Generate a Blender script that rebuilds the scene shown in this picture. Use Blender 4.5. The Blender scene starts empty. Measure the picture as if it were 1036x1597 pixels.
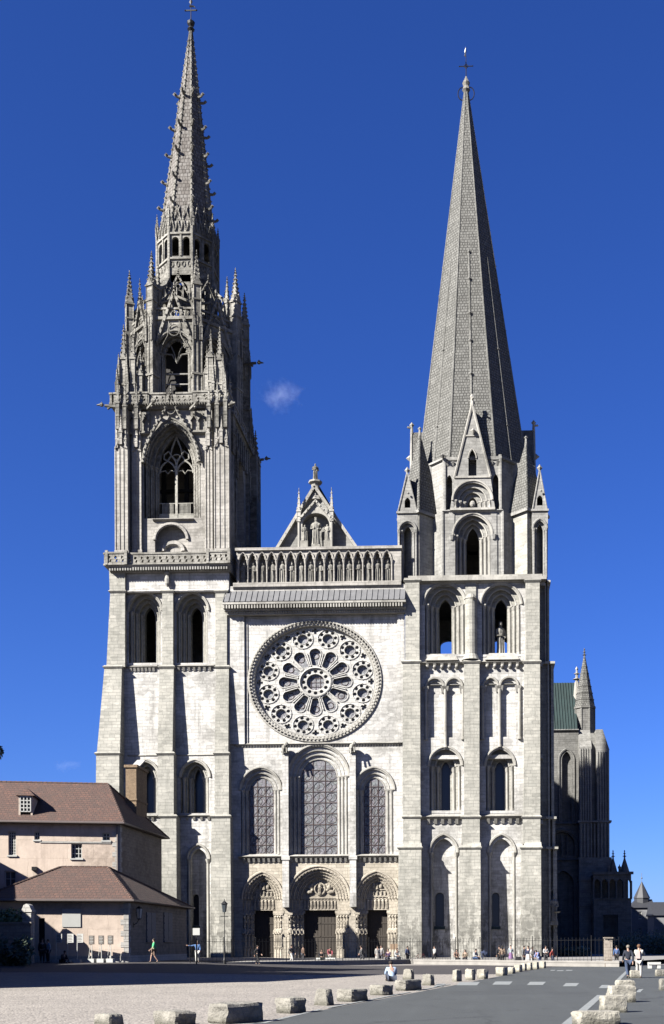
import bpy, bmesh, math, random
from math import sin, cos, pi, radians, sqrt
from mathutils import Vector, Matrix
from mathutils.geometry import tessellate_polygon
random.seed(7)
C = bpy.context.scene
COL = C.collection
# ---------------------------------------------------------------- camera
F = 1800.0; XP = 687.0; HY = 1475.0; PSI = 0.035; ROLL = 0.004; CH = 1.65; D = 120.0
f0 = Vector((-sin(PSI), cos(PSI), 0)); r0 = Vector((cos(PSI), sin(PSI), 0)); u0 = Vector((0, 0, 1))
CR = (r0 - ROLL*u0).normalized(); CU = (u0 + ROLL*r0).normalized()
cd = bpy.data.cameras.new('camera'); cam = bpy.data.objects.new('camera', cd); COL.objects.link(cam)
cd.sensor_fit = 'HORIZONTAL'; cd.sensor_width = 36; cd.lens = 36*F/1036
cd.shift_x = (518-XP)/1036; cd.shift_y = (HY-798.5)/1036
cd.clip_start = 0.5; cd.clip_end = 20000
mw = Matrix.Identity(4)
for i in range(3):
    mw[i][0] = CR[i]; mw[i][1] = CU[i]; mw[i][2] = -f0[i]
mw[0][3] = 0; mw[1][3] = -D; mw[2][3] = CH
cam.matrix_world = mw
C.camera = cam

def ray(px, py): return f0 + ((px-XP)/F)*CR + ((HY-py)/F)*CU
def W(px, py, y=0.0):
    d = ray(px, py); t = (y+D)/d.y
    return d.x*t, CH + d.z*t
def X(px, y=0.0, py=1000): return W(px, py, y)[0]
def Z(py, y=0.0, px=500): return W(px, py, y)[1]
def sstep(t):
    t = max(0, min(1, t)); return t*t*(3-2*t)
def gz(x, y):           # the square rises a little towards the houses on the left
    return 0.5*sstep((-x-9)/16.0)*sstep((y+64)/24.0)
def G(px, py):
    d = ray(px, py); t = -CH/d.z
    for _ in range(12):
        p = d*t; z = gz(p.x, p.y-D); t = (z-CH)/d.z
    p = d*t
    return p.x, p.y-D, z

# ---------------------------------------------------------------- mesh collector
class M:
    def __init__(s): s.v = []; s.f = []; s.T = None
    def add(s, vs, fs):
        b = len(s.v)
        if s.T is not None: vs = [s.T @ Vector(p) for p in vs]
        s.v += [tuple(p) for p in vs]
        s.f += [tuple(b+i for i in f) for f in fs]
    def box(s, x0, x1, y0, y1, z0, z1):
        s.frus(x0, x1, y0, y1, z0, x0, x1, y0, y1, z1)
    def frus(s, x0, x1, y0, y1, z0, X0, X1, Y0, Y1, z1):
        s.add([(x0,y0,z0),(x1,y0,z0),(x1,y1,z0),(x0,y1,z0),(X0,Y0,z1),(X1,Y0,z1),(X1,Y1,z1),(X0,Y1,z1)],
              [(0,3,2,1),(4,5,6,7),(0,1,5,4),(1,2,6,5),(2,3,7,6),(3,0,4,7)])
    def prism(s, poly, y0, y1, caps=True):       # polygon in xz, extruded along y
        n = len(poly)
        vs = [(x, y0, z) for x, z in poly] + [(x, y1, z) for x, z in poly]
        fs = [(i, (i+1) % n, n+(i+1) % n, n+i) for i in range(n)]
        if caps: fs += [tuple(range(n-1, -1, -1)), tuple(range(n, 2*n))]
        s.add(vs, fs)
    def panel(s, outer, holes, y0, y1, back=True):
        loops = [[Vector((x, z, 0)) for x, z in l] for l in [outer]+holes]
        tri = tessellate_polygon(loops)
        pts = [p for l in loops for p in l]; n = len(pts)
        vs = [(p.x, y0, p.y) for p in pts] + [(p.x, y1, p.y) for p in pts]
        fs = [tuple(t) for t in tri]
        if back: fs += [tuple(n+i for i in reversed(t)) for t in tri]
        b = 0
        for l in loops:
            m = len(l)
            for i in range(m):
                fs.append((b+i, b+(i+1) % m, n+b+(i+1) % m, n+b+i))
            b += m
        s.add(vs, fs)
    def cyl(s, x, y, z0, z1, r0_, r1_=None, n=8, ph=0.0, cap=True):
        if r1_ is None: r1_ = r0_
        vs = [(x+r0_*cos(ph+2*pi*i/n), y+r0_*sin(ph+2*pi*i/n), z0) for i in range(n)]
        vs += [(x+r1_*cos(ph+2*pi*i/n), y+r1_*sin(ph+2*pi*i/n), z1) for i in range(n)]
        fs = [(i, (i+1) % n, n+(i+1) % n, n+i) for i in range(n)]
        if cap: fs += [tuple(range(n-1, -1, -1)), tuple(range(n, 2*n))]
        s.add(vs, fs)
    def lathe(s, x, y, prof, n=10, sx=1.0, sy=1.0, ph=0.0):
        vs = []; fs = []
        for r, z in prof:
            vs += [(x+sx*r*cos(ph+2*pi*i/n), y+sy*r*sin(ph+2*pi*i/n), z) for i in range(n)]
        for k in range(len(prof)-1):
            for i in range(n):
                j = (i+1) % n
                fs.append((k*n+i, k*n+j, (k+1)*n+j, (k+1)*n+i))
        fs.append(tuple(range(n-1, -1, -1))); fs.append(tuple((len(prof)-1)*n+i for i in range(n)))
        s.add(vs, fs)
    def tube(s, pts, r, n=6, r2=None, closed=False):
        pts = [Vector(p) for p in pts]; m = len(pts)
        vs = []; fs = []
        for k, p in enumerate(pts):
            a = pts[k-1] if (k or closed) else p
            b = pts[(k+1) % m] if (k < m-1 or closed) else p
            t = (b-a).normalized() if (b-a).length > 1e-9 else Vector((0, 0, 1))
            up = Vector((0, 1, 0)) if abs(t.y) < .9 else Vector((1, 0, 0))
            u = t.cross(up).normalized(); w = t.cross(u)
            rr = r if r2 is None else r+(r2-r)*k/max(1, m-1)
            for i in range(n):
                a_ = 2*pi*i/n
                vs.append(p+u*rr*cos(a_)+w*rr*sin(a_))
        for k in range(m if closed else m-1):
            for i in range(n):
                j = (i+1) % n; q = (k+1) % m
                fs.append((k*n+i, k*n+j, q*n+j, q*n+i))
        if not closed:
            fs.append(tuple(range(n-1, -1, -1))); fs.append(tuple((m-1)*n+i for i in range(n)))
        s.add(vs, fs)
    def bar(s, p, q, w, d):                      # rectangular bar in the xz plane, depth d
        p = Vector(p); q = Vector(q); t = (q-p).normalized(); n = t.cross(Vector((0, 1, 0)))
        n = n.normalized()*w/2 if n.length > 1e-6 else Vector((w/2, 0, 0)); h = Vector((0, d/2, 0))
        if abs(t.y) > .95: h = Vector((0, 0, d/2))
        s.add([p-n-h, p+n-h, p+n+h, p-n+h, q-n-h, q+n-h, q+n+h, q-n+h],
              [(0,3,2,1),(4,5,6,7),(0,1,5,4),(1,2,6,5),(2,3,7,6),(3,0,4,7)])
    def octa(s, x, y, z, rx, ry=None, rz=None):
        ry = ry or rx; rz = rz or rx
        s.add([(x-rx,y,z),(x+rx,y,z),(x,y-ry,z),(x,y+ry,z),(x,y,z-rz),(x,y,z+rz)],
              [(0,2,5),(2,1,5),(1,3,5),(3,0,5),(2,0,4),(1,2,4),(3,1,4),(0,3,4)])
    def ball(s, x, y, z, rx, ry=None, rz=None, n=8, m=5):
        ry = ry or rx; rz = rz or rx
        vs = [(x, y, z-rz)]; fs = []
        for k in range(1, m):
            a = -pi/2+pi*k/m
            vs += [(x+rx*cos(a)*cos(2*pi*i/n), y+ry*cos(a)*sin(2*pi*i/n), z+rz*sin(a)) for i in range(n)]
        vs.append((x, y, z+rz)); e = len(vs)-1
        for i in range(n):
            j = (i+1) % n
            fs.append((0, 1+j, 1+i)); fs.append((e, e-n+i, e-n+j))
            for k in range(m-2):
                fs.append((1+k*n+i, 1+k*n+j, 1+(k+1)*n+j, 1+(k+1)*n+i))
        s.add(vs, fs)
    def strip(s, A, B, yA, yB):                  # quads between two equal outlines
        n = len(A)
        vs = [(x, yA, z) for x, z in A]+[(x, yB, z) for x, z in B]
        s.add(vs, [(i, i+1, n+i+1, n+i) for i in range(n-1)])
    def build(s, name, mat, parent=None, org=(0, 0, 0), label=None, smooth=False, bevel=0):
        me = bpy.data.meshes.new(name)
        o_ = Vector(org)
        me.from_pydata([tuple(Vector(p)-o_) for p in s.v], [], s.f)
        bm = bmesh.new(); bm.from_mesh(me)
        bmesh.ops.recalc_face_normals(bm, faces=bm.faces)
        bm.to_mesh(me); bm.free()
        me.validate(); me.update()
        me.materials.append(mat)
        if smooth:
            for p in me.polygons: p.use_smooth = True
        o = bpy.data.objects.new(name, me); COL.objects.link(o)
        if parent: o.parent = parent
        if label: o['label'] = label
        return o

def tag(o, label, cat, group=None, kind=None):
    if label: o['label'] = label
    if cat: o['category'] = cat
    if group: o['group'] = group
    if kind: o['kind'] = kind
    return o
def empty(name, loc, label=None, cat=None, group=None, rz=0):
    o = bpy.data.objects.new(name, None); COL.objects.link(o)
    o.location = loc; o.rotation_euler = (0, 0, rz); o.empty_display_size = .3
    tag(o, label, cat, group); return o
def copy_tree(o, parent=None):
    c = o.copy(); COL.objects.link(c); c.parent = parent
    for ch in o.children: copy_tree(ch, c)
    return c

# ---------------------------------------------------------------- materials
class NT:
    def __init__(s, name):
        s.m = bpy.data.materials.new(name); s.m.use_nodes = True
        s.t = s.m.node_tree; s.t.nodes.clear()
        s.out = s.n('ShaderNodeOutputMaterial'); s.b = s.n('ShaderNodeBsdfPrincipled')
        s.l(s.b.outputs[0], s.out.inputs[0])
    def n(s, t, **k):
        x = s.t.nodes.new(t)
        for a, b in k.items():
            if a.startswith('i_'): 
                key = a[2:]; key = int(key) if key.isdigit() else key.replace('_', ' ')
                x.inputs[key].default_value = b
            else: setattr(x, a, b)
        return x
    def l(s, a, b): s.t.links.new(a, b)
    def math(s, op, a, b=None, c=None):
        x = s.n('ShaderNodeMath', operation=op)
        for i, v in enumerate((a, b, c)):
            if v is None: continue
            if isinstance(v, (int, float)): x.inputs[i].default_value = v
            else: s.l(v, x.inputs[i])
        return x.outputs[0]
    def mix(s, fac, a, b, bt='MIX'):
        x = s.n('ShaderNodeMix', data_type='RGBA', blend_type=bt)
        for i, v in ((0, fac), (6, a), (7, b)):
            if isinstance(v, (int, float)): x.inputs[i].default_value = v
            elif isinstance(v, tuple): x.inputs[i].default_value = (v[0], v[1], v[2], 1)
            else: s.l(v, x.inputs[i])
        return x.outputs[2]
    def ramp(s, fac, p0, p1):
        x = s.n('ShaderNodeMapRange'); s.l(fac, x.inputs[0]); x.inputs[1].default_value = p0; x.inputs[2].default_value = p1
        return x.outputs[0]
    def noise(s, vec, scale, detail=4, rough=.6):
        x = s.n('ShaderNodeTexNoise'); x.inputs['Scale'].default_value = scale
        x.inputs['Detail'].default_value = detail; x.inputs['Roughness'].default_value = rough
        s.l(vec, x.inputs['Vector']); return x.outputs['Fac']
    def pos(s): return s.n('ShaderNodeNewGeometry').outputs['Position']
    def scaled(s, vec, sc):
        x = s.n('ShaderNodeVectorMath', operation='MULTIPLY'); s.l(vec, x.inputs[0]); x.inputs[1].default_value = sc
        return x.outputs[0]
    def wallvec(s):                              # (along wall, height, 0) for any vertical face
        g = s.n('ShaderNodeNewGeometry')
        c = s.n('ShaderNodeVectorMath', operation='CROSS_PRODUCT'); s.l(g.outputs['True Normal'], c.inputs[0]); c.inputs[1].default_value = (0, 0, 1)
        nn = s.n('ShaderNodeVectorMath', operation='NORMALIZE'); s.l(c.outputs[0], nn.inputs[0])
        d = s.n('ShaderNodeVectorMath', operation='DOT_PRODUCT'); s.l(nn.outputs[0], d.inputs[0]); s.l(g.outputs['Position'], d.inputs[1])
        sp = s.n('ShaderNodeSeparateXYZ'); s.l(g.outputs['Position'], sp.inputs[0])
        cb = s.n('ShaderNodeCombineXYZ'); s.l(d.outputs['Value'], cb.inputs[0]); s.l(sp.outputs[2], cb.inputs[1])
        return cb.outputs[0]
    def bump(s, h, strength, dist=.05):
        x = s.n('ShaderNodeBump'); x.inputs['Strength'].default_value = strength; x.inputs['Distance'].default_value = dist
        s.l(h, x.inputs['Height']); s.l(x.outputs[0], s.b.inputs['Normal'])

def stone(name, c1, c2, dirt=(.12, .115, .10), dirt_amt=.5, bw=.8, bh=.34, mortar=.62, streak=.5, dlo=.5, dhi=.72, bumpk=.5, msize=.018, low=0, blk=.45):
    q_ = .42; c1 = tuple(k*q_ for k in c1); c2 = tuple(k*q_ for k in c2); dirt = tuple(k*q_ for k in dirt)
    t = NT(name); v = t.wallvec(); p = t.pos()
    wn = t.n('ShaderNodeTexNoise'); wn.inputs['Scale'].default_value = .9; wn.inputs['Detail'].default_value = 3; t.l(p, wn.inputs['Vector'])
    wo_ = t.n('ShaderNodeVectorMath', operation='MULTIPLY_ADD'); t.l(wn.outputs['Color'], wo_.inputs[0]); wo_.inputs[1].default_value = (.35, .10, 0); t.l(v, wo_.inputs[2]); v = wo_.outputs[0]
    br = t.n('ShaderNodeTexBrick'); t.l(v, br.inputs['Vector'])
    br.offset = .5; br.squash = .7; br.squash_frequency = 3; br.inputs['Scale'].default_value = 1
    br.inputs['Brick Width'].default_value = bw; br.inputs['Row Height'].default_value = bh
    br.inputs['Mortar Size'].default_value = msize; br.inputs['Mortar Smooth'].default_value = .4
    br.inputs['Color1'].default_value = (*c1, 1); br.inputs['Color2'].default_value = (*c2, 1)
    br.inputs['Mortar'].default_value = (*[k*mortar for k in c2], 1); br.inputs['Bias'].default_value = -.2
    big = t.noise(p, .16, 5, .65); fine = t.noise(p, 2.2, 6, .7)
    st = t.noise(t.scaled(p, (1.1, 1.1, .09)), 1.0, 5, .7)
    w1 = t.math('MULTIPLY', t.ramp(big, dlo, dhi), dirt_amt)
    w2 = t.math('MULTIPLY', t.ramp(st, .49, .66), streak)
    w = t.math('MAXIMUM', w1, w2)
    w = t.math('MULTIPLY', w, t.math('ADD', t.ramp(fine, .25, .62), .15))
    if low:      # black weathering crust on the lowest courses
        zc = t.n('ShaderNodeSeparateXYZ'); t.l(p, zc.inputs[0])
        lw = t.math('MULTIPLY', t.ramp(zc.outputs[2], low, low*.2), t.ramp(t.noise(t.scaled(p, (.8, .8, .22)), 1.0, 6, .75), .46, .51))
        lw = t.math('MULTIPLY', lw, t.math('ADD', t.math('MULTIPLY', t.ramp(fine, .3, .52), .75), .1))
    col = t.mix(t.math('MINIMUM', w, .9), br.outputs['Color'], dirt)
    if low: col = t.mix(lw, col, (.03, .029, .025))
    drip = t.noise(t.scaled(p, (2.6, 2.6, .13)), 1.0, 6, .75)
    col = t.mix(t.math('MULTIPLY', t.math('MULTIPLY', t.ramp(drip, .53, .68), t.ramp(big, .42, .6)), streak*.8), col, tuple(k*.35 for k in c2))
    tone = t.ramp(t.noise(p, 1.1, 4, .6), .3, .7)
    col = t.mix(.30, col, t.mix(tone, (.62, .60, .56), (1.25, 1.22, 1.15)), 'MULTIPLY') if False else t.mix(t.math('MULTIPLY', tone, .22), col, tuple(k*.6 for k in c1))
    vb = t.n('ShaderNodeTexVoronoi'); vb.inputs['Scale'].default_value = 1.0; t.l(t.scaled(v, (1/bw, 1/bh, 1)), vb.inputs['Vector'])
    sx_ = t.n('ShaderNodeSeparateXYZ'); t.l(vb.outputs['Color'], sx_.inputs[0])
    col = t.mix(t.math('MULTIPLY', t.ramp(sx_.outputs[0], .55, 1.0), blk), col, tuple(k*.55 for k in c2))
    col = t.mix(t.math('MULTIPLY', t.ramp(sx_.outputs[1], .7, 1.0), blk*.6), col, tuple(min(1, k*1.25) for k in c1))
    spk = t.noise(p, 9, 3, .8)
    col = t.mix(t.math('MULTIPLY', t.ramp(spk, .58, .75), .35), col, tuple(k*.45 for k in c1))
    t.l(col, t.b.inputs['Base Color']); t.b.inputs['Roughness'].default_value = .92
    t.b.inputs['Specular IOR Level'].default_value = .2
    h = t.math('SUBTRACT', t.math('MULTIPLY', fine, .5), t.math('MULTIPLY', br.outputs['Fac'], .8))
    t.bump(h, bumpk, .06)
    return t.m
def plain(name, c, rough=.8, metal=0.0, nscale=3.0, namt=.25, bumpk=0.0, bscale=None, spec=.3):
    c = tuple(k*.38 for k in c)
    t = NT(name); p = t.n('ShaderNodeTexCoord').outputs['Object']
    nz = t.noise(p, nscale, 5, .65)
    col = t.mix(t.math('MULTIPLY', t.ramp(nz, .3, .75), namt), c, tuple(k*.35 for k in c))
    t.l(col, t.b.inputs['Base Color']); t.b.inputs['Roughness'].default_value = rough; t.b.inputs['Metallic'].default_value = metal
    t.b.inputs['Specular IOR Level'].default_value = spec
    if bumpk: t.bump(t.noise(p, bscale or nscale*3, 5, .7), bumpk, .05)
    return t.m

S = {}
S['white'] = stone('limestone_white', (.68, .66, .62), (.54, .52, .485), dirt_amt=.75, streak=.75, dirt=(.20,.195,.175), dlo=.47, dhi=.60, bumpk=.35, low=11)
S['grey'] = stone('limestone_grey', (.41, .40, .37), (.32, .31, .288), dirt=(.12, .118, .105), dirt_amt=.7, streak=.6, dlo=.42, dhi=.65, bumpk=.35)
S['butt'] = stone('limestone_weathered', (.50, .48, .42), (.385, .375, .33), dirt=(.17, .17, .145), dirt_amt=.6, streak=.55, dlo=.42, dhi=.68, bumpk=.35, low=9)
S['warm'] = stone('limestone_warm', (.56, .505, .415), (.48, .43, .345), dirt=(.12, .095, .06), dirt_amt=.55, streak=.4, dlo=.42, dhi=.66)
S['carved'] = stone('carved_limestone', (.62, .555, .455), (.52, .465, .375), dirt=(.10, .085, .065), dirt_amt=.65, streak=.5, dlo=.36, dhi=.6, mortar=.9, bw=.5, bh=.3)
S['trim'] = stone('limestone_trim', (.50, .48, .43), (.42, .40, .36), dirt=(.10, .095, .08), dirt_amt=.7, streak=.5, dlo=.4, dhi=.65, mortar=.9, bw=1.3, bh=3)
S['flam'] = stone('weathered_carved_limestone', (.47, .45, .40), (.31, .295, .255), dirt=(.05, .047, .038), dirt_amt=.95, streak=.75, dlo=.36, dhi=.58, mortar=.85, bw=.7, bh=.32, bumpk=.8)
S['scale'] = stone('spire_scale_stone', (.225, .222, .205), (.165, .162, .148), dirt=(.075, .075, .065), dirt_amt=.5, streak=.35, bw=.36, bh=.31, mortar=.38, msize=.05, bumpk=.7)
S['scalered'] = stone('spire_pattern_stone', (.27, .255, .235), (.15, .13, .115), dirt=(.06, .05, .042), dirt_amt=.6, streak=.4, bw=.42, bh=.42, mortar=.45, msize=.04, bumpk=.7)
S['statue'] = stone('statue_stone', (.46, .44, .39), (.38, .365, .32), dirt=(.06, .056, .045), dirt_amt=.9, streak=.6, dlo=.36, dhi=.6, mortar=1.0, bw=3, bh=3)
S['mid'] = stone('limestone_mid', (.52, .49, .445), (.41, .39, .35), dirt=(.13, .12, .10), dirt_amt=.7, streak=.7, dlo=.4, dhi=.66, bumpk=.4)
S['shadestone'] = stone('shade_toned_limestone', (.24, .235, .22), (.19, .185, .17), dirt=(.05, .05, .045), dirt_amt=.7, streak=.6)  # limestone darkened in colour to stand in for shadow on the transept
S['rose'] = stone('rose_tracery_stone', (.60, .585, .545), (.54, .525, .49), dirt=(.2, .19, .165), dirt_amt=.45, streak=.2, bw=.8, bh=.4)
S['lead'] = plain('lead_sheet', (.21, .21, .215), .6, .0, 1.2, .5)
S['copper'] = plain('verdigris_copper', (.02, .046, .044), .7, 0, .5, .6)
S['iron'] = plain('black_iron', (.018, .018, .02), .55, .3, 6, .2)
S['wood'] = plain('dark_door_wood', (.055, .042, .030), .75, 0, 2.0, .5)
S['darkin'] = plain('dark_interior_timber', (.03, .027, .024), .9, 0, 2.0, .5)
S['gold'] = plain('gilded_metal', (.6, .6, .55), .3, .9, 2, .1)

def leaded(name, base, line_w=.03, sx=.31, sz=.42):
    t = NT(name); v = t.wallvec()
    p = t.pos()
    vo = t.n('ShaderNodeTexVoronoi'); vo.feature = 'F1'; vo.inputs['Scale'].default_value = 3.4; t.l(p, vo.inputs['Vector'])
    vd = t.n('ShaderNodeTexVoronoi'); vd.feature = 'DISTANCE_TO_EDGE'; vd.inputs['Scale'].default_value = 3.4; t.l(p, vd.inputs['Vector'])
    hs = t.n('ShaderNodeHueSaturation'); hs.inputs['Saturation'].default_value = .15; hs.inputs['Value'].default_value = .16; t.l(vo.outputs['Color'], hs.inputs['Color'])
    col = t.mix(.62, hs.outputs[0], base)
    edge = t.ramp(vd.outputs['Distance'], .03, .09)
    col = t.mix(edge, (.03, .03, .032), col)
    t.l(col, t.b.inputs['Base Color']); t.b.inputs['Roughness'].default_value = .5
    t.b.inputs['Specular IOR Level'].default_value = .5
    t.bump(t.noise(p, 2.5, 3, .5), .5, .06)
    return t.m
S['glass'] = leaded('stained_glass', (.038, .038, .044))
S['roseglass'] = leaded('rose_stained_glass', (.085, .083, .09))
S['darkglass'] = plain('dark_leaded_glass', (.02, .022, .028), .35, 0, 1.5, .4, spec=.5)

# ---------------------------------------------------------------- architectural helpers
def arch(xc, w, z0, zs, zt, n=10):
    h = zt-zs; pts = [(xc-w, z0)]
    if h > w*1.03:
        Rr = (h*h+w*w)/(2*w); a1 = math.asin(min(1, h/Rr))
        L = [(xc-w+Rr-Rr*cos(a1*i/n), zs+Rr*sin(a1*i/n)) for i in range(n+1)]
        Rt = [(2*xc-x, z) for x, z in reversed(L[:-1])]
        pts += L+Rt
    else:
        pts += [(xc-w*cos(pi*i/(2*n)), zs+h*sin(pi*i/(2*n))) for i in range(2*n+1)]
    pts.append((xc+w, z0)); return pts
def orders(mw_, mt, xc, w_in, w_out, zt_in, zt_out, zs, z0, y0, n, d, extra, col=True, hood=True, nseg=10, r=None, cap=True):
    """stepped, recessed arch: returns the outermost outline (cut it out of the wall) and the innermost one"""
    outs = []
    for k in range(n+1):
        q = k/n if n else 0
        outs.append(arch(xc, w_in+(w_out-w_in)*q, z0, zs, zt_in+(zt_out-zt_in)*q, nseg))
    y = y0
    st = (w_out-w_in)/max(1, n)
    rr = r or min(.16, st*.3)
    for k in range(n, -1, -1):
        yn = y+d if k > 0 else y+extra
        mw_.strip(outs[k], outs[k], y, yn)
        if k > 0: mw_.strip(outs[k], outs[k-1], yn, yn)
        mt.tube([(x, y+rr*.3, z) for x, z in outs[k][1:-1]], rr*.75, 5)
        if col and k > 0:
            wk = w_in+(w_out-w_in)*k/n
            for sgn in (-1, 1):
                cx = xc+sgn*(wk-rr*1.35); cy = yn-rr*1.3
                mt.cyl(cx, cy, z0, zs-rr*2.2, rr, n=8)
                mt.cyl(cx, cy, z0, z0+rr*2.4, rr*1.6, rr*1.1, n=8)
                if cap:
                    mt.cyl(cx, cy, zs-rr*3.4, zs-.02, rr*1.05, rr*1.9, n=8)
                    mt.box(cx-rr*1.9, cx+rr*1.6, cy-rr*1.7, cy+rr*1.2, zs-.02, zs+rr*.9)
        y = yn
    if hood:
        o = arch(xc, w_out+.14, zs, zs, zt_out+.16, nseg)[1:-1]
        mt.tube([(x, y0-.04, z) for x, z in o], .13, 6)
    return outs[-1], outs[0], y
def crockets(m, p, q, n, s, skip=0):
    p = Vector(p); q = Vector(q)
    for i in range(n):
        t = (i+.5+skip)/(n+skip); c = p.lerp(q, t)
        m.octa(c.x, c.y, c.z, s, s, s*1.1)
def finial(m, x, y, z, s):
    m.cyl(x, y, z, z+s*2.6, s*.32, s*.18, 6)
    m.octa(x, y, z+s*1.0, s*.85, s*.85, s*.35); m.octa(x, y, z+s*2.0, s*.6, s*.6, s*.3); m.octa(x, y, z+s*2.9, s*.3, s*.3, s*.5)
def pinnacle(m, x, y, z0, w, hs, hp, n=5, rot=0.0):
    old = m.T
    R_ = Matrix.Translation((x, y, 0)) @ Matrix.Rotation(rot, 4, 'Z')
    m.T = (old @ R_) if old is not None else R_
    h = w/2
    m.box(-h, h, -h, h, z0, z0+hs)
    m.box(-h*1.25, h*1.25, -h*1.25, h*1.25, z0+hs*.48, z0+hs*.52)
    m.box(-h*1.35, h*1.35, -h*1.35, h*1.35, z0+hs-.08, z0+hs+.08)
    for sx, sy in ((1, 0), (-1, 0), (0, 1), (0, -1)):       # sunk panels and little gables
        if sx: m.add([(sx*h*1.2, -h*1.1, z0+hs), (sx*h*1.2, h*1.1, z0+hs), (sx*h*1.2, 0, z0+hs+w*1.3), (0, 0, z0+hs+w*.9)], [(0, 1, 2), (0, 2, 3), (1, 2, 3)])
        else: m.add([(-h*1.1, sy*h*1.2, z0+hs), (h*1.1, sy*h*1.2, z0+hs), (0, sy*h*1.2, z0+hs+w*1.3), (0, 0, z0+hs+w*.9)], [(0, 1, 2), (0, 2, 3), (1, 2, 3)])
    for a, b in ((1, 1), (1, -1), (-1, 1), (-1, -1)):
        m.tube([(a*h, b*h, z0), (a*h, b*h, z0+hs)], h*.22, 4)
        crockets(m, (a*h*.95, b*h*.95, z0+hs), (a*.03, b*.03, z0+hs+hp), n, w*.2)
    m.frus(-h*.9, h*.9, -h*.9, h*.9, z0+hs, -.03, .03, -.03, .03, z0+hs+hp)
    finial(m, 0, 0, z0+hs+hp-w*.25, w*.33)
    m.T = old
def cgable(m, xl, xr, zb, zt, y, th=.28, w=.22, nc=6, tr=True):
    xc = (xl+xr)/2
    m.bar((xl, y, zb), (xc, y, zt), w, th); m.bar((xr, y, zb), (xc, y, zt), w, th)
    crockets(m, (xl, y-th/2, zb), (xc, y-th/2, zt), nc, w*.62); crockets(m, (xr, y-th/2, zb), (xc, y-th/2, zt), nc, w*.62)
    finial(m, xc, y, zt-.05, w*1.3)
    if tr:
        hgt = zt-zb; hw = (xr-xl)/2
        for fz, fr in ((.28, .30), (.58, .16)):
            r_ = hw*fr
            m.tube([(xc+r_*cos(a*pi/6), y, zb+hgt*fz+r_*sin(a*pi/6)) for a in range(12)], w*.22, 4, closed=True)
        for sg in (-1, 1):
            m.tube([(xc+sg*hw*.62, y, zb+.05), (xc+sg*hw*.35, y, zb+hgt*.18), (xc+sg*hw*.28, y, zb+hgt*.45)], w*.2, 4)
def figure(m, x, y, z, h, rot=0.0, crown=False, wide=1.0, arms=True):
    old = m.T; R_ = Matrix.Translation((x, y, z)) @ Matrix.Rotation(rot, 4, 'Z')
    m.T = (old @ R_) if old is not None else R_
    k = h*wide
    m.lathe(0, 0, [(.14*k, 0), (.125*k, .08*h), (.105*k, .3*h), (.11*k, .5*h), (.10*k, .6*h), (.125*k, .74*h), (.12*k, .8*h), (.045*k, .845*h), (.04*k, .87*h)], 9, 1.0, .72)
    m.ball(0, -.005*h, .925*h, .052*h, .055*h, .075*h, 7, 5)
    for i in range(3): m.tube([((-.06+.06*i)*k, -.075*k, .6*h), ((-.07+.07*i)*k, -.095*k, .03*h)], .014*h, 4)
    if arms:
        m.tube([(-.12*k, 0, .77*h), (-.14*k, -.03*h, .6*h), (-.03*k, -.12*h, .62*h)], .034*h, 5)
        m.tube([(.12*k, 0, .77*h), (.145*k, -.02*h, .58*h), (.05*k, -.12*h, .56*h)], .034*h, 5)
    if crown: m.cyl(0, 0, .965*h, 1.02*h, .045*h, .06*h, 7)
    m.T = old
def corbels(m, x0, x1, n, y, z, w=.22, d=.3, h=.28):
    for i in range(n):
        x = x0+(x1-x0)*(i+.5)/n
        m.frus(x-w/2, x+w/2, y-d*.35, y, z-h, x-w/2, x+w/2, y-d, y, z)
def string(m, x0, x1, y, z, p=.22, h=.3, e=0.0):
    m.frus(x0-e*.4, x1+e*.4, y-p*.35, y+.3, z-h*.5, x0-e, x1+e, y-p, y+.3, z)
    m.frus(x0-e, x1+e, y-p, y+.3, z, x0, x1, y-.02, y+.3, z+h*.5)
def buttress(segs, back=.25, name='buttress', mat='butt', parent=None, org=(0,0,0), bands=()):
    m = M(); mt = None
    for seg in segs:
        for (pa, la, ra, qa), (pb, lb, rb, qb) in zip(seg[:-1], seg[1:]):
            za = Z(pa, -qa, (la+ra)/2); zb = Z(pb, -qb, (lb+rb)/2)
            if pb > 1500: zb = -.1
            m.frus(X(lb, -qb, pb), X(rb, -qb, pb), -qb, back, zb, X(la, -qa, pa), X(ra, -qa, pa), -qa, back, za)
        p, l, r, q = seg[0]
        string(m, X(l, -q, p), X(r, -q, p), -q, Z(p, -q, (l+r)/2), .2, .34, .18)
    o = m.build(name, S[mat], parent, org)
    return o
# ================================================================ THE CATHEDRAL
CO = Vector((-16.0, 0.0, 0.0))
cath = empty('cathedral', CO, 'pale limestone gothic cathedral with two unequal spires and a round rose window', 'cathedral')
def part(m, name, mat, parent=None, label=None, smooth=False):
    return m.build(name, S[mat], parent or cath, CO, label, smooth)
GB = -.15
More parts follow.
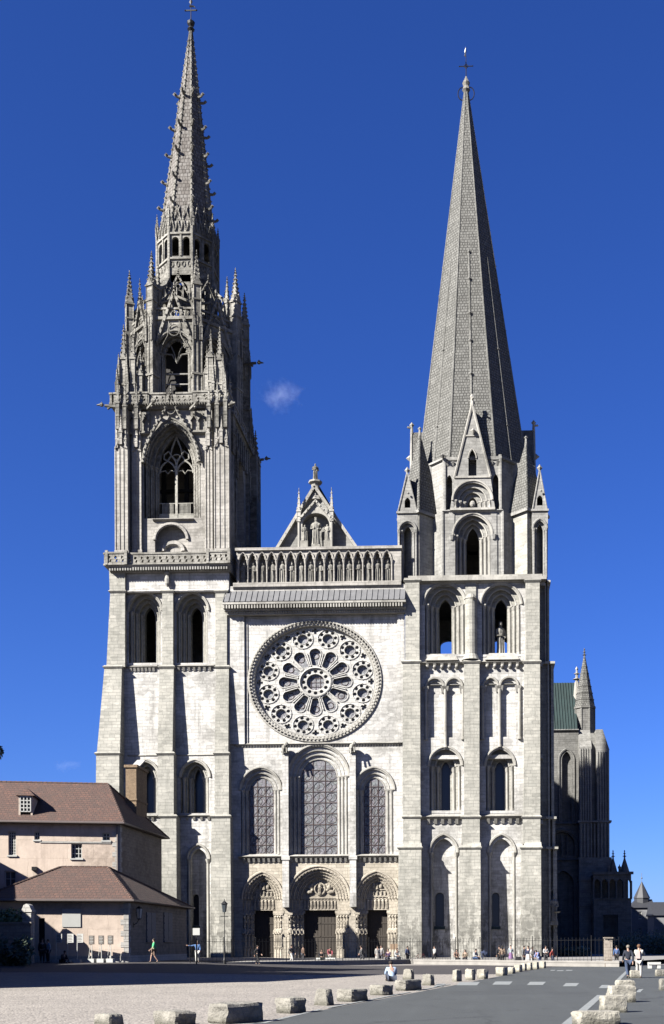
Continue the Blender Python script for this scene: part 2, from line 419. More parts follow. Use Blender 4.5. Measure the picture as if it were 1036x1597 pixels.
# ---------- openings of the two towers, described by photograph outlines
def win(ol, orr, il, ir, pto, pti, psp, pbo, y0=0.0, n=3, d=.45, extra=.6, col=True, glass=None, mat='butt', name='window', lab=None, back=None, cap=True, hood=True):
    m = M(); t = M()
    xc = X((ol+orr)/2, y0, psp); w_out = (X(orr, y0, psp)-X(ol, y0, psp))/2
    dep = n*d
    w_in = (X(ir, y0+dep, psp)-X(il, y0+dep, psp))/2
    pm = (ol+orr)/2
    zto = Z(pto, y0, pm); zti = Z(pti, y0+dep, pm); zs = Z(psp, y0+dep*.5, pm); z0 = Z(pbo, y0+dep*.6, pm) if pbo < 1495 else GB
    o, i, y = orders(m, t, xc, w_in, w_out, zti, zto, zs, z0, y0, n, d, extra, col=col, cap=cap, hood=hood)
    w = part(m, name, mat, label=lab)
    part(t, 'colonnettes' if col else 'arch_moulding', 'trim', w)
    s_ = M(); s_.frus(xc-w_out, xc+w_out, y0-.05, y0+dep+extra, z0-.25, xc-w_out, xc+w_out, y0+dep+extra-.1, y0+dep+extra, z0+.12)
    part(s_, 'sill', 'trim', w)
    if glass:
        g = M(); g.prism(i, y-.15, y-.1); part(g, 'glass', glass, w)
    return o, i, (xc, w_in, z0, zs, zti, y), w

# ================= NORTH (left) TOWER, square part
nL, nR = X(174, 0, 950), X(357, 0, 950)
holes = []
a = win(201, 251, 224.5, 242, 925, 947, 957, 1038, n=3, d=.62, extra=.8); holes.append(a[0]); b1 = a
a = win(275.5, 324, 295, 313, 925, 947, 957, 1038, n=3, d=.62, extra=.8); holes.append(a[0])
a = win(205, 247, 226, 240, 1187, 1200, 1214, 1270, n=2, d=.75, extra=.8, glass='darkglass'); holes.append(a[0])
a = win(282, 326, 297, 311, 1187, 1198, 1214, 1270, n=2, d=.75, extra=.8, glass='darkglass'); holes.append(a[0])
def niche(ol, orr, pt, psp, wl, wr, wt, wb, dep=.8, y0=0.0):
    m = M(); t = M(); pm = (ol+orr)/2
    xc = X(pm, y0, 1350); w = (X(orr, y0, 1350)-X(ol, y0, 1350))/2
    zt = Z(pt, y0, pm); zs = Z(psp, y0, pm)
    o = arch(xc, w, GB, zs, zt); i2 = arch(xc, w-.35, GB, zs, zt-.45)
    m.strip(o, i2, y0+.12, y0+.12); m.strip(o, o, y0, y0+.12); m.strip(i2, i2, y0+.12, y0+dep)
    wc = X((wl+wr)/2, y0+dep, 1420); ww = (X(wr, y0+dep)-X(wl, y0+dep))/2
    zwt = Z(wt, y0+dep, pm); zwb = Z(wb, y0+dep, pm)
    h = arch(wc, ww, zwb, zwt-ww, zwt, 6)
    m.panel(arch(xc, w+.05, GB-.1, zs, zt+.05), [h], y0+dep, y0+dep+.7, back=False)
    t.tube([(x, y0-.02, z) for x, z in o[1:-1]], .15, 6)
    for sg in (-1, 1):
        t.cyl(xc+sg*(w-.18), y0+.02, GB, zs-.35, .13); t.cyl(xc+sg*(w-.18), y0+.02, zs-.45, zs, .14, .28)
    nn = part(m, 'niche', 'white'); part(t, 'arch_moulding', 'trim', nn)
    g = M(); g.prism(h, y0+dep+.6, y0+dep+.65); part(g, 'glass', 'darkglass', nn)
    s2 = M(); s2.frus(wc-ww-.1, wc+ww+.1, y0+dep-.15, y0+dep+.3, zwb-.35, wc-ww-.1, wc+ww+.1, y0+dep-.02, y0+dep+.3, zwb-.02); part(s2, 'sill', 'copper', nn)
    return o
holes.append(niche(292, 327, 1317, 1340, 300.6, 310.6, 1395, 1444))
holes.append(niche(204, 240, 1317, 1340, 215, 226, 1395, 1444))
m = M()
zT = Z(884, 0, 264)
m.panel([(nL, GB), (nR, GB), (nR, zT), (nL, zT)], holes, 0, .25, back=False)
m.box(nL, nL+.9, .25, 14.5, GB, zT); m.box(nR-.9, nR, .25, 14.5, GB, zT); m.box(nL, nR, 14.5, 15.2, GB, zT)
for zf in (Z(1273), Z(1172), Z(1040, 0)-.4): m.box(nL+.5, nR-.5, .26, 14.6, zf-.5, zf)
m.box(nL, nR, .1, 15, zT, zT+.3)
part(m, 'tower', 'white', label='plain square lower stage of the left tower')
m = M()   # plain upper wall band
m.box(X(196, -.45, 900), X(357, -.45, 900), -.45, .1, Z(922, -.45, 264), Z(885, -.45, 264))
string(m, X(196, -.45), X(357, -.45), -.45, Z(922, -.45, 264), .16, .25)
# side face flush with the central block
part(m, 'wall_band', 'white')
buttress([[(884, 170, 195, .75), (922, 171, 195, .75)], [(922, 172, 195, .6), (1040, 172, 195, .6)], [(1040, 163, 190, .8), (1175, 151, 187, 1.5)], [(1175, 150, 186, 1.5), (1505, 147, 186, 1.9)]], parent=cath, org=CO)
buttress([[(922, 253, 270, .55), (1040, 253, 270, .55)], [(1040, 249, 271, .65), (1175, 246, 269, 1.25)], [(1175, 246, 271, 1.25), (1273, 246, 271, 1.3)], [(1273, 250, 275, 1.55), (1505, 250, 276, 2.0)]], parent=cath, org=CO)
buttress([[(922, 336, 354, .55), (1040, 336, 354, .55)], [(1040, 337, 357, .65), (1175, 335, 356, 1.25)], [(1175, 335, 357, 1.25), (1273, 335, 357, 1.3)], [(1273, 330, 359, 1.35), (1505, 328, 361, 1.5)]], parent=cath, org=CO)
# buttresses on the outer (left) side
m = M()
for y0_, y1_ in ((0.6, 2.6), (6.2, 8.6), (12.5, 15)):
    xs = [(1505, 147, 2.4), (1175, 151, 1.9), (1040, 163, 1.1), (884, 171, .5)]
    for (pa, xa, _), (pb, xb, _) in zip(xs[:-1], xs[1:]):
        za = GB if pa > 1500 else Z(pa, 0, 160); zb = Z(pb, 0, 160)
        m.frus(X(xa, 0, pa), nL+.2, y0_, y1_, za, X(xb, 0, pb), nL+.2, y0_, y1_, zb)
part(m, 'buttress', 'butt')
m = M()
for l, r_ in ((199, 246), (272, 335)):
    for py, n in ((1042, 7), (1275, 5)):
        x0, x1 = X(l, 0, py), X(r_, 0, py); z = Z(py, 0, 264)
        string(m, x0, x1, 0, z+.15, .3, .3); corbels(m, x0+.2, x1-.2, n, 0, z, .24, .28, .34)
    string(m, X(l), X(r_), 0, Z(1178, 0, 264), .12, .2)
part(m, 'string_course', 'trim')
# small hooded statue-like clock bracket high on the wall
m = M(); bx, bz = W(262, 903, -.5)
m.lathe(bx, -.75, [(.05, bz-.9), (.25, bz-.6), (.3, bz-.1), (.18, bz+.3), (.32, bz+.5), (.1, bz+1.0), (.03, bz+1.3)], 8)
part(m, 'wall_bracket', 'statue')

# ---- cornice and pierced balustrade
def balustrade(m, x0, x1, y, z0, z1, n, th=.22, axis='x'):
    old = m.T
    w = (x1-x0)/n; hs = []
    for i in range(n):
        c = x0+w*(i+.5); zc = (z0+z1)/2; H = (z1-z0)*.33
        k = 1 if i % 2 else -1
        hs.append([(c-k*w*.05-w*.26, zc+k*H*.35), (c-w*.12, zc+H), (c+w*.2, zc+H*.55), (c+k*w*.05, zc+H*.05), (c-w*.15, zc-H*.05)])
        hs.append([(c+w*.08, zc-H*.2), (c+w*.3, zc-H*.15), (c+w*.22, zc-H), (c-w*.12, zc-H*.9)])
    m.panel([(x0, z0), (x1, z0), (x1, z1), (x0, z1)], hs, y, y+th)
    m.box(x0-.05, x1+.05, y-.08, y+th+.08, z1, z1+.18); m.box(x0-.05, x1+.05, y-.06, y+th+.06, z0-.12, z0+.05)
m = M()
zc0 = Z(884, -1, 264); zb0 = Z(880, -1.4, 264); zb1 = Z(863, -1.4, 264)
xa, xb = X(166, -1.3, 875), X(358, -1.3, 875)
m.frus(xa+.3, xb, -.8, 15.8, zc0-.5, xa, xb+.1, -1.5, 15.8, zb0)
for i in range(46):
    x = xa+.3+(xb-xa-.4)*i/46; m.box(x, x+.14, -1.35, -.7, zc0-.42, zc0-.1)
part(m, 'cornice', 'grey')
m = M()
balustrade(m, X(197, -1.3), X(324, -1.3), -1.2, zb0+.1, zb1, 13)
balustrade(m, xa+.1, X(196, -1.5), -1.55, zb0+.1, zb1, 3)
balustrade(m, X(325, -1.5), xb, -1.55, zb0+.1, zb1, 4)
m.T = Matrix.Translation((xb, -1.5, 0)) @ Matrix.Rotation(pi/2, 4, 'Z')
balustrade(m, 0.1, 16.5, 0, zb0+.1, zb1, 16)
m.T = Matrix.Translation((xa, -1.5, 0)) @ Matrix.Rotation(pi/2, 4, 'Z')
balustrade(m, 0.1, 16.5, 0, zb0+.1, zb1, 16)
m.T = None
for px in (166.5, 196.5, 324.5, 357.5): m.box(X(px, -1.6)-.14, X(px, -1.6)+.14, -1.65, -1.25, zb0, zb1+.35)
part(m, 'balustrade', 'flam', label='pierced stone balustrade of flame shapes')

# ================= NORTH TOWER: flamboyant belfry stage
y1 = .3
bL, bR = X(186, y1, 750), X(352, y1, 750)
bZ0, bZ1 = Z(868, y1, 270), Z(636, y1, 270)
xcb = X(268, y1, 750)
m = M(); t = M()
wi = (X(299, 1.9, 750)-X(245, 1.9, 750))/2; wo = (X(312, y1, 720)-X(224, y1, 720))/2
zst = Z(722, y1, 270)
xcw = X(269, y1, 750)
o, i, ye = orders(m, t, xcw, wi, wo, Z(677, 1.5, 270), Z(655, y1, 270), zst, Z(812, 1, 270), y1, 3, .5, .5)
wbw = part(m, 'window', 'flam', label='great pointed belfry window with flame tracery')
part(t, 'colonnettes', 'flam', wbw)
# tracery
t = M(); zt_ = Z(677, 1.5, 270); y = ye-.3; zb = Z(812, 1, 270)
zs = zst
t.box(xcw-.13, xcw+.13, y-.15, y+.15, zb, zs+.3)
for sg in (-1, 1):
    c = xcw+sg*wi*.5; w2 = wi*.5
    t.tube([(x, y, z) for x, z in arch(c, w2*.94, zs-.6, zs-.4, zs+.9, 6)[1:-1]], .1, 5)
    t.tube([(c-w2*.8, y, zs-.2), (c-w2*.3, y, zs-.1), (c, y, zs-.45), (c+w2*.3, y, zs-.1), (c+w2*.8, y, zs-.2)], .07, 4)
    t.tube([(xcw+sg*wi*x_, y, zs+z_) for x_, z_ in ((.5, .9), (.72, 1.15), (.7, 1.6), (.45, 1.95), (.3, 1.5), (.5, .95))], .09, 5)
    t.tube([(xcw, y, zs+.3), (xcw+sg*.1, y, zs+.9), (xcw+sg*.62, y, zs+1.6), (xcw+sg*.5, y, zs+2.2), (xcw, y, zt_-.1)], .1, 5)
t.tube([(xcw-.45, y, zs+1.35), (xcw, y, zs+1.0), (xcw+.45, y, zs+1.35), (xcw+.2, y, zs+1.6), (xcw-.2, y, zs+1.6)], .07, 4, closed=True)
part(t, 'tracery', 'butt', wbw)
t = M()
for k in range(9):
    for sg in (-1, 1):
        x = xcw+sg*(wi*.5)+(-.7+k*.175)*wi*.42; t.box(x-.03, x+.03, ye-.4, ye-.34, Z(797, 1, 270), Z(780, 1, 270))
for pyy in (780, 797): t.box(xcw-wi, xcw+wi, ye-.41, ye-.33, Z(pyy, 1, 270)-.04, Z(pyy, 1, 270)+.04)
t.box(xcw-wi, xcw+wi, ye-.4, ye-.1, zb-.05, Z(798, 1, 270))
part(t, 'railing', 'butt', wbw)
m = M()
lo = arch(X(268, y1), 1.75, Z(861, y1, 270), Z(842, y1, 270), Z(816.5, y1, 270)-.05, 8)
lo2 = arch(X(268, y1), 1.1, bZ0, Z(856, y1, 270), Z(843, y1, 270), 8)
m.panel([(bL, bZ0), (bR, bZ0), (bR, bZ1), (bL, bZ1)], [o, lo], y1, y1+.5, back=False)
m.panel([(bL+.8, bZ0-.1), (bR-.8, bZ0-.1), (bR-.8, Z(814, y1, 270)), (bL+.8, Z(814, y1, 270))], [], y1+.85, y1+1.4)
m.box(bL, bL+1, y1+.5, 14.7, bZ0, bZ1)
# right side wall with its own tall dark opening
m.T = Matrix.Translation((bR, 0, 0)) @ Matrix.Rotation(pi/2, 4, 'Z')
m.panel([(y1+.5, bZ0), (15.0, bZ0), (15.0, bZ1), (y1+.5, bZ1)], [arch(7.6, 2.3, Z(812, 1), zst, zt_+.6)], 0, 1.0)
m.T = None
m.box(bL, bR, 14.7, 15.3, bZ0, bZ1); m.box(bL, bR, y1+.3, 15, bZ1-.4, bZ1)
part(m, 'belfry_wall', 'mid', label='square flamboyant belfry stage of the left tower')
m = M()
m.tube([(x, y1-.05, z) for x, z in lo[1:-1]], .2, 6); m.tube([(x, y1+.8, z) for x, z in lo2[1:-1]], .3, 6)
string(m, X(240, y1), X(303, y1), y1, Z(811, y1, 270), .35, .25)
# louvred bell frame seen inside the opening
part(m, 'relieving_arch', 'mid')
m = M()
for k in range(4): m.box(bL+1.2, bR-1.2, 6+k*1.6, 6.3+k*1.6, bZ0+4+k*.3, bZ0+4.3+k*.3)
for x in (xcw-2.5, xcw, xcw+2.5): m.box(x-.2, x+.2, 6, 6.4, bZ0, bZ1-.5)
for zz in (3, 6, 9): m.box(bL+1.2, bR-1.2, 5.9, 6.3, bZ0+zz, bZ0+zz+.3)
part(m, 'bell_frame', 'darkin')
# stepped pilaster buttresses with slim shafts
def pier(l, r_, p, top=636, bot=866):
    m = M(); x0, x1 = X(l, y1-p, 750), X(r_, y1-p, 750)
    zt = Z(top, y1-p, 270); zb = Z(bot, y1-p, 270)
    m.box(x0, x1, y1-p, y1+.1, zb, zt)
    n = max(2, int((x1-x0)/.4))
    for k in range(n+1): m.cyl(x0+(x1-x0)*k/n, y1-p, zb+.6, Z(705, y1, 270), .085, n=6)
    m.box(x0-.1, x1+.1, y1-p-.12, y1+.1, zb, zb+.6)
    z7 = Z(706, y1, 270)
    cgable(m, x0, x1, z7, z7+1.6, y1-p-.1, .2, .12, 3, False)
    pinnacle(m, (x0+x1)/2, y1-p-.15, z7+.4, .32, 1.3, 1.6, 4)
    for f in (.15, .85): pinnacle(m, x0+(x1-x0)*f, y1-p-.05, z7+.1, .22, .9, 1.2, 3)
    return part(m, 'buttress', 'mid')
pier(180, 199, 1.1); pier(207, 220, .35); pier(321, 331, .35); pier(335, 357, .95)
# right-side buttresses (in shade)
m = M()
for ya, yb, px_ in ((.1, 2.3, .5), (12.6, 15.1, .9)):
    m.box(bR-.1, bR+px_, ya, yb, bZ0, bZ1+.2)
    pinnacle(m, bR+px_*.6, (ya+yb)/2, bZ1-4.5, .8, 4, 3.4, 6)
for yy in (4.2, 11.0): 
    m.box(bR-.1, bR+.35, yy-.3, yy+.3, bZ0, bZ1-3); pinnacle(m, bR+.25, yy, bZ1-6, .45, 3, 3, 5)
for k in range(9): m.box(bR, bR+.3, 2.8+k*1.05, 3.1+k*1.05, bZ1-3.0, bZ1-.3)
part(m, 'buttress', 'flam')
# ogee gable, blind panelling under the parapet
m = M()
zA = Z(655, y1, 270); zG = Z(612, y1-.6, 270)
for sg in (-1, 1):
    pts = [(xcw+sg*wo, zst-.1), (xcw+sg*(wo-.25), zst+1.4), (xcw+sg*(wo*.62), zA-1.2), (xcw+sg*wo*.3, zA+.3), (xcw+sg*.22, zA+1.6), (xcw+sg*.05, zG)]
    m.tube([(x, y1-.45, z) for x, z in pts], .2, 6, .1)
    for a_, b_ in zip(pts[:-1], pts[1:]): crockets(m, (a_[0], y1-.65, a_[1]+.1), (b_[0], y1-.65, b_[1]+.1), 3, .16)
oo = arch(xcw, wo*.9, zst, zst, zA-.25, 14)[1:-1]
for k in range(0, len(oo)): m.octa(oo[k][0], y1-.12, oo[k][1], .2, .2, .2)
for k in range(len(oo)-1): m.octa((oo[k][0]+oo[k+1][0])/2, y1-.1, (oo[k][1]+oo[k+1][1])/2, .15, .15, .15)
finial(m, xcw, y1-.5, zG-.2, .32)
m.tube([(xcw+.45*cos(a_*pi/6), y1-.35, zA+.9+.45*sin(a_*pi/6)) for a_ in range(12)], .09, 4, closed=True)
part(m, 'ogee_gable', 'flam')
m = M()
zp0, zp1 = Z(675, y1-.3, 270), Z(641, y1-.3, 270)
for sx0, sx1 in ((X(203, y1), X(236, y1)), (X(300, y1), X(334, y1))):
    n = 3; w = (sx1-sx0)/n
    hs = [arch(sx0+w*(k+.5), w*.33, zp0+.25, zp1-1.0, zp1-.45, 5) for k in range(n)]
    m.panel([(sx0, zp0), (sx1, zp0), (sx1, zp1), (sx0, zp1)], hs, y1-.3, y1+.05)
    string(m, sx0, sx1, y1-.3, zp0, .15, .2)
    for k in range(n):
        for q in (-.17, .17): m.octa(sx0+w*(k+.5)+q*w, y1-.36, zp1-.35, .1)
        m.tube([(sx0+w*k, y1-.38, zp1-1.1), (sx0+w*(k+.5), y1-.38, zp1-.5), (sx0+w*(k+1), y1-.38, zp1-1.1)], .07, 4)
part(m, 'blind_arcade', 'flam')
m = M()
for k in range(44):
    x = bL-.2+(bR-bL+.4)*k/43; m.octa(x, y1-.75, bZ1+.1, .17)
m.frus(bL-.1, bR+.1, y1-.35, 15.2, bZ1-.25, bL-.4, bR+.4, y1-.7, 15.7, bZ1+.2)
part(m, 'cornice', 'flam')
for px_, top_ in ((184, 585), (195, 596), (213, 600), (326, 600), (339, 596), (352, 585)):
    m = M(); z_ = Z(668, y1-1.2, 270); h_ = Z(top_, y1-1.2, 270)-z_
    pinnacle(m, X(px_, y1-1.15, 640), y1-1.15, z_, .34, h_*.5, h_*.5, 5); part(m, 'pinnacle', 'flam')
m = M(); zq0, zq1 = bZ1+.25, Z(613, y1-.8, 270)
balustrade(m, bL-.3, xcw-2.4, y1-.8, zq0, zq1, 4); balustrade(m, xcw-2.3, xcw-.55, y1-.55, zq0, zq1, 3); balustrade(m, xcw+.55, xcw+2.3, y1-.55, zq0, zq1, 3); balustrade(m, xcw+2.4, bR+.3, y1-.8, zq0, zq1, 4)
m.T = Matrix.Translation((bR+.5, y1-.8, 0)) @ Matrix.Rotation(pi/2, 4, 'Z'); balustrade(m, 0, 16, 0, zq0, zq1, 12)
m.T = Matrix.Translation((bL-.5, y1-.8, 0)) @ Matrix.Rotation(pi/2, 4, 'Z'); balustrade(m, 0, 16, 0, zq0, zq1, 12); m.T = None
part(m, 'balustrade', 'flam', label='pierced parapet below the octagon')
def gargoyle(px, py, y, dirx, diry=-1.0, L=1.8):
    m = M(); x, z = W(px, py, y); v = Vector((dirx, diry, 0)).normalized()
    p0 = Vector((x, y, z)); pts = [p0-v*L*.5, p0, p0+v*L*.35+Vector((0, 0, .05)), p0+v*L*.5+Vector((0, 0, .1))]
    m.tube(pts[:3], .24, 6, .15); h = pts[3]; m.ball(h.x, h.y, h.z, .25, .25, .2, 6, 4)
    m.tube([h+v*.15, h+v*.5+Vector((0, 0, -.06))], .12, 5, .06); m.octa(h.x, h.y, h.z+.2, .1, .1, .14)
    m.tube([p0, p0+v*.4+Vector((0, 0, -.3))], .12, 5)
    part(m, 'gargoyle', 'flam')
gargoyle(174, 634, -.6, -1, -.2, 2.0); gargoyle(236, 632, -1.0, .6, -.9, 1.8); gargoyle(303, 633, -1.0, .6, -.9, 1.8); gargoyle(402, 718, 14.5, 1, -.2, 2.2); gargoyle(389, 567, 9, 1, 0, 2.2)
gargoyle(354, 634, -.6, .8, -.6, 1.6)

# ================= NORTH octagon
AX, AY = X(293.5, 7.5, 500), 7.5
def octT(k, ap=0): return Matrix.Translation((AX, AY, 0)) @ Matrix.Rotation(k*pi/4, 4, 'Z')
oz0 = bZ1+.3; ap = 5.75; hwf = ap*math.tan(pi/8)
yf = AY-ap
ozt = Z(497, yf, 270)
zws, zwt = Z(548, yf, 270), Z(518, yf, 270)
zwb = Z(612, yf, 270)-.2
for k in range(8):
    m = M(); t = M(); m.T = octT(k); t.T = octT(k)
    o, i, ye = orders(m, t, 0, 1.25, 1.95, zwt-.35, zwt, zws, zwb, -ap, 2, .35, .5, r=.1)
    m.panel([(-hwf, oz0), (hwf, oz0), (hwf, ozt), (-hwf, ozt)], [o], -ap, -ap+.4, back=False)
    w = part(m, 'octagon_bay', 'flam')
    # cusps hanging in the head + louvres
    for j in range(1, 12):
        q = i[1+j*20//12]; t.octa(q[0]*.93, -ap+.8, q[1]-.08, .14, .1, .2)
    t.tube([(-1.2, -ap+.9, zws+.2), (-.5, -ap+.9, zws+.1), (0, -ap+.9, zws-.8), (.5, -ap+.9, zws+.1), (1.2, -ap+.9, zws+.2)], .1, 5)
    t.tube([(-.6, -ap+.9, zws+1.0), (-.3, -ap+.9, zws+.3), (0, -ap+.9, zws-.7), (.3, -ap+.9, zws+.3), (.6, -ap+.9, zws+1.0)], .08, 5)
    part(t, 'colonnettes', 'flam', w)
    if k in (0, 1, 7):
        l = M(); l.T = octT(k)
        for q in range(3): l.box(-1.25, 1.25, -ap+1.2, -ap+1.4, zwb+.5+q*1.1, zwb+.62+q*1.1)
        part(l, 'louvre', 'grey', w)
    g = M(); g.T = octT(k)
    cgable(g, -2.0, 2.0, zws+.6, Z(456, yf, 270), -ap-.15, .3, .26, 8)
    g.box(-hwf, hwf, -ap-.25, -ap+.3, ozt-.15, ozt+.15)
    # open parapet above
    for q in range(9):
        x = -hwf+hwf*2*q/8; g.box(x-.06, x+.06, -ap, -ap+.15, ozt, ozt+1.0)
    g.box(-hwf, hwf, -ap-.05, -ap+.2, ozt+1.0, ozt+1.2)
    for q in range(8): g.octa(-hwf+hwf*2*(q+.5)/8, -ap+.05, ozt+.65, .17, .08, .2)
    part(g, 'gable', 'flam', w)
m = M()
m.lathe(AX, AY, [(2.9, oz0), (2.9, ozt)], 8); m.lathe(AX, AY, [(ap*1.06, ozt-.5), (ap*1.06, ozt-.1)], 8, ph=pi/8)
for zz in (1.5, 3.2): m.box(AX-4.5, AX+4.5, AY-.3, AY+.3, oz0+zz, oz0+zz+.3); m.box(AX-.3, AX+.3, AY-4.5, AY+4.5, oz0+zz, oz0+zz+.3)
part(m, 'bell_frame', 'darkin')
ztop = [Z(432, 2, 270)]
lap = 3.05; lz0 = Z(497, 4.4, 270); 
for k in range(8):
    m = M(); m.T = Matrix.Translation((AX, AY, 0)) @ Matrix.Rotation(k*pi/4+pi/8, 4, 'Z')
    R_ = ap/cos(pi/8)
    m.box(-.45, .45, -R_-.55, -R_+.5, oz0, ozt+.3)
    for x in (-.45, 0, .45): m.cyl(x, -R_-.55, oz0, ozt, .1, n=6)
    m.box(-.6, .6, -R_-.7, -R_+.5, oz0+3.6, oz0+3.8)
    for x in (-.35, .35): pinnacle(m, x, -R_-.6, ozt-2.6, .26, 1.5, 1.6, 4)
    pinnacle(m, 0, -R_-.1, ozt+.2, .75, 3.2, 3.2, 7)
    pinnacle(m, 0, -R_+1.0, ozt+.2, .45, 3.4, 2.6, 5)
    # flying buttress to the lantern
    zz = ozt+2.6
    pts = [(0, -R_+.4, zz), (0, -R_+1.3, zz+1.35), (0, -R_+2.3, zz+2.2), (0, -lap-.3, zz+3.3)]
    for a_, b_ in zip(pts[:-1], pts[1:]): m.tube([a_, b_], .2, 5)
    pts2 = [(0, -R_+.4, zz-1.6), (0, -R_+1.3, zz-.3), (0, -R_+2.3, zz+1.0), (0, -lap-.3, zz+2.6)]
    m.tube(pts2, .15, 5)
    for a_, b_ in zip(pts, pts2): m.tube([a_, b_], .1, 4)
    for j in range(5): crockets(m, pts[min(j, 2)], pts[min(j, 2)+1], 2, .15)
    part(m, 'flying_buttress', 'flam')
# inner ring of gablets between flyers
m = M()
for k in range(8):
    m.T = octT(k)
    zz = ozt+.3
    m.tube([(-2.2, -4.9, zz), (-1.6, -4.8, zz+1.9), (0, -4.6, zz+2.7), (1.6, -4.8, zz+1.9), (2.2, -4.9, zz)], .16, 5)
    for x in (-1.4, -.7, 0, .7, 1.4): m.tube([(x, -4.7, zz+2.2), (x, -4.7, zz+3.6)], .07, 4)
    cgable(m, -1.5, 1.5, zz+2.4, zz+5.2, -4.2, .2, .18, 6)
m.T = None
part(m, 'gablet_ring', 'flam')
m = M()   # inner drum carrying the lantern
for k in range(8):
    m.T = octT(k); h2 = lap*math.tan(pi/8)
    zz = Z(428, 4.4, 270)
    m.panel([(-h2, ozt), (h2, ozt), (h2, zz), (-h2, zz)], [arch(0, h2*.6, ozt+.8, zz-1.6, zz-.7, 5)], -lap, -lap+.35)
m.T = None
m.lathe(AX, AY, [(1.0, ozt), (1.0, ozt+5)], 8)
part(m, 'inner_drum', 'flam')
# four corner turrets of the square with pinnacles
for (x, y, top) in ((X(193, 1.0, 560), 1.0, 508), (X(343, 1.0, 560), 1.0, 515), (AX-5.6, 14.2, 555), (X(388, 14.3, 600)-.2, 14.3, 588)):
    m = M(); zt = Z(top, y, 270)
    hs_ = (zt-oz0)*.62
    pinnacle(m, x, y, oz0-.2, .58, hs_, (zt-oz0)-hs_, 7)
    for a_, b_ in ((-.5, -.5), (.5, -.5), (-.5, .5), (.5, .5)):
        pinnacle(m, x+a_*1.15, y+b_*1.15, oz0, .26, hs_*.45, 1.5, 4); pinnacle(m, x+a_*.85, y+b_*.85, oz0+hs_*.5, .2, hs_*.3, 1.3, 4); m.tube([(x+a_*1.1, y+b_*1.1, oz0+hs_*.4), (x, y, oz0+hs_*.62)], .09, 4)
    # bridge to the octagon
    dx = 1 if x < AX else -1; dy = 1 if y < AY else -1
    m.tube([(x, y, oz0+hs_*.62), (x+dx*.9, y+dy*.9, oz0+hs_*.85), (x+dx*1.9, y+dy*1.9, oz0+hs_*1.1)], .18, 5)
    for j in range(4): m.octa(x+dx*.5*j, y+dy*.5*j, oz0+hs_*(.66+.12*j)+.2, .14)
    part(m, 'pinnacle', 'flam')
for px, dy_ in ((209, .9), (330, .9), (219, 0), (323, 0)):
    m = M(); x = X(px, 1.2, 560); pinnacle(m, x, 1.2-dy_*.3, oz0, .5, 5.2 if dy_ else 3.6, 2.6, 5); part(m, 'pinnacle', 'flam')

# ================= LANTERN and north spire
lz0 = Z(430, 4.4, 297); lza = Z(398, 4.4, 297); lzb = Z(368, 4.4, 297); lz1 = Z(343, 4.4, 297)
h2 = lap*math.tan(pi/8)
m = M(); g = M()
for k in range(8):
    m.T = octT(k); g.T = octT(k)
    hs = [arch(sg*h2*.47, h2*.30, lza, lzb-.4, lzb, 5) for sg in (-1, 1)]
    m.panel([(-h2, lz0-.6), (h2, lz0-.6), (h2, lz1), (-h2, lz1)], hs, -lap, -lap+.3)
    for q in (-.75, -.25, .25, .75):
        g.tube([(q*h2+.17*cos(a_*pi/4), -lap-.04, lza-.9+.3*sin(a_*pi/4)) for a_ in range(8)], .05, 4, closed=True)
        cgable(g, q*h2-.27, q*h2+.27, lz1-1.1, lz1+.25, -lap-.12, .12, .09, 3, False)
    g.box(-h2, h2, -lap-.15, -lap, lzb+.25, lzb+.45); g.box(-h2, h2, -lap-.15, -lap, lza-.4, lza-.2)
    g.box(-.09, .09, -lap-.1, -lap+.1, lza, lzb+.3)
m.T = g.T = None
for k in range(8):
    a_ = k*pi/4+pi/8; r_ = lap/cos(pi/8)+.05; x, y = AX+r_*sin(a_), AY-r_*cos(a_)
    g.cyl(x, y, lz0-.8, lz1+.4, .17, n=6); pinnacle(g, x, y, lz1-.6, .3, .9, 1.3, 4, a_)
ln = part(m, 'lantern', 'flam', label='octagonal lantern of the left spire'); part(g, 'lantern_tracery', 'flam', ln)
m = M(); m.lathe(AX, AY, [(.5, lz0), (.5, lz1)], 8); m.lathe(AX, AY, [(lap, lz1-.4), (lap*.98, lz1-.3)], 8, ph=pi/8); part(m, 'bell_timber', 'darkin', ln)
sx1, stz = W(298, 46, 7.5)
sap = 2.72
def spire(m, cx, cy, z0, ap_, tx, ty, z1, ap1, nz=14):
    rings = []
    for q in range(nz+1):
        t_ = q/nz; r_ = (ap_+(ap1-ap_)*t_)/cos(pi/8); x = cx+(tx-cx)*t_; y = cy+(ty-cy)*t_; z = z0+(z1-z0)*t_
        rings.append([(x+r_*sin(k*pi/4+pi/8), y-r_*cos(k*pi/4+pi/8), z) for k in range(8)])
    for A, B in zip(rings[:-1], rings[1:]):
        m.add(A+B, [(k, (k+1) % 8, 8+(k+1) % 8, 8+k) for k in range(8)])
    m.add(rings[-1], [tuple(range(8))])
    return rings
m = M(); rg = spire(m, AX, AY, lz1-.3, sap, sx1, AY, stz, .13, 10)
sp = part(m, 'spire', 'scalered', label='slender crocketed spire of the left tower')
m = M()
for k in range(8):
    A = Vector(rg[0][k]); B = Vector(rg[-1][k]); m.tube([A, B], .15, 6, .05)
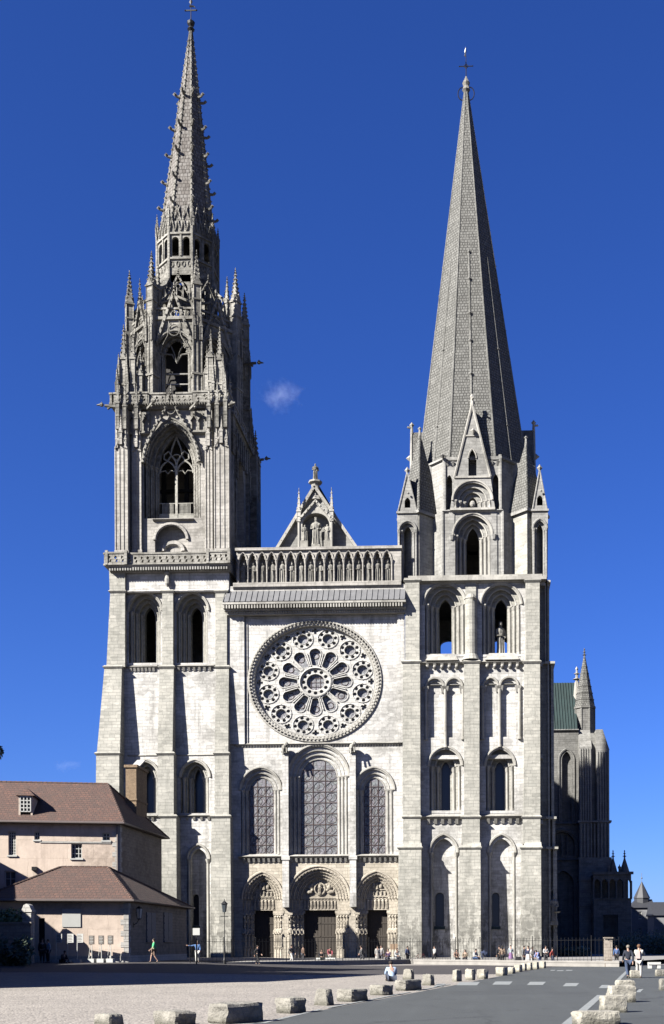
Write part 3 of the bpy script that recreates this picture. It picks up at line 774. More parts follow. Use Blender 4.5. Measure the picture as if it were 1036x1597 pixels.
for q, py in enumerate((130, 184, 228, 272, 314)):
    zz = Z(py, 5, 297)
    for k in range(8):
        t_ = (zz-(lz1-.3))/(stz-lz1+.3); c = Vector(rg[0][k]).lerp(Vector(rg[-1][k]), t_)
        dr = Vector((c.x-AX, c.y-AY, 0)).normalized()
        m.tube([c, c+dr*.42+Vector((0, 0, .05)), c+dr*.6+Vector((0, 0, .2))], .17, 5, .12); m.octa(c.x+dr.x*.6, c.y+dr.y*.6, c.z+.2, .24)
for t_ in [j/34 for j in range(1, 33)]:
    for k in range(8):
        c = Vector(rg[0][k]).lerp(Vector(rg[-1][k]), t_); m.octa(c.x, c.y, c.z, .27*(1.15-t_*.6))
part(m, 'crockets', 'flam', sp)
m = M()
for k in range(8):
    m.T = octT(k)
    for q in (-.45, .45): cgable(m, q-.42, q+.42, lz1, lz1+1.9, -sap-.02, .12, .1, 4, False)
m.T = None; part(m, 'gablet_ring', 'flam', sp)
m = M()
m.lathe(sx1, AY, [(.15, stz-.3), (.42, stz), (.2, stz+.3), (.38, stz+.55), (.45, stz+.8), (.15, stz+1.0), (.06, stz+1.2)], 8)
tz = Z(2, 7.5, 297)
m.cyl(sx1, AY, stz+1, tz+.3, .06, .03, 6)
zcr = Z(16, 7.5, 297); m.box(sx1-.62, sx1+.62, AY-.05, AY+.05, zcr-.06, zcr+.06)
for sg in (-1, 1): m.octa(sx1+sg*.62, AY, zcr, .13)
m.tube([(sx1-.15, AY, zcr+.5), (sx1+.35, AY, zcr+.45), (sx1+.5, AY, zcr+.25)], .13, 5, .03); m.octa(sx1, AY, zcr+.95, .2, .06, .35)
part(m, 'spire_cross', 'iron', sp)
# ================= CENTRAL BLOCK
cL, cR = X(356, 0, 1100), X(629, 0, 1100)
holes = []
# rose
rcx, rcz = W(491.1, 1062.2, 0); RX = (X(594.7, 0, 1062)-X(387.3, 0, 1062))/2; RZ = (Z(967.5, 0, 491)-Z(1157, 0, 491))/2
def ell(cx, cz, rx, rz, n=24, ph=0.0): return [(cx+rx*cos(2*pi*i/n+ph), cz+rz*sin(2*pi*i/n+ph)) for i in range(n)]
rose_hole = ell(rcx, rcz, RX*.93, RZ*.93, 64)
g1 = win(376, 437, 394, 432.5, 1199, 1212, 1233, 1333, n=2, d=.26, extra=.22, glass=None, mat='white', name='window', lab='left round-arched lancet of patterned dark glass')
g2 = win(450, 542.6, 470, 527.5, 1163, 1184, 1212, 1337, n=3, d=.22, extra=.22, glass=None, mat='white', name='window', lab='tallest middle lancet of patterned dark glass')
g3 = win(553.5, 613.5, 564, 598, 1199, 1212, 1233, 1333, n=2, d=.26, extra=.22, glass=None, mat='white', name='window', lab='right round-arched lancet of patterned dark glass')
def glazing(gw, nc, nr):
    o, i, (xc, w, z0, zs, zt, y), win_ = gw
    g = M(); g.prism(i, y-.12, y-.06); part(g, 'glass', 'glass', win_)
    b = M()
    for k in range(1, nc): b.box(xc-w+2*w*k/nc-.035, xc-w+2*w*k/nc+.035, y-.17, y-.12, z0, zs+(zt-zs)*.9)
    for k in range(1, nr): b.box(xc-w, xc+w, y-.17, y-.12, z0+(zt-z0)*k/nr-.035, z0+(zt-z0)*k/nr+.035)
    b.tube([(x, y-.14, z) for x, z in i], .06, 4)
    cw, ch_ = 2*w/nc, (zt-z0)/nr
    for ci in range(nc):
        for ri in range(nr-1):
            cx_, cz_ = xc-w+cw*(ci+.5), z0+ch_*(ri+.5)
            if (ci+ri) % 2: rg_ = [(cx_+cw*.4*cos(q*pi/5), y-.15, cz_+ch_*.4*sin(q*pi/5)) for q in range(10)]
            else: rg_ = [(cx_+cw*.44*a_, y-.15, cz_+ch_*.44*b_) for a_, b_ in ((0, -1), (.55, -.55), (1, 0), (.55, .55), (0, 1), (-.55, .55), (-1, 0), (-.55, -.55))]
            b.tube(rg_, .022, 3, closed=True)
            b.tube([(cx_-cw*.2, y-.15, cz_-ch_*.35), (cx_+cw*.05, y-.15, cz_), (cx_-cw*.05, y-.15, cz_+ch_*.3)], .018, 3)
    part(b, 'window_bars', 'barred', win_)
S['barred'] = plain('rusty_iron_bar', (.07, .04, .035), .7, 0, 6, .2)
glazing(g1, 3, 8); glazing(g2, 3, 9); glazing(g3, 3, 8)
zPT = Z(1340, 0, 500); zTop = Z(914, 0, 490)
m = M()
m.panel([(cL, zPT), (cR, zPT), (cR, zTop), (cL, zTop)], [rose_hole, g1[0], g2[0], g3[0]], 0, .12, back=False)
# raised surround left and right of the rose field, and above it
zA, zB, zC = Z(1159.5, -.3, 490), Z(957, -.3, 490), Z(940, -.3, 490)
m.box(X(355, -.32), X(381, -.32), -.32, .1, zA, zTop); m.box(X(620, -.32), cR+.2, -.32, .1, zA, zTop)
m.box(X(381, -.32), X(620, -.32), -.32, .1, zB, zTop)
m.box(X(384.5, -.1), X(386, -.1), -.12, .1, zA, zB-.25); m.box(X(384.5, -.1), X(617, -.1), -.12, .1, zB-.35, zB-.22)
m.box(cL, cR, .3, 1.5, -.1, .2)
part(m, 'facade_wall', 'white')
# ---- rose window
ros = M()
ocx, ocz = rcx, rcz-.0
def pet(k):
    a0 = k*pi/6; pts = []
    r1, r2, wi_, wo_ = .262, .475, .042, .092
    for s_ in range(9):
        a_ = -pi/2+pi*s_/8; pts.append((r2+wo_*.9*cos(a_), wo_*sin(a_)))
    pts += [(r1+.015, wi_+.008), (r1, wi_*.5), (r1, -wi_*.5), (r1+.015, -wi_-.008)]
    return [(rcx+RX*(-r*sin(a0)-t_*cos(a0)), rcz+RZ*(r*cos(a0)-t_*sin(a0))) for r, t_ in pts]
hs = [pet(k) for k in range(12)]
def P_(r, a): return rcx+RX*r*sin(a), rcz+RZ*r*cos(a)
small = []
for k in range(12):
    a = pi/12+k*pi/6; x, z = P_(.735, a)
    hs.append(ell(x, z, RX*.078, RZ*.078, 12))
    for j in range(8):
        b = j*pi/4+pi/8+a; hs.append(ell(x+RX*.118*sin(b), z+RZ*.118*cos(b), RX*.029, RZ*.029, 7))
    a = k*pi/6; x, z = P_(.845, a)
    q = []
    for j in range(4):
        for s_ in range(5):
            b = j*pi/2+(-.75+.375*s_); rr = .052*(1 if s_ in (1, 2, 3) else .55)
            q.append((x+RX*rr*sin(a+b), z+RZ*rr*cos(a+b)))
    hs.append(q[::-1])
hs.append(ell(rcx, rcz, RX*.135, RZ*.135, 20))
for j in range(12): 
    b = j*pi/6; hs.append(ell(*P_(.180, b), RX*.030, RZ*.030, 8))
yr = .5
ros.panel(ell(rcx, rcz, RX*.94, RZ*.94, 64), hs, yr, yr+.34, back=False)
rw = part(ros, 'rose_window', 'rose', label='great round rose window of pierced white stone')
m = M()
for k in range(12):
    x, z = P_(.735, pi/12+k*pi/6)
    m.tube([(px_, yr-.03, pz_) for px_, pz_ in ell(x, z, RX*.156, RZ*.156, 16)], .06, 5, closed=True)
    m.tube([(px_, yr-.02, pz_) for px_, pz_ in ell(x, z, RX*.084, RZ*.084, 12)], .035, 4, closed=True)
    for j in range(8):
        b = j*pi/4; m.octa(x+RX*.145*sin(b), yr-.06, z+RZ*.156*cos(b), .085)
    m.tube([(px_, yr-.03, pz_) for px_, pz_ in pet(k)], .065, 5, closed=True)
    for t_ in (-.055, .055):
        x0, z0 = P_(.27, k*pi/6+pi/12); x1, z1 = P_(.47, k*pi/6+pi/12)
    m.tube([(x0, yr-.08, z0), (x1, yr-.08, z1)], .065, 6); m.octa(x1, yr-.08, z1, .12); m.octa(x0, yr-.1, z0, .13)
for r_, tt, rad in ((.235, -.12, .1), (.25, -.02, .07), (.215, -.02, .04), (.895, -.02, .06)):
    m.tube([(px_, yr+tt, pz_) for px_, pz_ in ell(rcx, rcz, RX*r_, RZ*r_, 40)], rad, 5, closed=True)
part(m, 'tracery_moulding', 'rose', rw)
m = M()
m.strip(ell(rcx, rcz, RX*.93, RZ*.93, 64)+[ell(rcx, rcz, RX*.93, RZ*.93, 64)[0]], ell(rcx, rcz, RX*.90, RZ*.90, 64)+[ell(rcx, rcz, RX*.90, RZ*.90, 64)[0]], 0, yr)
for r_, yy, rad in ((.995, -.06, .12), (.955, -.02, .10), (.925, .12, .1)):
    m.tube([(px_, yy, pz_) for px_, pz_ in ell(rcx, rcz, RX*r_, RZ*r_, 72)], rad, 6, closed=True)
for j in range(104):
    a = 2*pi*j/104; x, z = P_(.975, a); m.octa(x, -.16, z, .15, .17, .15); x, z = P_(.935, a+.03); m.octa(x, .02, z, .13, .15, .13)
part(m, 'carved_ring', 'trim', rw)
m = M(); m.prism(ell(rcx, rcz, RX*.92, RZ*.92, 48), yr+.32, yr+.37); part(m, 'glass', 'roseglass', rw)
m = M()
for k in range(12):
    x, z = P_(.44, k*pi/6); m.tube([(px_, yr+.30, pz_) for px_, pz_ in ell(x, z, RX*.05, RZ*.05, 12)], .04, 4, closed=True)
for t_ in (-.07, 0, .07): m.box(rcx+RX*t_-.02, rcx+RX*t_+.02, yr+.27, yr+.31, rcz-RZ*.12, rcz+RZ*.12); m.box(rcx-RX*.12, rcx+RX*.12, yr+.27, yr+.31, rcz+RZ*t_-.02, rcz+RZ*t_+.02)
part(m, 'window_bars', 'barred', rw)
# ---- string under the rose, pilasters with lions, corbel string above the portals
m = M()
z = Z(1160, -.2, 490); string(m, X(365), X(625), 0, z, .3, .3); corbels(m, X(367), X(623), 58, 0, z-.1, .13, .2, .18)
part(m, 'string_course', 'trim')
m = M()
z = Z(1337, -.3, 490); string(m, X(372), X(622), 0, z+.1, .55, .4)
corbels(m, X(376), X(438), 8, 0, z-.08, .24, .4, .42); corbels(m, X(450), X(542), 12, 0, z-.08, .24, .4, .42); corbels(m, X(556), X(620), 8, 0, z-.08, .24, .4, .42)
for q in (370, 378): pass
part(m, 'string_course', 'trim')
for l, r_ in ((439.5, 449), (544.5, 554)):
    m = M(); zt = Z(1172, -.5, 490)
    m.box(X(l, -.5), X(r_, -.5), -.5, .1, zPT, zt); m.frus(X(l, -.6)-.12, X(r_, -.6)+.12, -.65, .1, zPT-.1, X(l, -.6)-.12, X(r_, -.6)+.12, -.65, .1, zPT+.3)
    m.box(X(l, -.5)-.02, X(r_, -.5)+.02, -.56, .1, Z(1415, -.5, 490), zPT-.1)
    part(m, 'pilaster', 'white')
    m = M(); xc = (X(l, -.5)+X(r_, -.5))/2
    m.ball(xc, -.75, zt+.35, .34, .5, .38, 8, 5); m.ball(xc+.22, -1.15, zt+.65, .24, .26, .26, 7, 5); m.tube([(xc-.1, -1.1, zt+.2), (xc-.1, -1.2, zt-.4)], .1, 5); m.tube([(xc+.25, -1.1, zt+.3), (xc+.3, -1.25, zt-.25)], .1, 5)
    m.box(xc-.35, xc+.35, -.8, 0, zt-.15, zt+.05)
    part(m, 'lion_carving', 'statue')
# ---- portals
pm_ = M(); holes = []
def portal(ol, orr, il, ir, pta, psp, lin0, lin1, n, d, lab, big=False):
    y0 = 0.0
    m = M(); t = M()
    xc = X((ol+orr)/2, y0, 1400); wo = (X(orr, 0, 1400)-X(ol, 0, 1400))/2
    dep = n*d; wi_ = (X(ir, dep, 1400)-X(il, dep, 1400))/2
    cx2 = X((ol+orr)/2, y0, 1400)
    zt = Z(pta, 0, 500); zs = Z(psp, 0, 500); zti = zt-(wo-wi_)*.80
    o, i, y = orders(m, t, cx2, wi_, wo, zti, zt, zs, GB, y0, n, d, .15, col=False, hood=True, nseg=12)
    por = part(m, 'portal', 'carved', label=lab)
    # carved figures along every order
    for k in range(1, n+1):
        q = (k-.5)/n; oo = arch(cx2, wi_+(wo-wi_)*q, zs, zs, zti+(zt-zti)*q, 9 if not big else 12)[1:-1]
        yy = y0+(n-k+1)*d-.12
        for j in range(len(oo)-1):
            a_ = oo[j]; b_ = oo[j+1]; mx, mz = (a_[0]+b_[0])/2, (a_[1]+b_[1])/2
            dx, dz = b_[0]-a_[0], b_[1]-a_[1]; L = sqrt(dx*dx+dz*dz); ux, uz = dx/L, dz/L
            if mx > cx2: ux, uz = -ux, -uz
            t.tube([(mx-ux*L*.42, yy-.05, mz-uz*L*.42), (mx, yy-.12, mz), (mx+ux*L*.25, yy-.1, mz+uz*L*.25)], .13, 5, .085)
            t.octa(mx+ux*L*.36, yy-.14, mz+uz*L*.36, .1); t.octa(mx-ux*L*.47, yy-.1, mz-uz*L*.47, .16, .14, .08)
    part(t, 'archivolt_figures', 'carved', por)
    # jambs with column statues
    zl = Z(lin1, dep, 500)
    for sg in (-1, 1):
        j = M()
        for k in range(1, n+1):
            wk = wi_+(wo-wi_)*(k-.5)/n; yy = y0+(n-k+.6)*d
            x = cx2+sg*wk; zb_ = 1.55
            j.cyl(x, yy, GB, zb_, .17, .17, 8); j.box(x-.22, x+.22, yy-.22, yy+.22, zb_-.15, zb_)
            j.tube([(x, yy+.1, zb_), (x, yy+.1, zl-.3)], .13, 6)
            figure(j, x, yy-.1, zb_, 2.35, 0, True, .8)
            j.cyl(x, yy, zb_+2.5, zb_+2.75, .14, .24, 8); j.box(x-.26, x+.26, yy-.26, yy+.2, zl-.55, zl-.35)
            j.octa(x, yy-.16, zl-.75, .2, .2, .25)
            j.cyl(cx2+sg*(wk-.26 if k > 1 else wk-.2), yy+.12, GB, zl-.4, .07, n=6)
        for k in range(n+1):
            wk = wi_+(wo-wi_)*k/n; yy = y0+(n-k)*d
            j.box(cx2+sg*wk-.2, cx2+sg*wk+.2, yy-.05, yy+d, zl-.4, zl-.1)
        part(j, 'column_statues', 'carved', por, label='tall robed column statues on the jambs')
    # tympanum and lintel
    T = M(); yt = y-.05; z0 = Z(lin0, dep, 500)
    T.panel([p for p in arch(cx2, wi_+.02, zl, zs, zti+.03, 12)], [], yt, yt+.4)
    T.box(cx2-wi_, cx2+wi_, yt-.12, yt, z0-.1, z0+.05); T.box(cx2-wi_, cx2+wi_, yt-.14, yt, zl-.05, zl+.1)
    nf = int(2*wi_/.34)
    for q in range(nf): 
        x = cx2-wi_+2*wi_*(q+.5)/nf
        figure(T, x, yt-.1, zl+.1, (z0-zl)-.3, 0, False, 1.15, False)
        T.tube([(x-.17, yt-.1, z0-.35), (x, yt-.16, z0-.18), (x+.17, yt-.1, z0-.35)], .04, 4)
    if not big:
        zm = z0+.62; T.box(cx2-wi_*.95, cx2+wi_*.95, yt-.12, yt, zm, zm+.1)
        for q in range(nf-1):
            x = cx2-wi_*.9+1.8*wi_*(q+.5)/(nf-1); figure(T, x, yt-.1, z0+.03, .56, 0, False, 1.2, False)
        zc = zm+.1; sc = min(1.0, (zti-zc)/2.1)
        figure(T, cx2, yt-.2, zc, 1.45*sc, 0, True, 1.7)
        for sg in (-1, 1):
            T.ball(cx2+sg*.85*sc, yt-.12, zc+.4, .2, .15, .4); T.tube([(cx2+sg*.7*sc, yt-.1, zc+.1), (cx2+sg*.95*sc, yt-.12, zc+.7*sc), (cx2+sg*.6*sc, yt-.1, zc+1.25*sc)], .13, 5); T.ball(cx2+sg*.9*sc, yt-.14, zc+.85*sc, .12)
    else:
        zc = z0+.3; H = zti-zc-.5
        T.tube([(cx2+.55*cos(a*pi/10)*(1 if True else 0), yt-.14, zc+H*.5+H*.5*sin(a*pi/10)) for a in range(20)], .09, 5, closed=True)
        figure(T, cx2, yt-.2, zc+H*.08, H*.82, 0, False, 1.25)
        T.ball(cx2, yt-.12, zc+H*.86, .22, .08, .22)
        for sg in (-1, 1):
            T.ball(cx2+sg*1.15, yt-.14, zc+.28, .42, .2, .22); T.ball(cx2+sg*.8, yt-.2, zc+.48, .17); T.tube([(cx2+sg*1.4, yt-.1, zc+.35), (cx2+sg*1.65, yt-.14, zc+.75)], .1, 5, .05)
            T.ball(cx2+sg*.95, yt-.14, zc+H*.66, .25, .16, .33); T.ball(cx2+sg*.8, yt-.16, zc+H*.86, .13); T.tube([(cx2+sg*1.1, yt-.1, zc+H*.55), (cx2+sg*1.4, yt-.12, zc+H*.8)], .12, 5, .05)
    part(T, 'tympanum', 'carved', por)
    dr = M(); dr.box(cx2-wi_-.1, cx2+wi_+.1, yt+.55, yt+.7, GB, zl)
    for k in range(1, 10): dr.box(cx2-wi_+2*wi_*k/10-.015, cx2-wi_+2*wi_*k/10+.015, yt+.52, yt+.56, GB, zl-.2)
    for zz in (.9, 2.6, 4.0): dr.box(cx2-wi_, cx2-.06, yt+.5, yt+.56, zz, zz+.14); dr.box(cx2+.06, cx2+wi_, yt+.5, yt+.56, zz, zz+.14)
    part(dr, 'door', 'wood', por)
    return o
holes.append(portal(379, 440, 394, 428, 1361.5, 1402, 1398, 1419, 3, .29, 'left carved portal'))
holes.append(portal(450, 544, 473, 526, 1353, 1402, 1400, 1419, 4, .27, 'largest middle carved portal', True))
holes.append(portal(555, 620, 571, 606, 1361.5, 1402, 1398, 1419, 3, .29, 'right carved portal'))
m = M()
m.panel([(cL, GB-.05), (cR, GB-.05), (cR, zPT), (cL, zPT)], holes, 0, .12, back=False)
part(m, 'portal_wall', 'warm')
m = M(); m.box(cL, cR, 2.6, 3.2, 0, zTop)
part(m, 'inner_wall', 'darkin')
# ---- cornice and lead pent roof above the rose
m = M()
z0, z1, z2 = Z(957, -.8, 490), Z(948.5, -1.2, 490), Z(940, -1.5, 490)
xa, xb = X(347, -1.4, 945), X(633, -1.4, 945)
m.box(xa+.35, xb-.1, -.75, .1, z0, z0+.35)
m.frus(xa+.25, xb-.1, -.8, .1, z0+.3, xa+.1, xb, -1.1, .1, z1)
m.box(xa, xb, -1.45, .1, z2-.02, z2+.22)
for k in range(64):
    x = xa+.05+(xb-xa-.25)*k/64; m.box(x, x+.15, -1.4, -1.0, z1+.05, z2-.02)
for k in range(72):
    x = xa+.4+(xb-xa-.6)*k/72; m.octa(x, -.85, z0+.2, .12)
m.box(xa+.1, xb-.05, -1.02, .1, z1-.1, z2)
part(m, 'cornice', 'trim')
m = M(); zr0, zr1 = z2+.24, Z(922.5, 0, 490)
m.frus(xa+.03, xb-.03, -1.5, .1, zr0, xa+.3, xb-.1, -.36, .1, zr1)
for k in range(34):
    x = xa+.1+(xb-xa-.2)*k/33; m.tube([(x, -1.53, zr0+.03), (x, -.4, zr1)], .045, 4)
part(m, 'lead_roof', 'lead')
m = M(); m.box(xa+.1, xb-.1, -.34, .3, zr1, Z(914, -.3, 490))
part(m, 'wall_band', 'white')
# ---- gallery of kings
gal = M(); st = []
gx0, gx1 = X(369, -.2, 885), X(626, -.2, 885); gz0, gz1 = Z(912.5, -.2, 490), Z(858, -.2, 490)
ax0, ax1 = X(372, -.2, 885), X(611.5, -.2, 885)
n = 16; w = (ax1-ax0)/n
hs = []
for k in range(n):
    c = ax0+w*(k+.5)
    hs.append([(c-w*.40, gz0+.25)]+[(c-w*.40, gz1-1.25), (c-w*.34, gz1-.95), (c-w*.2, gz1-.85), (c-w*.22, gz1-.6), (c, gz1-.32), (c+w*.22, gz1-.6), (c+w*.2, gz1-.85), (c+w*.34, gz1-.95), (c+w*.40, gz1-1.25)]+[(c+w*.40, gz0+.25)])
gal.panel([(gx0, gz0), (gx1, gz0), (gx1, gz1), (gx0, gz1)], hs, -.2, .0)
gal.box(gx0, gx1, .6, 1.4, gz0-.3, gz1); gal.box(gx0, gx1, 0, .75, gz1-.3, gz1)
gal.box(gx0-.1, gx1+.1, -.45, 1.5, gz1, gz1+.28); gal.box(gx0-.3, gx1, -.55, .75, gz0-.2, gz0+.25)
gal.frus(gx0-.3, gx1, -.35, .75, gz0-.45, gx0-.3, gx1, -.6, .75, gz0-.2)
for k in range(n+1): 
    x = ax0+w*k; gal.cyl(x, -.28, gz0+.25, gz1-1.35, .085, n=7); gal.cyl(x, -.28, gz1-1.45, gz1-1.1, .09, .17, 7)
for k in range(n):
    c = ax0+w*(k+.5)
    gal.tube([(c-w*.48, -.26, gz1-1.0), (c-w*.3, -.28, gz1-.45), (c, -.3, gz1-.14), (c+w*.3, -.28, gz1-.45), (c+w*.48, -.26, gz1-1.0)], .07, 5)
gk = part(gal, 'kings_gallery', 'mid', label='row of sixteen arched niches holding standing stone kings')
for k in range(n):
    m = M(); c = ax0+w*(k+.5); figure(m, c+random.uniform(-.04, .04), .12, gz0+.25, 2.35+random.uniform(-.14, .12), random.uniform(-.5, .5), k % 3 != 1, random.uniform(1.15, 1.38), k % 4 != 2); part(m, 'statue', 'statue', gk)
# ---- nave gable
y = 3.0
ax, az = W(491.5, 762, y); xl, zb = W(430, 862, y); xr, _ = W(560, 858, y)
m = M(); m.prism([(xl, zb-3), (xr, zb-3), (xr, zb), (ax, az), (xl, zb)], y, y+.8)
gb = part(m, 'gable', 'grey', label='triangular gable with a crowned figure in its niche')
m = M(); m.bar((xl-.1, y+.1, zb-.2), (ax, y+.1, az+.1), .3, 1.3); m.bar((xr+.1, y+.1, zb-.2), (ax, y+.1, az+.1), .3, 1.3)
crockets(m, (xl, y-.45, zb), (ax, y-.45, az), 9, .16); crockets(m, (xr, y-.45, zb), (ax, y-.45, az), 9, .16)
part(m, 'coping', 'trim', gb)
m = M(); yn = y-1.0
nl, nr = X(468.5, yn, 830), X(517, yn, 830); nc = (nl+nr)/2; zb_ = Z(857, yn, 490); zsp = Z(818, yn, 490); zap = Z(786, yn, 490)
i = arch(nc, (nr-nl)/2-.22, zb_, zsp, Z(800, yn, 490), 8)
m.panel([(nl, zb_), (nr, zb_), (nr, zsp+.6), (nc, zap), (nl, zsp+.6)], [i], yn, y)
cgable(m, nl-.1, nr+.1, zsp+.5, zap+.3, yn-.1, .3, .2, 5, False)
for px in (466.6, 514.5+3):
    x = X(px, yn, 830); m.cyl(x, yn, zb_, zsp+.6, .14); pinnacle(m, x, yn, zsp+.3, .38, 1.1, 2.2, 4)
part(m, 'niche', 'trim', gb)
m = M()
fx, fz = W(490.5, 851, yn); figure(m, nc, yn+.15, zb_+.5, Z(808, yn, 490)-zb_-.45, 0, True, 1.25); m.ball(nc+.38, yn-.1, zb_+2.6, .16); 
m.box(nc-.45, nc+.45, yn-.2, y, zb_-.3, zb_+.5)
for sg in (-1, 1):
    m.box(nc+sg*1.25-.4, nc+sg*1.25+.4, yn-.1, y, zb_-.3, zb_+.95); figure(m, nc+sg*1.2, yn+.15, zb_+.95, 1.75, -sg*.5, False, 1.5)
    m.tube([(nc+sg*1.35, yn+.3, zb_+2.3), (nc+sg*1.6, yn+.4, zb_+2.1), (nc+sg*1.5, yn+.3, zb_+1.4)], .12, 5, .05)
part(m, 'statue', 'statue', gb, label='crowned figure holding a child between two kneeling angels')
m = M(); zz = az
m.lathe(ax, y+.3, [(.75, zz-1.2), (.5, zz-.4), (.42, zz+.3), (.45, zz+.5), (.75, zz+.7), (.72, zz+.88), (.3, zz+1.0)], 8)
part(m, 'pedestal', 'trim', gb)
m = M(); figure(m, ax, y+.3, zz+.98, Z(721, y, 491)-zz-.98, .3, False, 1.25); part(m, 'finial_statue', 'statue', gb, label='small standing figure on the gable tip')

# ================= NAVE behind the towers
S['navestone'] = S['grey']
nx0, nx1 = X(400, 15, 1100)-1.5, X(590, 15, 1100); ncx = ax; rz = Z(770, 8, 491)
m = M(); m.box(ncx-7.2, ncx+7.2, 3.9, 64, 0, 38.5)
m.box(ncx-15, ncx+15, 14.8, 64, 0, 18)
for k in range(6):
    y_ = 20+k*7.2
    for sg in (-1, 1):
        m.box(ncx+sg*15.5-1.2, ncx+sg*15.5+1.2, y_-.9, y_+.9, 0, 26)
        m.tube([(ncx+sg*14.6, y_, 24.5), (ncx+sg*11.5, y_, 28.5), (ncx+sg*7.3, y_, 31.5)], .7, 5)
part(m, 'nave', 'grey', label='long nave behind the towers')
m = M(); m.prism([(ncx-7.7, 38.5), (ncx+7.7, 38.5), (ncx, rz-.2)], 3.9, 64)
m.frus(ncx-15.5, ncx+15.5, 15.3, 60, 18, ncx-7.2, ncx+7.2, 15.3, 60, 24)
part(m, 'nave_roof', 'copper')
m = M(); m.box(1, 15.5, 84, 106, 0, 23); m.add([(1, 84, 23), (15.5, 84, 23), (15.5, 106, 23), (1, 106, 23), (8, 95, 30)], [(0, 1, 4), (1, 2, 4), (2, 3, 4), (3, 0, 4)]); part(m, 'unseen_shade_block', 'grey')  # unseen block added behind the transept to shade the far turreted house

# ================= SOUTH TRANSEPT seen past the right tower
ty = 56.0
def tx(px, py=1200): return X(px, ty, py)
def tz(py, px=905): return Z(py, ty, px)
m = M()
tl = tx(840)
m.panel([(tl, -.1), (tx(903), -.1), (tx(903), tz(1139)), (tl, tz(1139))],
        [arch(tx(884), .62*1.15, tz(1282), tz(1185), tz(1172), 6), arch(tx(877, 1320), 1.9, tz(1334), tz(1318), tz(1297), 6), arch(tx(879, 1400), 1.6, tz(1462), tz(1380), tz(1358), 6)], ty, ty+.8)
m.box(tl, tx(903), ty+.8, ty+14, -.1, tz(1139))
tube_ = [(x, ty-.05, z) for x, z in arch(tx(884), 1.15, tz(1282), tz(1185), tz(1168), 8)]
m.tube(tube_, .16, 5)
m.tube([(x, ty-.05, z) for x, z in arch(tx(877, 1320), 2.3, tz(1334), tz(1318), tz(1294), 8)], .2, 5)
for k in (-1, 0, 1): m.cyl(tx(877, 1320)+k*.8, ty+.3, tz(1334), tz(1303), .12)
for py in (1284.5, 1341, 1139): string(m, tl, tx(903), ty, tz(py), .35, .4)
part(m, 'transept_wall', 'shadestone', label='shaded west wall of the far transept')
m = M(); m.prism([(0, 0), (1, 0), (1, 1), (0, 1)], 0, 0.001) if False else None
# roof sloping up away from us
zr0, zr1 = tz(1140), Z(1065, ty+7, 880)
m.add([(tl, ty-.2, zr0), (tx(901), ty-.2, zr0), (X(897, ty+7, 1065), ty+7, zr1), (tl, ty+7, zr1), (tl, ty+14, zr0), (tx(901), ty+14, zr0)], [(0, 1, 2, 3), (3, 2, 5, 4), (0, 3, 4), (1, 5, 2)])
x = tl
while x < tx(900): m.tube([(x, ty-.25, zr0+.05), (x+.0, ty+6.9, zr1)], .06, 4); x += .42
part(m, 'transept_roof', 'copper')
m = M(); x, z = W(900, 1064, ty+5); finial(m, x, ty+5, z-.4, .85); m.cyl(x, ty+5, z-6, z, .9, .35, 6); part(m, 'roof_finial', 'trim')
# stair turret and twin buttresses
m = M()
cx_ = tx(915, 1120); rr = (tx(930.6, 1120)-tx(898, 1120))/2
m.cyl(cx_, ty+3, tz(1200), Z(1101, ty+1.3, 915), rr, n=8, ph=pi/8)
zc = Z(1101.5, ty+1.3, 915)
m.cyl(cx_, ty+3, zc-.15, zc+.15, rr*1.12, n=8, ph=pi/8)
for k in range(8):
    a_ = k*pi/4+pi/8; m.cyl(cx_+rr*cos(a_), ty+3+rr*sin(a_), tz(1137), zc, .13, n=6)
tw = part(m, 'transept_turret', 'shadestone')
m = M(); za = Z(1022, ty+3, 915); m.cyl(cx_, ty+3, zc+.15, za, rr*1.05, .1, 8, pi/8)
for k in range(1, 7): m.cyl(cx_, ty+3, zc+.15+(za-zc)*k/8, zc+.25+(za-zc)*k/8, rr*1.05*(1-k/8)+.1, n=8, ph=pi/8)
finial(m, cx_, ty+3, za-.4, .45)
part(m, 'spire', 'scale', tw)
m = M()
x0, x1, x2, x3 = tx(902), tx(921.5), tx(928.5), tx(948.5)
m.frus(x0, x1, ty-1.8, ty+4, -.1, x0, x1, ty-1.8, ty+4, tz(1168)); m.frus(x0, x1, ty-1.8, ty+4, tz(1168), x0+.1, x1, ty+.8, ty+4, tz(1137))
m.frus(x2, x3, ty-1.8, ty+6, -.1, x2, x3, ty-1.8, ty+6, tz(1173)); m.frus(x2, x3+.05, ty-1.8, ty+6, tz(1173), x2, x2+1.0, ty-1.6, ty+6, tz(1141))
m.box(x1-.1, x2+.1, ty-.8, ty+6, -.1, tz(1145))
m.box(x0-.2, x3+.3, ty-2.1, ty, tz(1285), tz(1282)); m.box(x0-.2, x3+.3, ty-2.1, ty, tz(1342), tz(1339)); m.box(x0-.1, x3+.5, ty-2.2, ty+6, -.1, tz(1342))
for py in (1375, 1415): m.box(x0-.2, x1+.3, ty-2.35, ty, tz(py), tz(py)+.25)
for k in range(5): m.cyl(x0+.2+(x1-x0-.4)*k/4, ty-1.9, tz(1282), tz(1171), .15, n=6)
for k in range(5): m.cyl(x2+.2+(x3-x2-.4)*k/4, ty-1.9, tz(1282), tz(1176), .15, n=6)
for k in range(9): m.cyl(x0+.2+(x3-x0-.4)*k/8, ty-1.95, tz(1339), tz(1287), .14, n=6)
for px_ in (911.5, 938):
    m.T = None
part(m, 'transept_buttress', 'grey', label='pair of tall far buttresses, sunlit only near their tops')
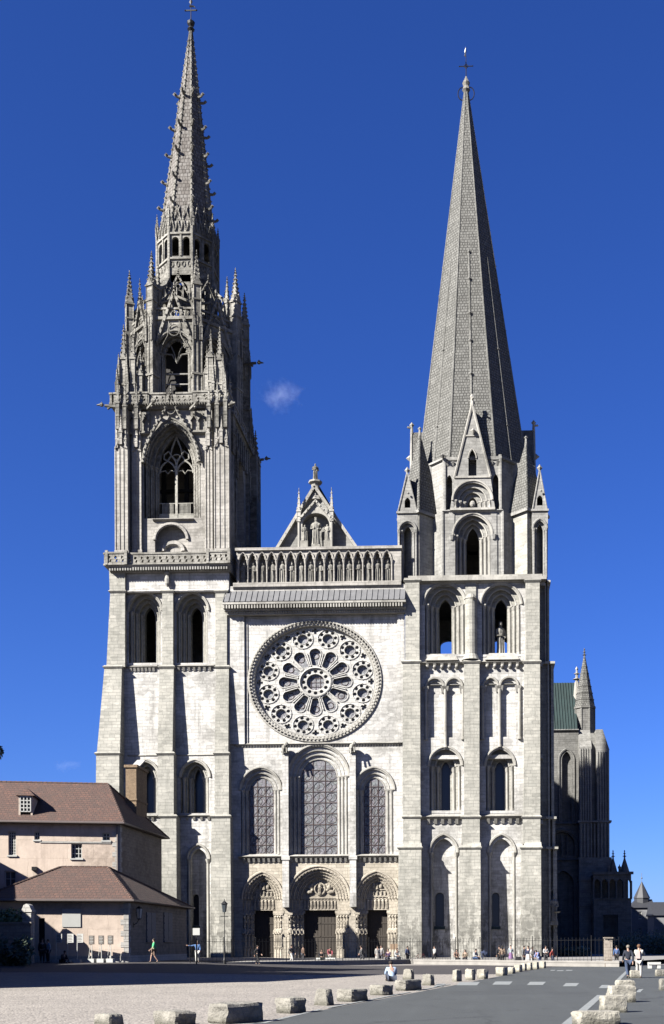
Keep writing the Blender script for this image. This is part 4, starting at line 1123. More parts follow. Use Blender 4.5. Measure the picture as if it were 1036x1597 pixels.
# porch
py_ = ty-6
def qx(px, py=1400): return X(px, py_, py)
def qz(py, px=960): return Z(py, py_, px)
m = M(); hs = []
a0, a1 = qx(926), qx(985)
for k in range(5):
    c = a0+(a1-a0)*(k+.5)/5; hs.append(arch(c, (a1-a0)*.075, qz(1401), qz(1378), qz(1371), 5))
hs.append([(qx(941), -.05), (qx(964), -.05), (qx(964), qz(1427)), (qx(941), qz(1427))])
m.panel([(a0, -.1), (a1, -.1), (a1, qz(1364)), (a0, qz(1364))], hs, py_, py_+.7)
m.box(a0, a1, py_+3.5, py_+4, 0, qz(1364)); m.box(a0, a1, py_+.7, py_+4, qz(1364)-.3, qz(1364))
m.box(a0-.2, a1+.3, py_-.3, py_+.1, qz(1364), qz(1364)+.4); m.box(a0-.1, a1+.1, py_-.15, py_+.1, qz(1403), qz(1401))
for k in range(6): m.cyl(a0+(a1-a0)*k/5, py_-.05, qz(1401), qz(1374), .14, n=6)
for px, bw in ((958, 15), (976, 17)):
    x = qx(px); w = bw/2*(py_+D)/1800
    m.cyl(x, py_+1, qz(1364), qz(1360), w, n=8); m.cyl(x, py_+1, qz(1360), qz(1336), w*.95, .05, 8, pi/8); finial(m, x, py_+1, qz(1337)-.2, .4)
for px in (950, 967): figure(m, qx(px), py_+.3, qz(1364), 1.5)
part(m, 'porch', 'shadestone', label='arcaded side porch with pointed turrets, in shade')
S['ribstone'] = stone('rib_stone', (.27, .265, .245), (.2, .195, .18), dirt=(.07, .07, .06), dirt_amt=.8, streak=.5, dlo=.38, dhi=.6)
# ================= SOUTH (right) TOWER
sL, sR = X(633, 0, 1000), X(842, 0, 1000)
holes = []; uph = []
for (ol, orr, il, ir) in ((663, 725, 684.5, 704), (752, 812, 771.5, 790.6)):
    a = win(ol, orr, il, ir, 911, 934, 946, 1024, n=3, d=.5, extra=1.0); holes.append(a[0]); uph.append(a[2])
for (ol, orr, il, ir) in ((670, 719.5, 687.5, 701.5), (758, 802, 771, 785)):
    a = win(ol, orr, il, ir, 1167, 1187, 1196, 1266, n=2, d=.75, extra=.7, glass='darkglass'); holes.append(a[0])
holes.append(niche(670, 714.5, 1301, 1330, 679, 693, 1392, 1444.5, .8))
holes.append(niche(761, 804.5, 1301, 1330, 767.7, 779.4, 1392, 1444.5, .8))
zT = Z(906, 0, 742)
# blind arcades, shallow recess
for prs in (((663, 693), (694, 722)), ((752.5, 778), (779, 809))):
    bl = M(); bt = M(); bl.box(X(prs[0][0])+.1, X(prs[1][1])-.1, .31, .44, Z(1150, 0, 742)+.2, Z(1080, 0, 742)); bt.box(X(prs[0][0])+.1, X(prs[1][1])-.1, .02, .28, Z(1066, 0, 742)-.1, Z(1066, 0, 742)-.05)
    for l, r_ in prs:
        xc = X((l+r_)/2); w = (X(r_)-X(l))/2-.05
        zt = Z(1057, 0, 742); zs = Z(1071, 0, 742); zb = Z(1164, 0, 742)
        o = arch(xc, w, zb if False else Z(1150, 0, 742), zs, zt, 8); i = arch(xc, w-.3, Z(1150, 0, 742), zs, zt-.35, 8)
        holes.append(o); bl.strip(o, i, .1, .1); bl.strip(o, o, 0, .1); bl.strip(i, i, .1, .32)
        bl.panel(arch(xc, w, Z(1150, 0, 742)-.05, zs, zt+.02, 8), [], .3, .45, back=False)
        bt.tube([(x, -.06, z) for x, z in o[1:-1]], .15, 6)
        bl.box(xc-w, xc+w, 0.05, .4, Z(1150, 0, 742)-.1, Z(1150, 0, 742)+.02)
        for sg in (-1, 1): bt.frus(xc+sg*(w-.05)-.18, xc+sg*(w-.05)+.18, -.05, .2, zs-.6, xc+sg*w-.35, xc+sg*w+.35, -.28, .2, zs+.05)
    for px, pb in (((694.5, 1162), (664, 1150), (722, 1150)) if prs[0][0] < 700 else ((779, 1162), (752, 1150), (810, 1150))):
        x = X(px); bt.cyl(x, -.12, Z(pb, 0, 742), Z(1075, 0, 742), .15, n=8)
        bt.cyl(x, -.12, Z(pb, 0, 742)-.25, Z(pb, 0, 742)+.05, .22, .17, n=8)
    ba = part(bl, 'blind_arcade', 'white'); part(bt, 'colonnettes', 'trim', ba)
m = M()
m.panel([(sL, GB), (sR, GB), (sR, zT), (sL, zT)], holes, 0, .25, back=False)
bw_ = []
for (xc, w, z0, zs, zti, y_) in uph:
    bw_.append(arch(xc+.1, w*1.5, z0-2.5, Z(1006, 12.5, 742), Z(998, 12.5, 742), 8))
m.panel([(sL, zT-12), (sR+.9, zT-12), (sR+.9, zT), (sL, zT)], bw_, 12.5, 13.2)
m.box(sL, sR+.9, 12.5, 13.2, GB, zT-12)
m.box(sL, sL+.9, .25, 12.5, GB, zT)
m.box(sR-.3, sR+.6, 1.2, 12.5, GB, zT)
zf = uph[0][2]
for z_ in (zf-.9, Z(1275, 0, 742)-.3, 21.5): m.box(sL+.5, sR+.3, .3, 12.6, z_-.4, z_)
m.box(sL, sR+.6, .2, 13.2, zT-.5, zT-.02)
part(m, 'tower', 'white', label='plain square lower stage of the right tower')
# thin railing seen through the belfry openings
m = M()
for z_ in (zf+.6, zf+1.3): m.box(sL+1, sR, 12.2, 12.3, z_, z_+.06)
part(m, 'railing', 'iron')
m = M(); figure(m, uph[1][0]-.05, 1.7, uph[1][2]-.1, 4.0, .5, False, .95); part(m, 'statue', 'rosy', label='weathered figure standing in the right belfry opening') if 'rosy' in S else part(m, 'statue', 'statue', label='weathered figure standing in the right belfry opening')
buttress([[(905, 632, 654.3, .6), (1032, 632, 654.5, .6)], [(1032, 628.5, 655.3, .85), (1274, 628, 656, .95)], [(1274, 629, 656, .95), (1316, 629, 656, 1.0)], [(1322, 622, 657.2, 1.45), (1505, 620, 658, 1.75)]], parent=cath, org=CO)
buttress([[(1032, 724, 748, .8), (1274, 724, 748, .95)], [(1274, 721, 748.5, .98), (1316, 720, 748.5, 1.0)], [(1322, 717, 749.6, 1.45), (1505, 716, 750.5, 1.75)]], parent=cath, org=CO)
buttress([[(905, 820, 842, .6), (1032, 820, 842, .6)], [(1032, 818, 842.6, .85), (1274, 817, 843, .95)], [(1274, 816, 843, .98), (1316, 816, 843, 1.0)], [(1322, 813.5, 844, 1.45), (1505, 813, 845, 1.75)]], parent=cath, org=CO)
for l, r_ in ((622, 657.2), (717, 749.6), (813.5, 844)):
    m = M()
    za, zb = Z(1322, -1.4, 742), Z(1314, -1, 742)
    m.frus(X(l, -1.45), X(r_, -1.45), -1.45, 0, za-.02, X(l+5, -1), X(r_-1, -1), -1.0, 0, zb)
    part(m, 'buttress_offset', 'butt')
m = M()   # round shaft between the belfry windows
x = X(734.5, -.4, 950); m.cyl(x, -.25, Z(1030, 0, 742), Z(935, 0, 742), .62, n=14); m.cyl(x, -.25, Z(936, 0, 742), Z(928, 0, 742), .7, .35, 12)
m.cyl(x, -.25, Z(1031, 0, 742), Z(1022, 0, 742), .95, .66, n=14)
m.box(x-.55, x+.55, -.18, .1, Z(935, 0, 742), zT)
part(m, 'engaged_shaft', 'butt')
m = M(); m.octa(x+.25, -.75, Z(936, 0, 742), .35, .5, .3); part(m, 'carved_head', 'statue')
# strings, corbels, sloping sills
m = M()
for l, r_ in ((656, 723), (749, 818)):
    z = Z(1033, -.2, 742); string(m, X(l), X(r_), 0, z, .45, .35); corbels(m, X(l+5), X(r_-5), 5, 0, z-.1, .3, .4, .5)
    for k in range(5):
        xx = X(l+5)+(X(r_-5)-X(l+5))*(k+.5)/5; m.ball(xx, -.35, z-.42, .17)
    z = Z(1275, -.2, 742); string(m, X(l), X(r_), 0, z+.1, .5, .5); corbels(m, X(l+6), X(r_-6), 5, 0, z-.15, .32, .42, .5)
    m.frus(X(l+8), X(r_-8), -.5, .3, Z(1033, 0, 742)+.15, X(l+14), X(r_-14), .3, .5, Z(1018, 0, 742))
string(m, X(654), X(820), 0, zT-.1, .3, .35)
part(m, 'string_course', 'trim')
# stepped buttresses on the right-hand flank
m = M()
lv = [(1505, 1322, 0.0), (1322, 1275, 0), (1275, 1032, 0), (1032, 905, 0)]
for (pb, pt, _), (e1, e2, e3, e4, e5) in zip(lv, ((868.5, 862.5, 858.5, 855.5, 1.0), (866, 861.5, 858, 855.5, 1), (864.5, 860, 857.5, 855, .9), (858, 855, 853.2, 851.2, .8))):
    zb = GB if pb > 1500 else Z(pb, 0, 850); zt = Z(pt, 0, 850)
    m.box(sR, X(e4, .9, 1200), .9, 4, zb, zt)             # shaded set-back wall
    m.box(X(e4, .45, 1200), X(e3, .45, 1200), .45, 4, zb, zt)
    m.box(X(e3, 1.6, 1200)-.02, X(e2, 1.6, 1200), 1.6, 5, zb, zt)
    m.box(X(e2, .8, 1200), X(e1, .8, 1200), .8, 6, zb, zt)
    m.box(sR+.2, X(e1-2, 9, 1200), 9, 13.4, zb, zt)
    if pt < 1400:
        for q in (X(e3, .3), X(e1, .7)): m.box(q-.5, q+.05, .3, 6, zt-.12, zt+.12)
        m.box(sR, X(e1, .6)+.1, .65, 6, zt-.1, zt+.15)
part(m, 'buttress', 'butt', label='stepped corner buttresses on the right flank')
# angel with sundial
m = M(); x, z = W(865.5, 1445, -.3)
x = X(865, -.3, 1400)
figure(m, x, .35, Z(1440, 0, 865)+.2, 2.7, 0, False, 1.0); m.tube([(x-.3, .4, Z(1415, 0, 865)), (x-.5, .8, Z(1402, 0, 865)+.8), (x+.2, 1, Z(1402, 0, 865)+1.2)], .14, 5, .05)
m.cyl(x+.3, .1, Z(1424, 0, 865), Z(1422, 0, 865), .2, .38, 10); m.box(x-.4, x+.4, .2, 1, Z(1443, 0, 865), Z(1440, 0, 865)+.2)
part(m, 'angel_statue', 'statue', label='stone angel holding a sundial at the tower corner')

# ================= SOUTH octagon
SX, SY = X(737.5, 7.0, 700), 7.0
yfs = .95
q0 = Z(904, yfs, 742); q1 = Z(797, yfs, 742); q2 = Z(716, 1.4, 742)
A1 = SY-yfs; H1 = (X(787, yfs, 850)-X(693, yfs, 850))/2
m = M(); m.frus(sL-.1, sR+.7, -.7, 13.4, zT-.12, sL-.1, sR+.7, -.7, 13.4, zT+.2); m.box(sL+.3, sR+.3, -.3, 13, zT+.2, q0+.1)
part(m, 'cornice', 'trim')
def sT(k): return Matrix.Translation((SX, SY, 0)) @ Matrix.Rotation(k*pi/2, 4, 'Z')
for k in range(4):
    m = M(); t = M(); m.T = t.T = sT(k)
    zs = Z(835, yfs, 742); wi_ = .68; wo_ = 1.95
    kw = dict(r=.14)
    if k == 2: o, i, ye = orders(m, t, .1, .5, .6, Z(853, 13, 742), Z(853, 13, 742)+.1, Z(858, 13, 742), Z(868, 13, 742), -A1, 1, .5, .5, col=False)
    else: o, i, ye = orders(m, t, 0, wi_, wo_, Z(820, 2, 742), Z(799, yfs, 742)-.25, zs, q0, -A1, 3, .5, .5, r=.14)
    m.panel([(-H1, q0), (H1, q0), (H1, q1), (-H1, q1)], [o], -A1, -A1+.5, back=False)
    # chamfered faces between
    a = part(m, 'octagon_face', 'grey'); part(t, 'colonnettes', 'trim', a)
    m = M(); m.T = sT(k)
    m.add([(H1, -A1, q0), (A1, -H1, q0), (A1, -H1, q1), (H1, -A1, q1), (H1-.5, -A1+.5, q0), (A1-.5, -H1+.5, q0), (A1-.5, -H1+.5, q1), (H1-.5, -A1+.5, q1)], [(0, 1, 2, 3), (5, 4, 7, 6), (3, 2, 6, 7)])
    for x_ in (-H1, H1): m.cyl(x_, -A1, q0, q1, .16, n=6)
    for x_ in (-2.2, 2.2): m.box(x_-.35, x_+.35, -A1-.12, -A1+.1, q0, zs+.1); m.cyl(x_, -A1-.1, zs-.5, zs, .18, .34, 6); m.box(x_-.3, x_+.3, -A1-.08, -A1+.1, zs, q1)
    string(m, -H1, H1, -A1, q1, .22, .3)
    part(m, 'octagon_pier', 'grey', a)
# upper drum, a little narrower
A2, H2 = A1-.25, H1*.93
m = M()
for k in range(4):
    m.T = sT(k)
    cut = [(-2.35, q1), (2.35, q1), (1.2, q2), (-1.2, q2)]
    m.panel([(-H2, q1), (-2.3, q1), (-1.5, q2), (-H2, q2)], [arch(-H2+.5, .3, q1+.3, q2-2.3, q2-1.7, 5)] if True else [], -A2, -A2+.4)
    m.panel([(2.3, q1), (H2, q1), (H2, q2), (1.5, q2)], [arch(H2-.5, .3, q1+.3, q2-2.3, q2-1.7, 5)], -A2, -A2+.4)
    m.add([(H2, -A2, q1), (A2, -H2, q1), (A2, -H2, q2), (H2, -A2, q2)], [(0, 1, 2, 3)])
    m.box(-H2, H2, -A2-.12, -A2+.3, q2-.2, q2+.15)
    for j in range(10):
        xx = -H2+2*H2*(j+.5)/10
        if abs(xx) > 1.3: m.frus(xx-.12, xx+.12, -A2-.05, -A2, q2-.75, xx-.12, xx+.12, -A2-.25, -A2, q2-.35)
    m.cyl(H2, -A2, q1, q2+.3, .2, n=6); m.cyl(-H2, -A2, q1, q2+.3, .2, n=6)
    m.tube([(H2, -A2-.1, q2), (A2+.1, -H2, q2)], .2, 6)
    m.octa(-H2-.2, -A2-.5, q2+.1, .35, .45, .25)
m.T = None
m.cyl(SX, SY, q1-.3, q1, A1*.98, n=8, ph=pi/8); m.cyl(SX, SY, q2-.3, q2-.05, A2, n=8, ph=pi/8)
m.box(SX-A2+.5, SX+A2-.5, SY-A2+.5+.9, SY-A2+1.6, q1, q2)
part(m, 'octagon_drum', 'grey')
# gabled dormers on the four sides
zap = Z(628, .3, 740); AG = A1+.25
for k in range(4):
    m = M(); t = M(); m.T = t.T = sT(k)
    AG = A1+.25+(.4 if k in (1, 3) else 0); th_ = 1.15 if k in (1, 3) else .5
    hw = 2.35; zg = q1+.12
    zw1 = Z(700, .7, 742); zw0 = Z(742, .7, 742); zm = Z(744, .7, 742)
    o2 = arch(0, .42, zw0, zw1-1.0, zw1, 6)
    o, i, ye = orders(m, t, 0, .52, 1.95, Z(766, 1, 742)-.4, Z(752, .7, 742), Z(777, .7, 742)-.2, zg+.15, -AG, 3, .3, .8, r=.11)
    poly = [(-hw, zg), (hw, zg), (hw*.8, zm), (0, zap), (-hw*.8, zm)]
    m.panel(poly, [o2, o], -AG, -AG+th_, back=th_ > 1)
    m.strip(o2, o2, -AG, -AG+1.2)
    m.panel([(-1.1, zm-1), (1.1, zm-1), (.7, zw1+.5), (-.7, zw1+.5)], [], -AG+1.2, -AG+1.3)
    # cheeks and little roof running back into the spire
    for sg in (-1, 1):
        m.add([(sg*hw, -AG, zg), (sg*hw*.8, -AG, zm), (0, -AG, zap), (sg*hw*1.0, -AG+3.2, zg), (sg*hw*.8, -AG+4.0, zm), (0, -AG+4.2, zap)], [(0, 1, 4, 3), (1, 2, 5, 4)])
        t.tube([(sg*hw*.8, -AG-.05, zm), (0, -AG-.05, zap)], .13, 5)
    t.tube([(x_, -AG-.04, z_) for x_, z_ in o2[1:-1]], .09, 5)
    t.box(-hw*.82, hw*.82, -AG-.12, -AG+.05, zm-.1, zm+.1); t.box(-hw, hw, -AG-.15, -AG+.05, zg-.12, zg+.1)
    dz = zap-zm; t.box(-.75, .75, -AG-.1, -AG+.03, zm+dz*.56, zm+dz*.56+.14); t.octa(.1, -AG-.25, zm+dz*.62, .32, .4, .35)
    t.cyl(0, -AG, zap-.2, zap+.7, .2, .14, 6); t.octa(0, -AG, zap+.8, .28, .28, .35); t.tube([(0, -AG, zap+.5), (.1, -AG-.5, zap+.55)], .14, 5, .1)
    t.ball(0, -AG+.05, zg+.55, .3, .25, .35)
    a = part(m, 'gabled_dormer', 'greyl' if 'greyl' in S else 'grey'); part(t, 'dormer_moulding', 'trim', a)
# corner turrets
for sx, sy in ((-1, -1), (1, -1), (-1, 1), (1, 1)):
    cxT = X(655, 2.4, 750) if sx < 0 else X(821, 2.4, 750)
    cyT = 2.6 if sy < 0 else 11.6
    r_ = 2.15
    m = M(); t = M()
    m.cyl(cxT, cyT, q0, q1-.1, r_*.95, n=4, ph=0)
    zpa = Z(676, 2.6, 655) if sx < 0 else Z(690, 2.6, 820)
    t.cyl(cxT, cyT, q1-.1, zpa, r_*1.12, .04, 4)
    t.tube([(cxT, cyT-r_*1.12, q1-.1), (cxT, cyT, zpa)], .09, 5); 
    a = part(m, 'corner_turret', 'butt')
    part(t, 'turret_roof', 'scale', a)
    g = M()
    g.cyl(cxT, cyT, q1-.3, q1, r_*1.15, n=4)
    g.cyl(cxT, cyT, zpa-.5, zpa+.4, .16, .1, 6); g.octa(cxT, cyT, zpa+.5, .22)
    # gabled window aedicule on the outer front side
    if sy < 0:
        gl, gr = ((621, 651) if sx < 0 else (831, 854)); yw = .55
        l_, r2 = X(gl, yw, 850), X(gr, yw, 850); c = (l_+r2)/2
        zs = Z(826, yw, 742); zt = Z(813, yw, 742); zg1 = Z(796, yw, 742)-.1; zga = Z(734, yw, 742)
        hw = (r2-l_)/2
        o, i, ye = orders(g, g, c, hw*.42, hw*.78, zt-.3, zt, zs, q0, yw, 1, .3, .9, r=.1)
        o3 = arch(c, .3, zg1+.5, zg1+1.1, zg1+1.55, 5)
        g.panel([(l_, q0), (r2, q0), (r2+.08, zg1), (c, zga), (l_-.08, zg1)], [o, o3], yw, yw+.35, back=False)
        g.strip(o3, o3, yw, yw+.8)
        g.box(l_-.15, r2+.15, yw-.15, yw+.1, zg1-.12, zg1+.1)
        for sg, xx in ((-1, l_), (1, r2)):
            g.add([(xx, yw, q0), (xx, yw, zg1), (c, yw, zga), (xx, yw+2, q0), (xx, yw+2, zg1), (c, yw+2, zga)], [(0, 1, 4, 3), (1, 2, 5, 4)])
            g.cyl(xx-sg*.12, yw-.08, q0, zs, .11, n=6); g.cyl(xx-sg*.12, yw-.08, zs-.3, zs, .12, .22, 6)
            g.tube([(xx, yw-.03, zg1), (c, yw-.03, zga)], .08, 5)
        g.octa(c, yw, zga+.15, .3, .3, .4); g.octa(c+.1, yw-.3, zg1+1.9, .16)
    part(g, 'turret_window' if sy < 0 else 'turret_moulding', 'grey', a)
    p = M()
    
# ---- great plain spire
sx2, sz2 = W(727.3, 142, 7.0)
m = M(); rg = spire(m, SX, SY, q2, A2+.02, sx2, SY, sz2, .2, 16)
sp2 = part(m, 'spire', 'scale', label='plain tall stone spire with carved scales on the right tower')
m = M()
for k in range(8): m.tube([rg[0][k], rg[-1][k]], .12, 6, .05)
for k in (0, 2, 4, 6):     # middle ribs running up from the dormers
    for kk in range(1):
        a0 = (Vector(rg[0][k])+Vector(rg[0][(k+7) % 8]))/2; a1_ = (Vector(rg[-1][k])+Vector(rg[-1][(k+7) % 8]))/2
        t0 = (Z(638, 3, 740)-q2)/(sz2-q2); t1 = (Z(396, 4.3, 733)-q2)/(sz2-q2)
        p, q = a0.lerp(a1_, t0), a0.lerp(a1_, t1)
        m.tube([p, q], .13, 6, .1); m.octa(q.x, q.y, q.z+.2, .26)
        for f in (.02, .2, .42, .6, .83): c = p.lerp(q, f); m.octa(c.x, c.y, c.z, .32, .32, .36)
for k in (1, 3, 5, 7):
    a0 = (Vector(rg[0][k])+Vector(rg[0][(k+7) % 8]))/2; a1_ = (Vector(rg[-1][k])+Vector(rg[-1][(k+7) % 8]))/2
    m.tube([a0, a0.lerp(a1_, t1)], .15, 6, .1)
    for f in (.1, .3): c = a0.lerp(a1_, f); m.octa(c.x, c.y, c.z, .26)
part(m, 'ribs', 'ribstone', sp2)
m = M()
m.lathe(sx2, SY, [(.22, sz2-.2), (.45, sz2+.1), (.3, sz2+.5), (.42, sz2+.9), (.2, sz2+1.3), (.08, sz2+1.6)], 8)
part(m, 'capstone', 'statue', sp2)
m = M()
for sg in (-1, 1):
    zc = Z(146, 7, 727); m.tube([(sx2+sg*.38+.52*cos(a)*sg, SY, zc+.72*sin(a)) for a in [(-1.9+.475*j) for j in range(9)]], .055, 5)
m.cyl(sx2, SY, sz2+1.3, Z(88, 7, 727), .05, .03, 6)
zc = Z(103, 7, 727); m.tube([(sx2-.75, SY, zc), (sx2, SY, zc), (sx2+.75, SY, zc)], .05, 5); m.tube([(sx2, SY-.7, zc), (sx2, SY+.7, zc)], .05, 5)
for sg in (-1, 1): m.octa(sx2+sg*.72, SY, zc, .1)
for k in range(4): m.tube([(sx2+.25*cos(k*pi/2), SY, zc+.25*sin(k*pi/2)), (sx2+.25*cos((k+1)*pi/2), SY, zc+.25*sin((k+1)*pi/2))], .04, 4)
part(m, 'spire_cross', 'iron', sp2)
m = M(); zv = Z(80, 7, 726); m.tube([(sx2-.08, SY, zv-.5), (sx2-.05, SY, zv), (sx2+.02, SY, zv+.45)], .12, 5, .03); m.octa(sx2-.05, SY, zv, .12, .04, .45); part(m, 'weathervane', 'gold', sp2)
# ================================================================ GROUND
def gravel_mat():
    t = NT('gravel'); p = t.pos()
    v = t.n('ShaderNodeTexVoronoi'); v.inputs['Scale'].default_value = 15.0; t.l(p, v.inputs['Vector'])
    hsv = t.n('ShaderNodeHueSaturation'); hsv.inputs['Saturation'].default_value = .0; t.l(v.outputs['Color'], hsv.inputs['Color'])
    c = t.mix(t.ramp(hsv.outputs[0], .2, .9), (.03, .0265, .022), (.165, .147, .126))
    big = t.noise(p, .35, 5, .65)
    c = t.mix(t.math('MULTIPLY', t.ramp(big, .4, .75), .45), c, (.055, .048, .041))
    sm = t.noise(p, 2.5, 5, .8); c = t.mix(t.math('MULTIPLY', t.ramp(sm, .45, .7), .35), c, (.05, .044, .038))
    t.l(c, t.b.inputs['Base Color']); t.b.inputs['Roughness'].default_value = .95
    t.bump(t.math('SUBTRACT', 1.0, v.outputs['Distance']), .6, .04); return t.m
def asphalt_mat(name, c, wear=.3):
    t = NT(name); p = t.pos()
    fine = t.noise(p, 28, 3, .8); big = t.noise(p, .5, 5, .65); lane = t.noise(t.scaled(p, (1.6, .08, 1)), 1, 4, .6)
    col = t.mix(t.math('MULTIPLY', t.ramp(fine, .35, .7), .5), tuple(k*.75 for k in c), tuple(k*1.45 for k in c))
    col = t.mix(t.math('MULTIPLY', t.ramp(big, .45, .7), wear), col, tuple(k*.55 for k in c))
    col = t.mix(t.math('MULTIPLY', t.ramp(lane, .5, .72), .25), col, tuple(k*1.5 for k in c))
    vc = t.n('ShaderNodeTexVoronoi'); vc.feature = 'DISTANCE_TO_EDGE'; vc.inputs['Scale'].default_value = .22
    wv = t.n('ShaderNodeTexNoise'); wv.inputs['Scale'].default_value = 1.2; wv.inputs['Detail'].default_value = 4; t.l(p, wv.inputs['Vector'])
    ad = t.n('ShaderNodeVectorMath', operation='MULTIPLY_ADD'); t.l(wv.outputs['Color'], ad.inputs[0]); ad.inputs[1].default_value = (1.6, 1.6, 0); t.l(p, ad.inputs[2]); t.l(ad.outputs[0], vc.inputs['Vector'])
    crk = t.ramp(vc.outputs['Distance'], .012, .003)
    col = t.mix(t.math('MULTIPLY', crk, .7), col, tuple(k*.35 for k in c))
    pt = t.n('ShaderNodeTexVoronoi'); pt.distance = 'CHEBYCHEV'; pt.inputs['Scale'].default_value = .11; t.l(p, pt.inputs['Vector']); sp_ = t.n('ShaderNodeSeparateXYZ'); t.l(pt.outputs['Color'], sp_.inputs[0])
    col = t.mix(t.math('MULTIPLY', t.ramp(sp_.outputs[0], .72, .74), .35), col, tuple(k*.6 for k in c))
    t.l(col, t.b.inputs['Base Color']); t.b.inputs['Roughness'].default_value = .85; t.b.inputs['Specular IOR Level'].default_value = .35
    t.bump(fine, .4, .02); return t.m
GR = gravel_mat(); AS = asphalt_mat('asphalt', (.027, .030, .030)); AS2 = asphalt_mat('dark_asphalt', (.020, .017, .017)); PV = plain('pale_pavement', (.34, .31, .285), .9, 0, 1.5, .4)
PT = plain('worn_white_paint', (.34, .36, .355), .8, 0, 4, .55)
def rng(a, b, st):
    n = max(1, int(round((b-a)/st))); return [a+(b-a)*i/n for i in range(n+1)]
def sheet(name, xs, ys, dz, mat, label, cat, edge=None):
    m = M(); vs = [(x, y, gz(x, y)+dz) for y in ys for x in xs]; n = len(xs)
    m.add(vs, [(j*n+i, j*n+i+1, (j+1)*n+i+1, (j+1)*n+i) for j in range(len(ys)-1) for i in range(n-1)])
    o = m.build(name, mat); tag(o, label, cat, kind='structure'); return o
sheet('ground', [-3000, -800, -200]+rng(-80, 0, 2)+[60, 200, 800, 3000], [-400, -160]+rng(-120, -20, 2)+[0, 60, 300, 1000, 4000], 0, GR, 'pale loose gravel of the open square', 'ground')
sheet('side_street', rng(-120, 0, 2)+[8, 60], rng(-54, -24, 2), .004, AS2, 'dark asphalt street crossing in front of the cathedral, widened over a shadow band', 'street')  # real street; near strip widened so its dark tone stands in for cast shadow
sheet('pavement', rng(-120, 0, 2)+[8, 30], rng(-24, 1, 2.5), .008, PV, 'pale pavement strip at the foot of the cathedral', 'pavement')
def gq(name, pts, dz, mat, label, cat, m=None):
    mm = m or M(); vs = []
    for p in pts:
        x, y = (G(*p)[:2] if len(p) == 2 else p[:2]); vs.append((x, y, gz(x, y)+dz))
    mm.add(vs, [tuple(range(len(vs)))])
    if m is None: o = mm.build(name, mat); tag(o, label, cat, kind='structure'); return o
a = Vector(G(395, 1597)[:2]); b = Vector(G(715, 1536)[:2]); nr = a-(b-a)*1.6
gq('road', [(nr.x, nr.y, 0), (a.x, a.y, 0), (b.x, b.y, 0), (800, 1519), (862, 1508.5), (40, -25, 0), (60, -60, 0), (60, nr.y, 0)], .012, AS, 'grey asphalt road running up towards the cathedral', 'road')
mk = M()
def line(p, q, w):
    A = Vector(G(*p)[:2]); B = Vector(G(*q)[:2]); t_ = (B-A).normalized(); n_ = Vector((-t_.y, t_.x))*w/2
    mk.add([(A.x-n_.x, A.y-n_.y, .018), (A.x+n_.x, A.y+n_.y, .018), (B.x+n_.x, B.y+n_.y, .018), (B.x-n_.x, B.y-n_.y, .018)], [(0, 1, 2, 3)])
line((410, 1597), (500, 1575.5), .12); line((512, 1573), (640, 1548), .12); line((650, 1546), (702, 1536), .12)
line((884, 1599), (937, 1553), .22); line((963, 1531), (978, 1515.5), .2)
for l, r_, y in ((677, 695, 1537.5), (712, 749, 1535), (768, 800, 1534), (822, 852, 1534.5), (878, 904, 1536.5), (934, 952, 1539.5), (992, 1004, 1546)):
    gq('', [(l, y+2.6), (r_-5, y+2.6), (r_, y-2.4), (l+5, y-2.4)], .018, None, '', '', mk)
for l, r_, y in ((868, 878, 1514.5), (882, 892, 1514), (858, 865, 1514)): gq('', [(l, y+.6), (r_, y+.6), (r_+2, y-.6), (l+2, y-.6)], .018, None, '', '', mk)
o = mk.build('road_markings', PT); tag(o, 'worn white crossing stripes and edge lines on the road', 'road markings', kind='structure')
# raised terrace behind the railings
fl = [G(296, 1506.5), G(640, 1504), G(870, 1507.5), G(966, 1508.5)]
TZ = .42
m = M(); top = [(p[0], p[1]) for p in fl]
def terr(m, zz=TZ, w=.35):
    for (x0, y0), (x1, y1) in zip(top[:-1], top[1:]):
        m.add([(x0, y0, -.3), (x1, y1, -.3), (x1, y1, zz), (x0, y0, zz)], [(0, 1, 2, 3)])
        n = Vector((y0-y1, x1-x0)).normalized()*w
        m.add([(x0, y0-.05, zz-.12), (x1, y1-.05, zz-.12), (x1+n.x, y1+n.y, zz-.12), (x0+n.x, y0+n.y, zz-.12), (x0, y0-.05, zz+.02), (x1, y1-.05, zz+.02), (x1+n.x, y1+n.y, zz+.02), (x0+n.x, y0+n.y, zz+.02)], [(0,1,5,4),(4,5,6,7),(1,2,6,5),(3,0,4,7),(2,3,7,6)])
terr(m)
poly = top+[(40, 40), (-45, 40), (-45, top[0][1])]
m.add([(x, y, TZ-.02) for x, y in poly], [tuple(range(len(poly)))])
o = m.build('terrace', plain('terrace_stone', (.36, .34, .31), .9, 0, 1.2, .5)); tag(o, 'low raised stone terrace edged by a kerb wall', 'terrace', kind='structure')
